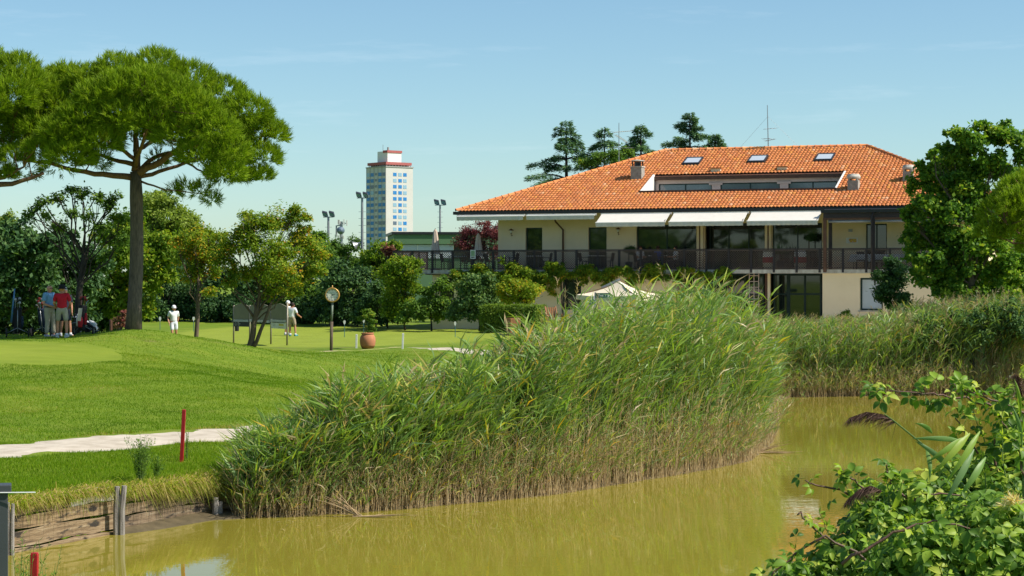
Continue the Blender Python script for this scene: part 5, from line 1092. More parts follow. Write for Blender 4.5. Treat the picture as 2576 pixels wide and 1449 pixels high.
# scoreboard
M['board'] = mat('grey-beige board', (.24, .22, .16), (.2, .185, .14), 2, .8, .05)
M['postmetal'] = mat('dull metal post', (.3, .27, .2), (.22, .19, .14), 5, .5, .1, .3)
PL = [(587.5, 862), (628, 863.5), (681.3, 866), (722, 869)]; PG = [onground(*p) for p in PL]
sbd = thing('scoreboard', 'grey three-panel notice board on slim posts behind the lawn tree', 'notice board', PG[2]); off = Vector(PG[2])
tops = []
for (X, Y), g_ in zip(PL, PG):
    t1 = px(X+1, 768 if X < 700 else 760, g_.y); mb = MB(); mb.tube([g_-off-Vector((0, 0, .2)), t1-off], .04, 10); mb.build('post', M['postmetal'], sbd, smooth=True); tops.append(t1)
for i in range(3):
    a, b_ = PG[i]-off, PG[i+1]-off; ax_ = (b_-a); ax_.z = 0; w_ = ax_.length; ux_ = ax_.normalized(); nn = Vector((ux_.y, -ux_.x, 0)); gapw = .06
    za, zb_ = px(PL[i][0], 803, PG[i].y).z-off.z, px(PL[i][0], 770, PG[i].y).z-off.z
    poly = [(gapw, za)]+[(w_-gapw, za)]+[(w_-gapw-(w_-2*gapw)*k/10, zb_+.13*math.sin(math.pi*k/10)) for k in range(11)]
    mb = MB(); mb.prism(poly, lambda p_, q_, t_: Vector((a.x, a.y, 0))+ux_*p_+nn*t_+Vector((0, 0, q_)), -.015, .015); mb.build('panel', M['board'], sbd)
    mb = MB(); mb.beam(Vector((a.x, a.y, za-.06))+ux_*gapw, Vector((b_.x, b_.y, za-.06))-ux_*gapw, .09, .1); mb.build('rail', M['greymetal'], sbd)
    if i in (0, 2):
        y0, y1 = (821, 809.5) if i == 0 else (825.5, 811); z0, z1 = px(0, y0, PG[i].y).z-off.z, px(0, y1, PG[i].y).z-off.z
        mb = MB(); mb.prism([(gapw, z0), (w_-gapw, z0), (w_-gapw, z1), (gapw, z1)], lambda p_, q_, t_: Vector((a.x, a.y, 0))+ux_*p_+nn*t_+Vector((0, 0, q_)), -.01, .012); sg = mb.build('sign', M['ink'] if i == 0 else M['stakewhite'], sbd)
        sg['label'] = 'black sign panel with a ringed three-pointed star' if i == 0 else 'white sign panel with a yellow block'
        cmid = lambda p_, q_: Vector((a.x, a.y, 0))+ux_*p_+nn*.016+Vector((0, 0, q_))
        zc_ = (z0+z1)/2; mb = MB()
        if i == 0:
            c = cmid(.19, zc_); R2 = (z1-z0)*.36
            for k in range(24):
                t0, t1 = 2*math.pi*k/24, 2*math.pi*(k+1)/24; mb.add([c+ux_*math.cos(t_)*r+Vector((0, 0, math.sin(t_)*r)) for t_, r in ((t0, R2), (t1, R2), (t1, R2*.86), (t0, R2*.86))], [(0, 1, 2, 3)])
            for k in range(3):
                t_ = math.radians(90+120*k); dv = ux_*math.cos(t_)+Vector((0, 0, math.sin(t_))); sv = ux_*-math.sin(t_)+Vector((0, 0, math.cos(t_))); mb.add([c+dv*R2*.95, c+sv*R2*.14, c-dv*.01, c-sv*R2*.14], [(0, 1, 2, 3)])
            mb.build('emblem', M['greymetal'], sg); mb = MB()
            for q, (x0, x1) in enumerate(((.34, .46), (.34, .56), (.34, .5))): mb.add([cmid(x0, zc_+.07-q*.06), cmid(x1, zc_+.07-q*.06), cmid(x1, zc_+.095-q*.06), cmid(x0, zc_+.095-q*.06)], [(0, 1, 2, 3)])
            o = mb.build('small_print', M['greymetal'], sg); o['kind'] = 'stuff'
        else:
            mb.add([cmid(w_*.5, zc_-.0), cmid(w_*.82, zc_-.0), cmid(w_*.8, zc_+.09), cmid(w_*.52, zc_+.09)], [(0, 1, 2, 3)]); mb.build('emblem', mat('yellow print', (.6, .5, .03), None, 3, .6, 0), sg); mb = MB()
            for x0, x1, zz_ in ((w_*.5, w_*.8, -.09), (w_*.12, w_*.3, .05), (w_*.14, w_*.28, -.03)): mb.add([cmid(x0, zc_+zz_), cmid(x1, zc_+zz_), cmid(x1, zc_+zz_+.025), cmid(x0, zc_+zz_+.025)], [(0, 1, 2, 3)])
            o = mb.build('small_print', M['greymetal'], sg); o['kind'] = 'stuff'
# putting-hole markers: white tags on thin sticks
for X, Yb, Yt, lb_ in ((866.5, 848, 806, 'white-tipped hole marker nearest the clock'), (915, 838, 802, 'white-tipped hole marker behind the terracotta pot'), (1145, 848, 809, 'white-tipped hole marker in front of the round shrub'), (402.5, 829, 797, 'white-tipped hole marker left of the walking golfer'), (487, 834, 797, 'white-tipped hole marker behind the slim lawn tree')):
    g_ = onground(X, Yb); s_ = g_.y/F; t_ = thing('hole_marker', lb_, 'marker', g_, 0, 'hole markers on the putting green'); h = (Yb-Yt)*s_
    mb = MB(); mb.tube([(0, 0, -.05), (0, 0, h*.72)], .016, 6); mb.build('stick', mat('teal stick', (.05, .16, .17), None, 3, .6, 0), t_)
    mb = MB(); mb.prism([(-2.6*s_, 5*s_), (-2.8*s_, 9*s_), (-1.6*s_, 11.5*s_), (1.6*s_, 11.5*s_), (2.8*s_, 9*s_), (2.6*s_, 5*s_), (0, 0)], lambda a, b_, t__: Vector((a, t__, h-11.5*s_+b_)), -.015, .015); mb.build('tag', M['stakewhite'], t_)
g_ = onground(1193, 822); t_ = thing('small_sign', 'small white plate on a short stake under the round shrub', 'sign', g_); mb = MB(); mb.box((-.02, 0, -.1), (.02, .03, .16)); mb.build('stake', BK['brown'], t_); mb = MB(); mb.box((-.19, -.02, .13), (.2, -.001, .36)); mb.build('plate', M['stakewhite'], t_)
g_ = onground(851, 816); t_ = thing('low_net_frame', 'low dark net in a white-edged frame at the back of the green', 'net', g_); s_ = g_.y/F
mb = MB(); mb.box((-15*s_, -.01, .02), (15*s_, .01, 20*s_)); mb.build('net', M['ink'], t_)
mb = MB(); mb.beam((-15*s_, -.03, 20*s_), (15*s_, -.03, 21.5*s_), .03, .04); mb.beam((15.5*s_, -.03, -.1), (15.5*s_, -.03, 21.5*s_), .03, .04); mb.beam((-15.5*s_, -.03, -.1), (-15.5*s_, -.03, 20*s_), .03, .04); mb.beam((-20*s_, .3, -.05), (0, -.03, .07), .03, .03); mb.build('frame', M['greymetal'], t_)
g_ = onground(596, 833); t_ = thing('litter_bin', 'short black bin standing behind the black sign', 'bin', g_); mb = MB(); mb.lathe([(.11, -.05), (.12, .45), (.13, .47), (.02, .5)], n=12); mb.build('body', M['black'], t_); mb = MB(); mb.lathe([(.14, .5), (.12, .56), (.02, .58)], n=12); mb.build('lid', M['darkmetal'], t_)
# ------------------------------------------------------------------ terrace furniture, parasols, signs
fr_u = lambda X, v: bw(BU(X, v), v, FL+.02)
def folded(label, X, Ytop, v):
    b0 = fr_u(X, v); h = px(X, Ytop, b0.y).z-b0.z; t_ = thing('folded_parasol', label, 'parasol', b0, 0, 'folded parasols on the terrace'); mb = MB(); mb.tube([(0, 0, 0), (0, 0, h+.03)], .025, 8); mb.build('pole', M['darkmetal'], t_)
    V = []; n = 28; prof = [(.02, h), (.09, h-.12), (.13, h*.78), (.17, h*.6), (.22, h*.42), (.24, h*.38)]
    for r, z in prof:
        for k in range(n): a = 2*math.pi*k/n; q = r*(1+.28*math.sin(a*7+z)*(r > .05)); V.append((q*math.cos(a), q*math.sin(a), z))
    Q = [(i*n+k, i*n+(k+1) % n, (i+1)*n+(k+1) % n, (i+1)*n+k) for i in range(len(prof)-1) for k in range(n)]
    link('canopy', np_mesh('canopy', V, Q=Q, mats=[M['canvas']], smooth=True), t_); mb = MB(); mb.lathe([(.3, 0), (.3, .08), (.05, .1)], n=16); mb.build('base', M['concrete'], t_)
M['canvas'] = mat('beige canvas', (.62, .5, .4), (.54, .43, .34), 3, .9, .1)
M['creamcanvas'] = mat('cream canvas', (.74, .64, .48), (.68, .58, .43), 2, .9, .05)
folded('folded beige parasol nearer the green annex', 1095, 576, 1.0); folded('folded beige parasol in front of the dark red plum tree', 1203, 587, .9)
M['wicker'] = mat('dark wicker', (.07, .05, .04), (.035, .027, .022), 30, .8, .5)
M['cloth'] = mat('white tablecloth', (.75, .76, .78), (.7, .71, .74), 4, .9, .05)
def ctable(X, v, label, long=.8, cloth=True):
    b0 = fr_u(X, v); t_ = thing('terrace_table', label, 'table', b0, -TH, 'tables on the upper terrace')
    mb = MB(); mb.box((-long/2, -.4, .72), (long/2, .4, .75)); mb.build('tabletop', M['cloth'] if cloth else M['white'], t_)
    if cloth:
        mb = MB(); n = 48; V = []; Q = []
        for j in range(3):
            for k in range(n):
                a = 2*math.pi*k/n; cx_ = max(-1, min(1, 1.35*math.cos(a))); cy_ = max(-1, min(1, 1.35*math.sin(a))); w_ = 1+.05*j+.035*j*math.sin(a*9); V.append((cx_*long/2*w_, cy_*.4*w_, .752-.19*j))
        for j in range(2):
            for k in range(n): Q.append((j*n+k, j*n+(k+1) % n, (j+1)*n+(k+1) % n, (j+1)*n+k))
        link('cloth_drop', np_mesh('cloth_drop', V, Q=Q, mats=[M['cloth']], smooth=True), t_)
    for sx in (-1, 1):
        for sy in (-1, 1): mb = MB(); mb.box((sx*long*.42-.02, sy*.32-.02, 0), (sx*long*.42+.02, sy*.32+.02, .719)); mb.build('leg', M['darkmetal'], t_)
    return t_
for X, v, lb_, ln, cl in ((1150, .55, 'white-topped table behind the rail near the parasols', .8, 0), (1262, .7, 'white-topped table behind the rail left of the first terrace door', .8, 0), (1345, .6, 'white-topped table in front of the first terrace door', .8, 0), (1500, .6, 'white-topped table in front of the second terrace door', .8, 0), (2190, .75, 'long table with a white cloth under the timber porch', 1.9, 1), (2272, .75, 'white-clothed table half hidden by the leafy tree', 1.2, 1)): ctable(X, v, lb_, ln, cl)
def cchair():
    t_ = thing('terrace_chair', 'dark wicker chair', 'chair', (0, 0, 0)); mb = MB(); mb.box((-.22, -.22, .42), (.22, .22, .47)); mb.build('seat', M['wicker'], t_); mb = MB(); mb.add([(-.22, .2, .47), (.22, .2, .47), (.22, .24, .47), (-.22, .24, .47), (-.2, .28, .9), (.2, .28, .9), (.2, .32, .9), (-.2, .32, .9)], [(3, 2, 1, 0), (4, 5, 6, 7), (0, 1, 5, 4), (1, 2, 6, 5), (2, 3, 7, 6), (3, 0, 4, 7)]); mb.build('backrest', M['wicker'], t_)
    for sx in (-1, 1):
        for sy in (-1, 1): mb = MB(); mb.box((sx*.19-.02, sy*.19-.02, 0), (sx*.19+.02, sy*.19+.02, .419)); mb.build('leg', M['wicker'], t_)
        mb = MB(); mb.box((sx*.23-.025, -.2, .63), (sx*.23+.025, .24, .66)); mb.build('armrest', M['wicker'], t_)
    return t_
ch0 = None
for X, v, r, lb_ in ((1122, .6, 1.6, 'dark wicker chair left of the table near the parasols'), (1180, .55, -1.5, 'dark wicker chair right of the table near the parasols'), (1234, .7, 1.5, 'dark wicker chair left of the table before the first door'), (1290, .65, -1.6, 'dark wicker chair right of the table before the first door'), (1374, .6, -1.5, 'dark wicker chair in front of the downpipe'), (1470, .6, 1.5, 'dark wicker chair left of the second terrace door'), (1530, .6, -1.6, 'dark wicker chair right of the second terrace door'), (1714, .5, 0, 'dark wicker chair before the large window'), (2165, .3, .2, 'dark wicker chair at the near side of the long clothed table'), (2212, .3, -.1, 'dark wicker chair by the porch downpipe')):
    if ch0 is None: ch0 = cchair(); o = ch0
    else: o = copy_tree(ch0)
    o['label'] = lb_; o['group'] = 'wicker chairs on the upper terrace'; o.location = fr_u(X, v); o.rotation_euler = (0, 0, r-TH)
b0 = fr_u(1934, .15); br_ = thing('painted_barrel', 'wooden barrel painted white, red and cream standing behind the rail', 'barrel', b0); prof = [(.27, 0), (.31, .2), (.335, .45), (.31, .75), (.27, .98), (.25, .98)]
def bp(z): return float(np.interp(z, [0, .2, .45, .75, .98], [.27, .31, .335, .31, .27]))
for z0, z1, mm_ in ((0, .33, 'creamcanvas'), (.332, .62, 'red'), (.622, .98, 'cloth')):
    mb = MB(); mb.lathe([(bp(z0+(z1-z0)*k/4), z0+(z1-z0)*k/4) for k in range(5)], n=24); mb.build('stave_band', M[mm_], br_, smooth=False)
mb = MB(); mb.lathe([(.285, .9), (.285, .93)], n=24); mb.build('hoop', M['darkmetal'], br_)
b0 = fr_u(2013, .5); br2 = copy_tree(br_); br2.location = b0; br2['label'] = 'second, half-hidden painted barrel near the porch post'; br_['group'] = br2['group'] = 'painted barrels on the terrace'
def topi(name, label, X, v, rad, z):
    b0 = fr_u(X, v); t_ = thing(name, label, 'plant', b0); mb = MB(); mb.lathe([(.14, 0), (.2, .38), (.22, .4), (.18, .4), (.02, .38)], n=16); mb.build('pot', M['darkmetal'], t_); mb = MB(); mb.tube([(0, 0, .35), (0, 0, z)], .03, 6); mb.build('stem', BK['brown'], t_); link('foliage', crown_mesh('foliage', [((0, 0, z), rad)], LM['dark'], .06, cover=6, shell=(.7, .95), tbase=.4), t_)
topi('topiary_ball', 'clipped dark green ball plant left of the large terrace window', 1582, .9, .3, 1.0)
topi('terrace_plant', 'bushy potted plant by the porch post', 2035, 1.2, .36, 1.5)
b0 = fr_u(1962, .5); t_ = thing('palm_plant', 'low spiky potted palm behind the rail beside the barrel', 'plant', b0); mb = MB(); mb.lathe([(.16, 0), (.22, .45), (.02, .44)], n=14); mb.build('pot', M['darkmetal'], t_)
n = 90; D = unit(n); D[:, 2] = np.abs(D[:, 2])*.8+.15; D /= np.linalg.norm(D, axis=1, keepdims=True); N = np.cross(D, unit(n)); N /= np.linalg.norm(N, axis=1, keepdims=True); V, Q = leaf_quads(np.zeros((n, 3))+[0, 0, .75], D, N, NP.uniform(.4, .75, n), np.full(n, .05)); link('fronds', np_mesh('fronds', V, Q=Q, mats=[LM['dark']], tint=np.repeat(NP.uniform(.2, .6, n), 4)), t_)
mb = MB(); mb.tube([(0, 0, .4), (0, 0, .76)], .05, 7); mb.build('stem', BK['brown'], t_)
b0 = bw(BU(1190, VR-.1), VR-.1, BZ(1190, 651, VR-.1)); t_ = thing('menu_board', 'small white and green board hanging on the terrace rail', 'sign', b0, -TH); mb = MB(); mb.box((-.15, -.02, 0), (.15, .01, .48)); mb.build('frame', M['stakewhite'], t_); mb = MB(); mb.box((-.11, -.03, .15), (.11, -.021, .44)); mb.build('poster', mat('green print', (.2, .32, .17), (.3, .4, .25), 9, .7, 0), t_); mb = MB(); mb.box((-.1, -.03, .06), (.1, -.021, .11)); mb.build('caption', M['ink'], t_)
# cream parasol and wayfinding signs in front of the house
d = 95.0; s_ = d/F; base = G(wx(1590, d+.6), d+.6); pr_ = thing('garden_parasol', 'large square cream parasol open in front of the lower windows', 'parasol', base); off = Vector(base)
ap = px(1558, 707, d)-off; zl = px(1558, 741, d).z-off.z; cxy = Vector((ap.x, ap.y)); Rr = 107*s_*1.02
cs = [Vector((cxy.x+Rr*math.cos(a), cxy.y+Rr*math.sin(a), zl)) for a in (math.radians(182), math.radians(292), math.radians(2), math.radians(112))]
cs[1] = Vector((px(1600, 735, d-1.7).x-off.x, cxy.y-1.7, zl)); cs[3] = Vector((2*cxy.x-cs[1].x, cxy.y+1.7, zl))
for i in range(4):
    a, b_ = cs[i], cs[(i+1) % 4]; V = []; n = 10
    for j in range(n+1):
        for k in range(n+1):
            s, q = j/n, k/n; e = a.lerp(b_, q); p = ap.lerp(e, s); p.z -= .16*math.sin(math.pi*s)*(1-s*.4)+.1*math.sin(math.pi*q)*s; V.append(p)
    Q = [(j*(n+1)+k, j*(n+1)+k+1, (j+1)*(n+1)+k+1, (j+1)*(n+1)+k) for j in range(n) for k in range(n)]
    link('canopy_panel', np_mesh('canopy_panel', V, Q=Q, mats=[M['creamcanvas']], smooth=True), pr_)
    V = []
    for k in range(n*2+1):
        q = k/(n*2); e = a.lerp(b_, q); e.z -= .1*math.sin(math.pi*q); V += [e, e+Vector((0, 0, -.22+.012*math.sin(k*1.9)))]
    link('valance', np_mesh('valance', V, Q=[(2*k, 2*k+2, 2*k+3, 2*k+1) for k in range(n*2)], mats=[M['creamcanvas']], smooth=True), pr_)
mb = MB(); mb.tube([(ap.x+.9, ap.y+1.3, -.2), (ap.x+.9, ap.y+1.3, ap.z-.4)], .05, 8); mb.build('mast', M['greymetal'], pr_)
mb = MB(); mb.beam(px(1513, 724, d+.2)-off, px(1560, 702, d+.2)-off, .12, .1); mb.build('lift_arm', M['greymetal'], pr_)
mb = MB()
for c in cs: mb.beam(ap-Vector((0, 0, .12)), c-Vector((0, 0, .05)), .03, .04)
mb.build('ribs', BK['limb'], pr_)
M['signgreen'] = mat('green sign plate', (.01, .09, .065), (.008, .075, .055), 3, .5, 0)
d = 88.0; s_ = d/F; base = G(wx(1497, d), d); sg = thing('signpost', 'signpost with two green arrow signs half hidden in the reeds', 'signpost', base); off = Vector(base); mb = MB(); mb.box((-.03, 0, -.2), (.03, .05, px(0, 735, d).z-off.z)); mb.build('post', M['greymetal'], sg)
def arrow(x0, x1, yt, yb, tip, txt):
    a, b_ = px(x0, yb, d)-off, px(x1, yt, d)-off; zm = (a.z+b_.z)/2; h2 = (b_.z-a.z)/2
    if tip > 0: poly = [(a.x, a.z), (b_.x-h2, a.z), (b_.x, zm), (b_.x-h2, b_.z), (a.x, b_.z)]
    else: poly = [(a.x, zm), (a.x+h2, a.z), (b_.x, a.z), (b_.x, b_.z), (a.x+h2, b_.z)]
    mb = MB(); mb.prism(poly, lambda p_, q_, t_: Vector((p_, t_, q_)), -.03, -.005); o = mb.build('arrow_sign', M['signgreen'], sg)
    xx = b_.x-h2*1.1 if tip > 0 else a.x+h2*1.1; w_ = h2*.75
    mb = MB(); mb.add([(xx-tip*w_*.6, -.033, zm-w_), (xx+tip*w_*.8, -.033, zm), (xx-tip*w_*.6, -.033, zm+w_)], [(0, 1, 2)]); mb.build('arrowhead', M['stakewhite'], o)
    text(txt, .16, M['stakewhite'], o, Matrix.Translation((((a.x+b_.x)/2)-tip*.06, -.034, zm)) @ Matrix.Rotation(math.radians(90), 4, 'X'))
arrow(1498, 1538, 737, 749, 1, 'Tee 1'); arrow(1472, 1496, 755, 766, -1, 'Tee 10')
mb = MB(); a, b_ = px(1487, 756, d)-off, px(1495.5, 744, d)-off; mb.box((a.x, -.03, a.z), (b_.x, -.005, b_.z)); o = mb.build('picture_sign', M['stakewhite'], sg); mb = MB(); mb.lathe([(.001, 0), (.035, .0)], ((a.x+b_.x)/2, -.033, (a.z+b_.z)/2+.04), 10, M=Mx); mb.add([((a.x+b_.x)/2-.05, -.034, a.z+.01), ((a.x+b_.x)/2+.05, -.034, a.z+.01), ((a.x+b_.x)/2+.02, -.034, a.z+.11), ((a.x+b_.x)/2-.02, -.034, a.z+.11)], [(0, 1, 2, 3)]); mb.build('figure_print', M['signgreen'], o)
M['teak'] = mat('orange teak', (.34, .15, .06), (.22, .09, .04), 6, .7, .2, sc=(1, 1, 3))
d = 92.0; base = G(wx(1392, d), d); t_ = thing('garden_chair', 'folding wooden garden chair in front of the lower wall', 'chair', base, .5); zz0 = px(0, 803, d).z-base.z
for k in range(6): mb = MB(); mb.box((-.27+k*.09, -.25, zz0), (-.2+k*.09, .25, zz0+.025)); mb.build('seat_slat', M['teak'], t_)
for k in range(5): mb = MB(); mb.box((-.26+k*.108, .26, zz0+.05), (-.19+k*.108, .285, zz0+.55)); mb.build('back_slat', M['teak'], t_)
for sx in (-1, 1):
    mb = MB(); mb.beam((sx*.28, -.26, -.02), (sx*.28, .3, zz0+.6), .045, .045); mb.build('leg', M['teak'], t_); mb = MB(); mb.beam((sx*.3, .28, -.02), (sx*.3, -.28, zz0+.2), .045, .045); mb.build('leg', M['teak'], t_); mb = MB(); mb.box((sx*.3-.03, -.3, zz0+.22), (sx*.3+.03, .3, zz0+.25)); mb.build('armrest', M['teak'], t_)
g_ = G(wx(1292, 92), 92); t_ = thing('wooden_planter', 'square wooden planter box at the corner of the clipped hedge', 'planter', g_, .35); s_ = 92/F; hh = px(0, 800, 92).z-g_.z
for k in range(4):
    o_ = Matrix.Rotation(k*math.pi/2, 4, 'Z')
    for j in range(4):
        mb = MB(); x0 = -.24+j*.12; mb.add([o_ @ Vector(v) for v in [(x0, -.245, 0), (x0+.115, -.245, 0), (x0+.115, -.22, 0), (x0, -.22, 0), (x0, -.265, hh), (x0+.115, -.265, hh), (x0+.115, -.24, hh), (x0, -.24, hh)]], [(3, 2, 1, 0), (4, 5, 6, 7), (0, 1, 5, 4), (1, 2, 6, 5), (2, 3, 7, 6), (3, 0, 4, 7)]); mb.build('plank', M['teak'], t_)
mb = MB(); mb.box((-.21, -.21, 0), (.21, .21, hh-.06)); mb.build('soil', M['mud'], t_)

# ------------------------------------------------------------------ people
M['skin'] = mat('tanned skin', (.5, .24, .14), (.44, .2, .12), 8, .55, .02)
M['skinred'] = mat('ruddy skin', (.56, .27, .18), (.5, .22, .14), 8, .5, .02)
def clothm(n, c): 
    if n not in M: M[n] = mat(n, c, tuple(x*.82 for x in c), 9, .85, .25, bscale=26)
    return M[n]
def skin_mesh(name, verts, edges, rad, m, root=0, sub=2):
    me = bpy.data.meshes.new(name); me.from_pydata([tuple(v) for v in verts], edges, []); o = bpy.data.objects.new(name, me); COL.objects.link(o)
    md = o.modifiers.new('Skin', 'SKIN'); md.use_smooth_shade = True
    for i, r in enumerate(rad):
        sv = me.skin_vertices[0].data[i]; sv.radius = r if hasattr(r, '__len__') else (r, r); sv.use_root = (i == root)
    sb_ = o.modifiers.new('Sub', 'SUBSURF'); sb_.levels = sb_.render_levels = sub
    dg = bpy.context.evaluated_depsgraph_get(); me2 = bpy.data.meshes.new_from_object(o.evaluated_get(dg)); bpy.data.objects.remove(o); bpy.data.meshes.remove(me); me2.name = name; me2.materials.clear(); me2.materials.append(m); return me2
def person(label, loc, rz_, pose, cloth, H=1.76, group=None, hat=None, skin='skin', hair=None, belt=None, glasses=False):
    """pose: joint offsets in a 1.76 m frame, facing -y"""
    P = dict(pel=(0, 0, .95), ch=(0, 0, 1.2), nk=(0, .01, 1.47), hd=(0, -.015, 1.58), cr=(0, 0, 1.7), nose=(0, -.115, 1.6), lsh=(-.19, .01, 1.41), lel=(-.24, .03, 1.12), lwr=(-.24, -.06, .87), rsh=(.19, .01, 1.41), rel=(.24, .03, 1.12), rwr=(.24, -.06, .87),
             lhp=(-.095, 0, .9), lkn=(-.105, -.02, .5), lan=(-.11, .02, .09), lto=(-.13, -.17, .035), rhp=(.095, 0, .9), rkn=(.105, -.02, .5), ran=(.11, .02, .09), rto=(.13, -.17, .035))
    P.update(pose); K = H/1.76; P = {k: Vector(v)*K for k, v in P.items()}
    t_ = thing('person', label, 'person', loc, rz_, group)
    names, V, E_, Rr = {}, [], [], []
    def add(n, p, r, par=None):
        names[n] = len(V); V.append(p); Rr.append(r if hasattr(r, '__len__') else (r*K, r*K))
        if par: E_.append((names[par], names[n]))
    def mid(a, b_, s=.5): return P[a].lerp(P[b_], s)
    add('pel', P['pel'], .13); add('wa', mid('pel', 'ch', .5), .125, 'pel'); add('ch', P['ch'], .14, 'wa'); add('uc', mid('ch', 'nk', .62), .12, 'ch'); add('nk', P['nk'], .055, 'uc'); add('jaw', mid('nk', 'hd', .6)+Vector((0, -.02, 0)), .065, 'nk'); add('hd', P['hd'], .085, 'jaw'); add('br', mid('hd', 'cr', .5), .088, 'hd'); add('cr', P['cr'], .055, 'br'); add('nose', P['nose'], .014, 'hd')
    for sd_ in 'lr':
        sx = -1 if sd_ == 'l' else 1
        add(sd_+'ear', P['hd']+Vector((sx*.088*K, .01, .0)), .016, 'hd')
        add(sd_+'sh', P[sd_+'sh'], .062, 'uc'); add(sd_+'ua', mid(sd_+'sh', sd_+'el', .5), .05, sd_+'sh'); add(sd_+'el', P[sd_+'el'], .04, sd_+'ua'); add(sd_+'fa', mid(sd_+'el', sd_+'wr', .35), .042, sd_+'el'); add(sd_+'wr', P[sd_+'wr'], .027, sd_+'fa')
        fd = (P[sd_+'wr']-P[sd_+'el']).normalized(); sv = Vector((0, 1, 0)) if abs(fd.y) < .8 else Vector((0, 0, 1)); sv = (sv-fd*sv.dot(fd)).normalized(); pv = fd.cross(sv)
        pal = P[sd_+'wr']+fd*.06*K; add(sd_+'pa', pal, .03, sd_+'wr')
        for k, (o_, ln) in enumerate(((-.026, .075), (-.009, .085), (.009, .08), (.026, .065))):
            k0 = pal+fd*.035*K+sv*o_*K; add(f'{sd_}f{k}a', k0, .0105, sd_+'pa'); add(f'{sd_}f{k}b', k0+fd*ln*.55*K+pv*.012*sx, .0095, f'{sd_}f{k}a'); add(f'{sd_}f{k}c', k0+fd*ln*.85*K+pv*.032*sx, .008, f'{sd_}f{k}b')
        tb = P[sd_+'wr']+fd*.03*K-sv*.03*K; add(sd_+'ta', tb, .011, sd_+'pa'); add(sd_+'tb', tb+fd*.04*K-sv*.02*K, .009, sd_+'ta')
        add(sd_+'hp', P[sd_+'hp'], .1, 'pel'); add(sd_+'th', mid(sd_+'hp', sd_+'kn', .45), .083, sd_+'hp'); add(sd_+'kn', P[sd_+'kn'], .055, sd_+'th'); add(sd_+'ca', mid(sd_+'kn', sd_+'an', .33), .058, sd_+'kn'); add(sd_+'an', P[sd_+'an'], .037, sd_+'ca'); add(sd_+'ft', mid(sd_+'an', sd_+'to', .5)-Vector((0, 0, .012)), .042, sd_+'an'); add(sd_+'to', P[sd_+'to'], .03, sd_+'ft')
    link('body', skin_mesh('body', V, E_, Rr, M[skin]), t_)
    # polo shirt: torso and half sleeves
    names, V, E_, Rr = {}, [], [], []
    add('pel', P['pel']-Vector((0, 0, .03)), (.185*K, .155*K)); add('wa', mid('pel', 'ch', .5), (.172*K, .145*K), 'pel'); add('ch', P['ch']+Vector((0, 0, .04)), (.175*K, .15*K), 'wa'); add('uc', mid('ch', 'nk', .66), (.14*K, .12*K), 'ch'); add('nk', mid('ch', 'nk', .93), .07, 'uc')
    for sd_ in 'lr': add(sd_+'sh', P[sd_+'sh'], .085, 'uc'); add(sd_+'ua', mid(sd_+'sh', sd_+'el', .45), .075, sd_+'sh'); add(sd_+'ue', mid(sd_+'sh', sd_+'el', .78), .068, sd_+'ua')
    link('shirt', skin_mesh('shirt', V, E_, Rr, clothm(*cloth['shirt'])), t_)
    names, V, E_, Rr = {}, [], [], []; full = cloth.get('long', False)
    add('pel', P['pel']+Vector((0, 0, .03)), (.168*K, .14*K)); add('top', P['pel'].lerp(P['ch'], .42), (.15*K, .125*K), 'pel')
    for sd_ in 'lr':
        add(sd_+'hp', P[sd_+'hp']-Vector((0, 0, .02)), .122, 'pel'); add(sd_+'th', mid(sd_+'hp', sd_+'kn', .5), .102, sd_+'hp'); add(sd_+'kn', mid(sd_+'hp', sd_+'kn', .95), .088 if not full else .08, sd_+'th')
        if full: add(sd_+'ca', mid(sd_+'kn', sd_+'an', .45), .078, sd_+'kn'); add(sd_+'an', mid(sd_+'kn', sd_+'an', .95), .07, sd_+'ca')
    link('trousers' if full else 'shorts', skin_mesh('trousers', V, E_, Rr, clothm(*cloth['legs'])), t_)
    for sd_ in 'lr':
        q = [P[sd_+'an']-Vector((0, 0, .035)), mid(sd_+'an', sd_+'to', .5)-Vector((0, 0, .01)), P[sd_+'to']]; hl = P[sd_+'an']-(P[sd_+'to']-P[sd_+'an'])*.25; hl.z = P[sd_+'to'].z+.005
        link('shoe', skin_mesh('shoe', [hl]+q, [(0, 1), (1, 2), (2, 3)], [.042, .055, .05, .036], clothm(*cloth['shoe']), 1, 1), t_)
        if not full and cloth.get('sock', True): mb = MB(); mb.tube([P[sd_+'an']-Vector((0, 0, .02)), P[sd_+'an'].lerp(P[sd_+'kn'], .12)], .05*K, 10); mb.build('sock', M['cloth'], t_, smooth=True)
    top = P['br'] if False else mid('hd', 'cr', .45); fwd = (P['nose']-P['hd']); fwd.z = 0; fwd.normalize(); side = Vector((-fwd.y, fwd.x, 0))
    if hair:
        bm_ = MB(); bm_.lathe([(.1*K, -.05), (.104*K, .0), (.095*K, .06), (.055*K, .115), (.005, .13)], tuple(top+Vector((0, .012, -.0))-fwd*.015), 16); bm_.build('hair', clothm(*hair), t_, smooth=True)
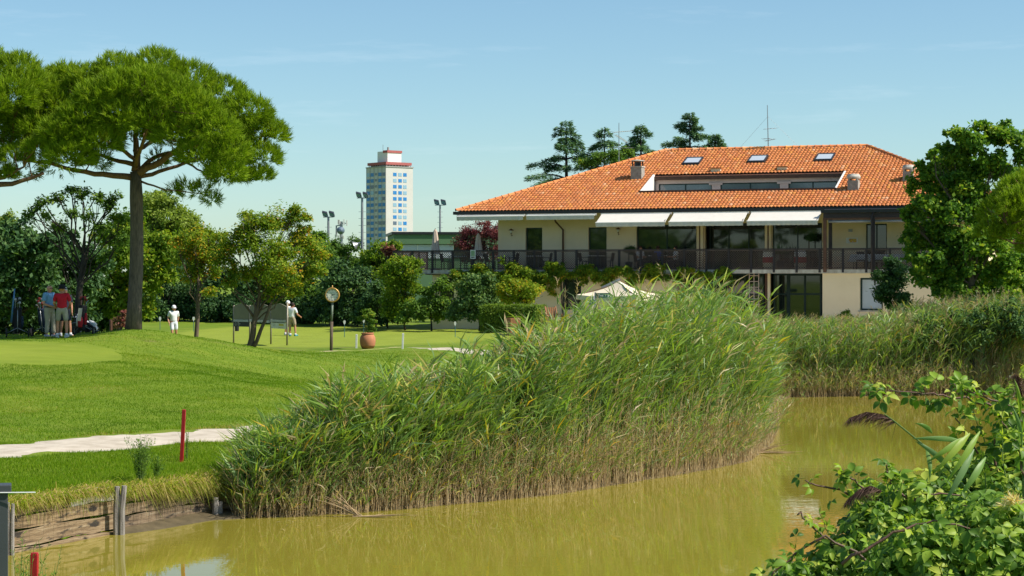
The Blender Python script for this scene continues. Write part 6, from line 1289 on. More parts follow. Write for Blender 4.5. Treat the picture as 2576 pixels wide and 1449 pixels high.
    if hat:
        mm_ = clothm(*hat[1])
        if hat[0] == 'cap':
            mb = MB(); mb.lathe([(.105*K, -.01), (.106*K, .03), (.09*K, .085), (.045*K, .12), (.005, .13)], tuple(top), 18); c = top+fwd*.1*K
            n = 9; pts = [top+Vector((0, 0, .0))+fwd*(math.cos(a)*.105*K)+side*(math.sin(a)*.1*K) for a in np.linspace(-1.25, 1.25, n)]; pt2 = [top+fwd*(math.cos(a)*.105*K+.075*math.cos(a*.9))+side*(math.sin(a)*.098*K)-Vector((0, 0, .018)) for a in np.linspace(-1.25, 1.25, n)]
            mb.add(pts+pt2, [(k, k+1, n+k+1, n+k) for k in range(n-1)]); mb.build('cap', mm_, t_, smooth=True)
        else:
            mb = MB(); mb.lathe([(.19*K, -.005), (.2*K, -.018), (.112*K, .01), (.112*K, .05), (.1*K, .12), (.05*K, .13), (.005, .12)], tuple(top), 22); mb.build('hat', mm_, t_, smooth=True)
    if belt: mb = MB(); c = mid('pel', 'ch', .2); mb.lathe([(.162*K, -.02), (.166*K, 0), (.162*K, .02)], tuple(c), 20); mb.build('belt', clothm(*belt), t_)
    if glasses:
        mb = MB(); ey = P['hd']+Vector((0, 0, .03)); 
        for s in (-1, 1): c = ey+fwd*.092+side*s*.035; mb.add([c+side*.028+Vector((0, 0, .016)), c-side*.028+Vector((0, 0, .016)), c-side*.026-Vector((0, 0, .018)), c+side*.026-Vector((0, 0, .018))], [(0, 1, 2, 3)]); mb.beam(c+side*s*.028, ey+side*s*.09-fwd*.02, .006, .01)
        mb.build('sunglasses', M['black'], t_)
    return t_
WH = ('white polo cotton', (.78, .78, .8)); KH = ('khaki cotton', (.36, .29, .2)); GREY = ('grey-beige cotton', (.34, .32, .26)); NAVY = ('navy cotton', (.015, .02, .04)); WSH = ('white shoe leather', (.75, .75, .76)); LB = ('light blue polo cotton', (.17, .36, .62)); RED = ('red polo cotton', (.5, .008, .025)); TRO = ('pale trouser cotton', (.4, .36, .27)); GSH = ('grey shoe', (.4, .42, .46))
def pl(X, Y, d_): p = px(X, Y, d_); return G(p.x, p.y)
face = lambda a: math.radians(a)
person('bald man in a light blue polo and pale trousers wearing sunglasses, turned to his friend', pl(124, 849, 66.5), face(62), dict(rwr=(.12, -.25, 1.02), rel=(.26, .04, 1.1), lwr=(-.1, -.27, 1.0), lel=(-.26, .02, 1.1), lto=(-.15, -.15, .035), ran=(.14, -.06, .09), rto=(.17, -.24, .035), rkn=(.12, -.06, .5)), dict(shirt=LB, legs=TRO, shoe=GSH, long=True), 1.79, 'golfers talking under the pine', skin='skinred', belt=NAVY, glasses=True)
person('man in a red polo, grey shorts and wide black hat seen from behind', pl(156, 850, 66), face(186), dict(rwr=(.2, -.26, 1.02), rel=(.27, -.02, 1.13), lwr=(-.2, -.24, 1.0), lel=(-.28, -.0, 1.12), lan=(-.15, .03, .09), lto=(-.19, -.16, .035), ran=(.16, -.05, .09), rto=(.2, -.22, .035), rkn=(.14, -.05, .5), lkn=(-.14, -.01, .5)), dict(shirt=RED, legs=GREY, shoe=WSH), 1.76, 'golfers talking under the pine', hat=('wide', ('black hat felt', (.01, .01, .012))))
person('third golfer in navy, mostly hidden behind the man in red', pl(163, 848, 67.2), face(20), dict(lan=(-.15, .05, .09), lto=(-.19, -.1, .035), ran=(.2, .0, .09), rto=(.28, -.12, .035), rkn=(.17, 0, .5)), dict(shirt=NAVY, legs=NAVY, shoe=GSH), 1.68, 'golfers talking under the pine', hair=('grey hair', (.4, .4, .4)))
person('bearded golfer in white polo, white shorts and white cap walking across the green', pl(437, 861, 95), face(22), dict(lan=(-.1, -.16, .1), lkn=(-.1, -.12, .5), lto=(-.11, -.34, .06), ran=(.13, .12, .1), rkn=(.12, -.02, .52), rto=(.14, -.06, .035), lwr=(-.25, -.12, .9), lel=(-.27, .06, 1.13), rwr=(.2, .14, .92), rel=(.25, .12, 1.13), hd=(.01, -.03, 1.58), nose=(.05, -.13, 1.59)), dict(shirt=WH, legs=('white shorts cotton', (.72, .74, .8)), shoe=WSH), 1.76, 'golfers on the putting green', hat=('cap', ('white cap cotton', (.8, .8, .82))))
person('dark-haired golfer in white polo and khaki shorts at the notice board, one hand held out', pl(734, 845, 102), face(160), dict(lwr=(-.34, -.3, 1.0), lel=(-.32, -.02, 1.1), rwr=(.18, -.22, 1.0), rel=(.24, -.02, 1.12), lan=(-.2, -.02, .09), lto=(-.26, -.2, .035), lkn=(-.17, -.04, .5), ran=(.08, .04, .09), hd=(-.03, -.06, 1.55), nose=(-.07, -.15, 1.54), cr=(-.03, -.06, 1.68)), dict(shirt=WH, legs=KH, shoe=('blue green shoe', (.08, .32, .36))), 1.76, 'golfers on the putting green', hair=('dark brown hair', (.03, .018, .012)))
person('golfer in a white cap standing behind the notice board post', pl(724, 845, 103), face(40), dict(lan=(-.15, .0, .09), lto=(-.2, -.16, .035)), dict(shirt=WH, legs=KH, shoe=WSH), 1.8, 'golfers on the putting green', hat=('cap', ('white cap cotton', (.8, .8, .82))))
SEAT = {k: (v[0], v[1], max(v[2]-.07, .035)) for k, v in dict(pel=(0, 0, .52), ch=(0, 0, .78), nk=(0, -.01, 1.05), hd=(0, -.03, 1.16), cr=(0, -.02, 1.28), nose=(0, -.13, 1.18), lsh=(-.19, 0, .99), rsh=(.19, 0, .99), lel=(-.25, -.06, .72), rel=(.25, -.06, .72), lwr=(-.15, -.3, .74), rwr=(.15, -.3, .74), lhp=(-.1, -.02, .5), rhp=(.1, -.02, .5), lkn=(-.12, -.42, .5), rkn=(.12, -.42, .5), lan=(-.12, -.42, .09), ran=(.12, -.42, .09), lto=(-.13, -.58, .035), rto=(.13, -.58, .035)).items()}
for X, v, r, cl, lb_, hr in ((1655, .95, 150, ('bright blue shirt', (.03, .08, .38)), 'seated diner in a bright blue shirt with back to the rail', ('brown hair', (.06, .03, .02))), (1610, 1.05, 60, WH, 'seated diner in white behind the rail left of the one in blue', ('brown hair', (.06, .03, .02))), (1700, 1.05, -60, WH, 'seated diner in white behind the rail right of the one in blue', ('dark brown hair', (.03, .018, .012)))):
    person(lb_, fr_u(X, v), face(r)-TH, SEAT, dict(shirt=cl, legs=NAVY, shoe=GSH, long=True), 1.75, 'diners on the terrace', hair=hr)
    o = copy_tree(ch0); o.location = fr_u(X, v); o.rotation_euler = (0, 0, face(r)-TH); o['label'] = 'dark wicker chair '+{1655: 'occupied by the diner in blue', 1610: 'occupied by the white-clad diner left of the blue one', 1700: 'occupied by the white-clad diner right of the blue one'}[X]; o['group'] = 'wicker chairs on the upper terrace'
ctable(1655, 1.45, 'table in front of the seated diners', .9, False)

# ------------------------------------------------------------------ golf trolleys
def trolley(label, loc, rz_, cols, tilt=.3, umb=None, towel=None, heads=None):
    t_ = thing('golf_trolley', label, 'golf trolley', loc, rz_, 'golf trolleys under the pine'); cs_, sn = math.cos(tilt), math.sin(tilt)
    P = lambda a, b_, c: Vector((a, b_*cs_+c*sn, .16+c*cs_-b_*sn))
    mb = MB(); n = 16; prof = [(.1, 0), (.125, .05), (.12, .3), (.13, .6), (.145, .82), (.14, .86), (.1, .86)]; vs = []; fs = []
    for r, z in prof:
        for k in range(n): a = 2*math.pi*k/n; vs.append(P(r*math.cos(a), r*math.sin(a)*.9, z))
    for i in range(len(prof)-1):
        for k in range(n): fs.append((i*n+k, i*n+(k+1) % n, (i+1)*n+(k+1) % n, (i+1)*n+k))
    fs.append(tuple(range(n-1, -1, -1))); mb.add(vs, fs); mb.build('bag', clothm(*cols[0]), t_, smooth=True)
    for (x, y, z0, z1, w_, c) in ((0, -.13, .1, .45, .1, cols[1]), (-.14, -.03, .15, .55, .07, cols[2]), (.14, -.03, .2, .6, .06, cols[1])):
        mb = MB(); mb.tube([P(x, y, z0), P(x, y, (z0+z1)/2), P(x, y, z1)], [w_*.7, w_, w_*.6], 10); mb.build('pocket', clothm(*c), t_, smooth=True)
    if towel: mb = MB(); mb.add([P(-.07, -.2, .75), P(.07, -.2, .75), P(.06, -.24, .3), P(-.08, -.24, .3)], [(0, 1, 2, 3)]); mb.build('towel', clothm(*towel), t_)
    for k in range(8):
        a = 2*math.pi*k/8; x, y = .075*math.cos(a), .065*math.sin(a); L_ = R0.uniform(1.0, 1.16); mb = MB(); mb.tube([P(x, y, .5), P(x*1.25, y*1.25, L_)], .007, 5); hd_ = P(x*1.3, y*1.3, L_+.02)
        if k % 2: mb.lathe([(.005, -.05), (.045, -.02), (.05, .02), (.01, .055)], tuple(hd_), 9)
        else: mb.beam(hd_-Vector((.04, 0, .0)), hd_+Vector((.05, .0, .02)), .018, .05)
        mb.build('golf_club', clothm(*(heads or [('dark club head', (.03, .03, .03)), ('steel club head', (.4, .4, .42))])[k % 2]), t_)
    if umb: mb = MB(); mb.tube([P(.2, .0, .35), P(.1, .05, 1.5)], [.035, .022], 8); mb.build('umbrella', clothm(*umb), t_, smooth=True)
    mb = MB(); mb.tube([P(0, .14, .8), P(0, .14, .05), (0, -.1, .12)], .016, 7); mb.tube([(-.34, .22, .15), (0, .16, .32), (.34, .22, .15)], .014, 7); mb.tube([P(0, .14, .8), P(0, .3, 1.05), P(0, .42, 1.1)], .015, 7); mb.build('trolley_frame', M['greymetal'], t_, smooth=True)
    for sx in (-1, 1):
        w_ = empty('wheel', (sx*.36, .22, .15), 0, t_); Mw = Matrix.Rotation(math.radians(90), 3, 'Y'); mb = MB()
        mb.lathe([(.11, -.025), (.15, -.025), (.155, 0), (.15, .025), (.11, .025), (.11, -.025)], n=22, M=Mw); mb.build('tyre', M['black'], w_)
        mb = MB(); mb.lathe([(.03, -.02), (.03, .02)], n=10, M=Mw)
        for k in range(6): a = math.pi*k/3; mb.beam((0, 0, 0), (0, .11*math.cos(a), .11*math.sin(a)), .02, .02)
        mb.build('rim', M['greymetal'], w_)
    return t_
BL = ('black bag nylon', (.012, .013, .016)); NV = ('dark blue nylon', (.02, .035, .07)); RD = ('red bag nylon', (.42, .02, .03)); WT = ('white bag nylon', (.7, .7, .72))
trolley('black golf bag on a trolley with a long blue umbrella, leftmost of the bags', pl(44, 849, 67), math.radians(195), [BL, BL, NV], .18, umb=('blue umbrella', (.08, .2, .42)))
trolley('black, red and white golf bag with a pale towel beside the dark tree', pl(205, 843, 68), math.radians(-12), [BL, RD, WT], .16, towel=('pale towel', (.6, .6, .45)), heads=[('dark club head', (.03, .03, .03)), ('red head cover', (.4, .05, .04))])
o = trolley('white golf bag lying low on its trolley by the pine', pl(243, 842, 69.5), math.radians(75), [WT, WT, BL], 1.05, heads=[('white head cover', (.75, .75, .75)), ('dark club head', (.03, .03, .03))]); o.scale = (.85, .85, .85)
trolley('golf trolley half hidden behind the man in light blue', pl(112, 848, 68.2), math.radians(170), [NV, BL, NV], .3, heads=[('white head cover', (.75, .75, .75)), ('red head cover', (.4, .05, .04))])
g_ = G(wx(279, 70.5), 70.5); t_ = thing('short_post', 'short brown wooden post between the bags and the pine', 'post', g_); mb = MB(); mb.tube([(0, 0, -.1), (.0, 0, .5)], .055, 8); mb.build('shaft', M['brownwood'], t_); mb = MB(); mb.lathe([(.06, .5), (.055, .53), (.01, .54)], n=8); mb.build('post_cap', M['brownwood'], t_)
# ------------------------------------------------------------------ reeds
LM['reed'] = leafmat('reed blades', [(0, (.19, .14, .09)), (.16, (.52, .38, .21)), (.26, (.64, .52, .31)), (.34, (.3, .34, .12)), (.48, (.16, .26, .11)), (.62, (.19, .32, .065)), (.76, (.28, .4, .05)), (.88, (.42, .47, .07)), (.95, (.55, .4, .04)), (1, (.6, .28, .02))], .4, .45, .35)
def reeds(name, label, P, H, lean, dead=.12, nleaf=12, lf=.45, lw=.028, plume=.05, tsh=0):
    """P: (n,3) feet, H heights, lean (n,2) horizontal offset of the tip"""
    n = len(P); VS, TS, TT = [], [], []; b = 0
    def curve(s): return P+np.c_[lean*(s**2)[:, None], H*s*(1-.06*s*s)]
    # stems
    rows = [0, .33, .66, .97]; rad = [.0065, .006, .0045, .002]; ring = []
    for s, r in zip(rows, rad):
        c = curve(np.full(n, s))
        for k in range(3): a = 2*math.pi*k/3; ring.append(c+np.array([r*math.cos(a), r*math.sin(a), 0]))
    V = np.stack(ring, 1).reshape(-1, 3); base = (np.arange(n)*12)[:, None]; T = []
    for i in range(3):
        for k in range(3):
            a, b2 = i*3+k, i*3+(k+1) % 3; T += [base+np.array([a, b2, b2+3]), base+np.array([a, b2+3, a+3])]
    T = np.concatenate(T); VS.append(V); TT.append(T); isdead = NP.random(n) < dead
    st = np.stack([NP.uniform(.03, .22, n), NP.uniform(.12, .3, n), NP.uniform(.3, .5, n), NP.uniform(.4, .55, n)], 1); st[isdead] = NP.uniform(.1, .28, (isdead.sum(), 4)); TS.append(np.repeat(st, 3, 1).ravel()); b += len(V)
    # leaves
    k = n*nleaf; idx = np.repeat(np.arange(n), nleaf); s = NP.uniform(.13, 1.0, k)**.6; 
    c = P[idx]+np.c_[lean[idx]*(s**2)[:, None], H[idx]*s*(1-.06*s*s)]
    az = np.arctan2(lean[idx, 1], lean[idx, 0])+NP.normal(0, .8, k)+np.where(NP.random(k) < .2, math.pi, 0)
    el = NP.normal(1.2, .2, k)-.34*s; ln = lf*NP.uniform(.6, 1.3, k)*(.75+.4*np.sin(s*3))
    d1 = np.c_[np.cos(az)*np.cos(el), np.sin(az)*np.cos(el), np.sin(el)]; el2 = el-NP.uniform(.05, .75, k); d2 = np.c_[np.cos(az)*np.cos(el2), np.sin(az)*np.cos(el2), np.sin(el2)]
    sd_ = np.cross(d1, np.array([0, 0, .25])+unit(k)); sd_ /= np.linalg.norm(sd_, axis=1, keepdims=True); w = (lw*NP.uniform(.6, 1.3, k)/2)[:, None]
    m = c+d1*(ln*.45)[:, None]; tip = m+d2*(ln*.6)[:, None]
    V = np.stack([c, m-sd_*w, m+sd_*w, tip], 1).reshape(-1, 3); q = (np.arange(k)*4)[:, None]+b; TT.append(np.concatenate([q+np.array([0, 1, 2]), q+np.array([1, 3, 2])])); VS.append(V)
    tn = np.clip(NP.normal(.54+tsh, .11, k)+NP.normal(0, .08, n)[idx]+.1*s, .36, .93); low = NP.random(k) < np.clip(.55-s*1.1, .03, .6)+.3*isdead[idx]; tn = np.where(low, NP.uniform(.12, .32, k), tn); tn = np.where(NP.random(k) < .012, .97, tn); TS.append(np.repeat(tn, 4)); b += len(V)
    # feathery heads
    pl_ = np.where(NP.random(n) < plume)[0]
    if len(pl_):
        m_ = 26; i2 = np.repeat(pl_, m_); k2 = len(i2); s2 = NP.uniform(.92, 1.06, k2); c2 = P[i2]+np.c_[lean[i2]*(s2**2)[:, None], H[i2]*s2]; dd = unit(k2)*.5+np.c_[lean[i2]*.5, np.full(k2, .5)]; dd /= np.linalg.norm(dd, axis=1, keepdims=True); sv = np.cross(dd, unit(k2)); sv /= np.linalg.norm(sv, axis=1, keepdims=True)
        V = np.stack([c2-sv*.008, c2+sv*.008, c2+dd*NP.uniform(.06, .16, (k2, 1))], 1).reshape(-1, 3); TT.append((np.arange(k2)*3)[:, None]+b+np.array([0, 1, 2])); VS.append(V); TS.append(np.repeat(NP.uniform(.02, .2, k2), 3))
    me = np_mesh(name, np.concatenate(VS), T=np.concatenate(TT), mats=[LM['reed']], tint=np.concatenate(TS)); o = link(name, me); tag(o, label, None, None, 'stuff'); return o
def front_y(X, pts):
    xs = [p[0] for p in pts]; return np.interp(X, xs, [dep(p[1], 0) for p in pts])
FR = [(575, 1300), (640, 1301), (800, 1295), (1000, 1281), (1200, 1262), (1400, 1243), (1600, 1211), (1790, 1180), (1890, 1158), (1945, 1112), (1965, 1062)]
TOP = ([590, 635, 700, 770, 850, 935, 1050, 1140, 1190, 1235, 1305, 1365, 1420, 1480, 1560, 1625, 1680, 1732, 1785, 1828, 1870, 1915, 1960], [1200, 1105, 1060, 1030, 955, 930, 925, 905, 880, 860, 815, 780, 768, 745, 722, 698, 682, 690, 712, 745, 800, 860, 910])
def clump(n, back, t0=0, t1=1, hmin=.62):
    X = NP.uniform(612, 1915, n*2); X = X[NP.random(n*2) < .35+.65*np.clip((X-580)/500, 0, 1)][:n]; n = len(X); y = front_y(X, FR)
    dpth = np.interp(X, [560, 700, 900, 1200, 1700, 1900, 1965], [1.3, 2.2, 3.2, 5, 7, 9, 10.5])*back; t = NP.uniform(t0, t1, n); y = y-.12+t*dpth
    x = (X-1288)/F*y+NP.normal(0, .05, n); z = gz(x, y); zt_ = ZC-(np.interp(X+NP.normal(0, 6, n), *TOP)-HZ)/F*y; H = (zt_-z)*(NP.uniform(hmin, 1.0, n)+.13*(NP.random(n) < .16))*(.93+.09*np.sin(x*3.1+y*2)*np.sin(x*1.3)+.05*np.sin(x*7.3+y*5)); H = np.clip(H, .5, 4.3)
    P = np.c_[x, y, np.maximum(z, -.15)-.03]; ln = np.c_[NP.normal(.1, .11, n)+.05*np.sin(x*2.2+y), NP.normal(0, .1, n)]*H[:, None]; return P, H, ln
P, H, ln = clump(5800, 1); 
k = (P[:, 0]-wx(1900, 50) > 0); reeds('reed_bed', 'tall wind-bent green reed bed on the point in the middle of the pond', P, H, ln, .2, 13, .58, .038, .05)
# short dead stalks and litter along the water line
X = NP.uniform(585, 1960, 2600); y = front_y(X, FR)+NP.uniform(-.25, .5, len(X)); x = (X-1288)/F*y; z = np.maximum(gz(x, y), -.1); H = NP.uniform(.35, 1.5, len(X))*np.interp(X, [600, 1200], [.8, 1.1]); reeds('dead_reeds', 'dry tan reed stalks along the foot of the reed bed', np.c_[x, y, z-.03], H, np.c_[NP.normal(.1, .3, len(X)), NP.normal(-.05, .25, len(X))]*H[:, None], .9, 4, .3, .018, 0)
# far bed at the right
FR2 = [(1840, 1020), (1960, 1000), (1995, 998), (2200, 995), (2400, 993), (2640, 991)]; TOP2 = ([1840, 1900, 1960, 2010, 2060, 2110, 2180, 2240, 2290, 2350, 2420, 2480, 2560, 2650], [800, 800, 805, 808, 798, 806, 800, 775, 765, 752, 752, 745, 748, 742])
def bed2(n, d0, d1):
    X = NP.uniform(1845, 2640, n); y = front_y(X, FR2)+NP.uniform(d0, d1, n); x = (X-1288)/F*y; z = gz(x, y); zt_ = ZC-(np.interp(X, *TOP2)+7*np.sin(x*2.3)-HZ)/F*y; H = np.clip((zt_-z)*NP.uniform(.62, 1.03, n), .5, 3.9); return np.c_[x, y, np.maximum(z, -.1)-.03], H, np.c_[NP.normal(.13, .17, n), NP.normal(0, .13, n)]*H[:, None]
reeds('reed_bed', 'far reed bed with brown feathery heads on the right bank below the clubhouse', *bed2(6800, -.3, 8), .26, 11, .5, .036, .2, -.02)
X = NP.uniform(1960, 2640, 1500); y = front_y(X, FR2)+NP.uniform(-.5, .3, len(X)); x = (X-1288)/F*y; H = NP.uniform(.3, 1.3, len(X)); reeds('dead_reeds', 'dry brown reed stalks at the foot of the far reed bed', np.c_[x, y, np.full(len(X), -.04)], H, np.c_[NP.normal(.05, .4, len(X)), NP.normal(-.1, .3, len(X))]*H[:, None], .95, 4, .3, .02, 0)
# thicket mixed into the far reeds
tree('bank_shrub', 'dark green thicket rising out of the far reeds at the right edge', 'shrub', 2450, 880, 73.6, [(2310, 815, 30), (2350, 830, 36), (2330, 865, 34), (2400, 800, 34), (2440, 815, 40), (2500, 800, 40), (2550, 815, 40), (2470, 855, 40), (2530, 865, 42), (2400, 860, 34), (2580, 850, 44), (2560, 780, 30)], 'dark', .13, .04, 860, cover=2.6, tbase=.62, tintj=.2, droop=.3)
# fallen reed stalks in the water
for X, Y, lb_, sc_ in ((905, 1300, 'bleached dead branch of reed lying in the water before the reeds', 1.0), (1900, 1140, 'broken reed stems trailing on the water at the tip of the reed bed', .9)):
    w_ = wpt(X, Y); t_ = thing('fallen_reed', lb_, 'reed', (*w_, 0)); mb = MB()
    for k in range(12):
        a = R0.uniform(2.2, 3.0) if sc_ == 1.0 else R0.uniform(-.5, .5); L_ = R0.uniform(.5, 1.1)*sc_; mb.tube([(R0.uniform(-.1, .1), 0, 0), (math.cos(a)*L_*.5, R0.uniform(-.1, .1), math.sin(abs(a))*L_*.42), (math.cos(a)*L_, R0.uniform(-.15, .15), math.sin(abs(a))*L_*.75)], [.009, .007, .003], 5)
    for k in range(9): mb.tube([(R0.uniform(-.2, .2), -.05, .01), (R0.uniform(.3, 1.2), R0.uniform(-.2, .1), R0.uniform(0, .06))], [.008, .003], 5)
    mb.build('dead_stalks', mat('dead reed stalk', (.5, .36, .2), (.3, .2, .11), 9, .9, .1), t_)
w_ = wpt(1735, 1165); t_ = thing('orange_frond', 'bright orange dead reed frond in the front of the reed bed', 'reed', (*w_, .35)); n = 26; s = np.linspace(.15, 1, n); c = np.c_[s*.95, np.full(n, -.25), s*.62]; D = np.c_[np.full(n, .8), NP.normal(-.1, .2, n), NP.normal(.05, .25, n)]; D /= np.linalg.norm(D, axis=1, keepdims=True); N = np.cross(D, unit(n)); N /= np.linalg.norm(N, axis=1, keepdims=True); V, Q = leaf_quads(c, D, N, NP.uniform(.2, .4, n), np.full(n, .03)); link('leaf_blades', np_mesh('leaf_blades', V, Q=Q, mats=[LM['reed']], tint=np.repeat(NP.uniform(.94, 1, n), 4)), t_)
mb = MB(); mb.tube([(-.1, -.2, -.35), (.1, -.24, .02), (.95, -.25, .62)], [.008, .007, .003], 5); mb.build('stem', M['teak'], t_)

# ------------------------------------------------------------------ grass blades
LM['grass'] = leafmat('lawn grass blades', [(0, (.075, .15, .006)), (.45, (.135, .25, .008)), (.75, (.23, .31, .014)), (.9, (.38, .33, .08)), (1, (.52, .38, .17))], .4)
def blades(name, label, x, y, h, w=.008, tint=None, lean=.45, z=None):
    n = len(x); z = gz(x, y) if z is None else z; P = np.c_[x, y, z-.01]; d = unit(n)*np.array([lean, lean, 0])+np.array([0, 0, 1]); sv = np.cross(d, unit(n)); sv /= np.linalg.norm(sv, axis=1, keepdims=True); w = np.broadcast_to(w, (n,))[:, None]; h = h[:, None]
    V = np.stack([P-sv*w, P+sv*w, P+d*h], 1).reshape(-1, 3); t_ = np.clip(NP.normal(.5, .16, n) if tint is None else tint, 0, 1)
    o = link(name, np_mesh(name, V, T=np.arange(3*n).reshape(n, 3), mats=[LM['grass']], tint=np.repeat(t_, 3))); tag(o, label, None, None, 'stuff'); return o
PATHX = np.array([(-26, 27.4), (-18, 33), (-13, 37.3), (-10, 40.2), (-7.5, 43.2), (-5.5, 45.6), (-3.6, 49), (-1.4, 55), (-.5, 63), (-.2, 70), (.1, 74), (.5, 78), (1.8, 82), (4.5, 88)])
def dpath(x, y):
    best = np.full(len(x), 1e9)
    for i in range(len(PATHX)-1):
        a, b_ = PATHX[i], PATHX[i+1]; d = b_-a; t = np.clip(((x-a[0])*d[0]+(y-a[1])*d[1])/(d@d), 0, 1); best = np.minimum(best, np.hypot(x-a[0]-t*d[0], y-a[1]-t*d[1]))
    return best
def scatter(n, X0, X1, y0, y1, pw=1.0):
    y = y0+(y1-y0)*NP.random(n)**pw; X = NP.uniform(X0, X1, n); x = (X-1288)/F*y; d, _ = shore(x, y); k = (d > .12) & (dpath(x, y) > 1.32+.12*np.sin(x*3)); return x[k], y[k]
x, y = scatter(110000, -40, 760, 30.5, 42); k = land(x, y) > .3; x, y = x[k], y[k]; sd0, _ = shore(x, y); blades('grass', 'short green grass between the plank wall and the gravel path', x, y, NP.uniform(.03, .085, len(x))*(1+1.1*np.exp(-sd0*1.6)), .006, np.clip(NP.normal(.5, .14, len(x))+.35*np.exp(-sd0*2.5), 0, 1), z=np.where(sd0 < .6, np.maximum(gz(x, y), land(x, y)-.04), gz(x, y)))
x, y = scatter(170000, -40, 1150, 41.5, 62, .8); k = np.hypot((x+17.5)/5.6, (y-60.5)/3.6) > 1; x, y = x[k], y[k]; e = np.exp(-np.maximum(dpath(x, y)-1.35, 0)*3); pn_ = np.sin(x*.9+y*.7)*np.sin(y*.8-x*.3)+.7*np.sin(x*2.3+1.3*np.sin(y*1.1))*np.sin(y*1.9+x*.4)+.5*np.sin(x*.35-y*.5); tn = NP.normal(.47, .13, len(x))+.17*pn_; blades('grass', 'rough lawn grass on the slope beyond the path', x, y, NP.uniform(.025, .06, len(x))*(1+1.6*e*NP.random(len(x))), .008, tn+.25*e)
x, y = scatter(60000, -40, 1150, 61, 78); k = np.hypot((x+17.5)/5.6, (y-60.5)/3.6) > 1.05; x, y = x[k], y[k]; blades('grass', 'lawn grass on the mound round the pine', x, y, NP.uniform(.025, .055, len(x)), .011, NP.normal(.5, .14, len(x))+.17*(np.sin(x*1.3)*np.sin(y)+.6*np.sin(x*.5+y*.7)))
# dry fringe drooping over the plank wall
def fringe(a, b_, n, zt_, r):
    s = NP.random(n); x = a[0]+(b_[0]-a[0])*s; y = a[1]+(b_[1]-a[1])*s; d = np.array([b_[1]-a[1], -(b_[0]-a[0])]); d /= np.linalg.norm(d); o_ = NP.uniform(-.35, .1, n); x = x+d[0]*o_; y = y+d[1]*o_; P = np.c_[x, y, np.full(n, zt_)+NP.uniform(-.06, .06, n)]
    az = unit(n)[:, :2]*.6; d1 = np.c_[d[0]*.7+az[:, 0], d[1]*.7+az[:, 1], NP.uniform(.1, .9, n)]; d2 = np.c_[d[0]*.45+az[:, 0]*.5, d[1]*.45+az[:, 1]*.5, NP.uniform(-1.3, -.3, n)]; L_ = NP.uniform(.07, r, n)[:, None]; m_ = P+d1*L_*.5; tip = m_+d2*L_*.8; sv = np.cross(d1, unit(n)); sv /= np.linalg.norm(sv, axis=1, keepdims=True); return np.stack([P, m_-sv*.006, m_+sv*.006, tip], 1)
V = np.concatenate([fringe(S0, S1, 2500, .72, .3), fringe(S1, S2, 5200, .74, .26), fringe(S2, lerp2(S2, S3, .4), 2200, .66, .3), fringe(lerp2(S2, S3, .35), S3, 6500, .6, .42), fringe(S3, wpt(640, 1300), 1500, .42, .35), fringe(S0, S1, 120, .68, .6), fringe(S1, S2, 200, .7, .62), fringe(S2, S3, 260, .58, .6)]).reshape(-1, 3); n = len(V)//4; q = (np.arange(n)*4)[:, None]
tag(link('dry_grass', np_mesh('dry_grass', V, T=np.concatenate([q+np.array([0, 1, 2]), q+np.array([1, 3, 2])]), mats=[LM['grass']], tint=np.repeat(np.clip(NP.normal(.84, .15, n), 0, 1), 4))), 'tan and green grass drooping over the plank wall', None, None, 'stuff')
# roots and stalks hanging down the planks
# feathery weed and thin weeds
def weed(label, base, h, n, spread, tb=.5, lf=.035):
    t_ = thing('weed', label, 'plant', base); mb = MB(); P, D = [], []
    for k in range(n):
        a = R0.uniform(0, 6.28); r = abs(R0.gauss(0, spread)); hh = h*R0.uniform(.55, 1); pts = [Vector((0+.02*math.cos(a), .02*math.sin(a), 0)), Vector((r*.35*math.cos(a), r*.35*math.sin(a), hh*.5)), Vector((r*math.cos(a), r*math.sin(a), hh))]; mb.tube(pts, [.004, .003, .0015], 4, cap=False)
        for q in range(16): s = R0.uniform(.35, 1); p = pts[1].lerp(pts[2], s*2-1) if s > .5 else pts[0].lerp(pts[1], s*2); P.append(p); D.append((R0.gauss(0, 1), R0.gauss(0, 1), R0.uniform(.2, 1.6)))
    mb.build('stem', mat('weed stem', (.1, .17, .03), (.07, .12, .02), 6, .7, 0) if 'weedstem' not in M else M['weedstem'], t_); D = np.array(D); D /= np.linalg.norm(D, axis=1, keepdims=True); m_ = len(D); N = np.cross(D, unit(m_)); N /= np.linalg.norm(N, axis=1, keepdims=True); V, Q = leaf_quads(np.array([list(p) for p in P]), D, N, NP.uniform(.6, 1.4, m_)*lf, np.full(m_, lf*.22)); link('foliage', np_mesh('foliage', V, Q=Q, mats=[LM['mid']], tint=np.repeat(np.clip(NP.normal(tb, .12, m_), 0, 1), 4)), t_); return t_
M['weedstem'] = mat('weed stem', (.1, .17, .03), (.07, .12, .02), 6, .7, 0)
p0 = onground(352, 1238, 27, 60); weed('wispy tall green weed on the bank between red stake and split post', p0, .98, 52, .16, .6, .07); p0 = onground(395, 1215, 27, 60); weed('smaller wispy weed right of the tall one', p0, .5, 20, .14, .6, .06)
p0 = onground(470, 1155, 27, 60); weed('sparse thin weed at the foot of the far red stake', p0, .55, 12, .2, .7, .04)
for X, d_, lb_ in ((70, 17.6, 'thin weeds left of the near red stake'), (120, 17.4, 'thin weeds right of the near red stake'), (48, 16.5, 'wispy weeds beside the dark fence post')): weed(lb_, G(wx(X, d_), d_), px(X, 1335, d_).z-gz(wx(X, d_), d_), 7, .12, .7, .045)

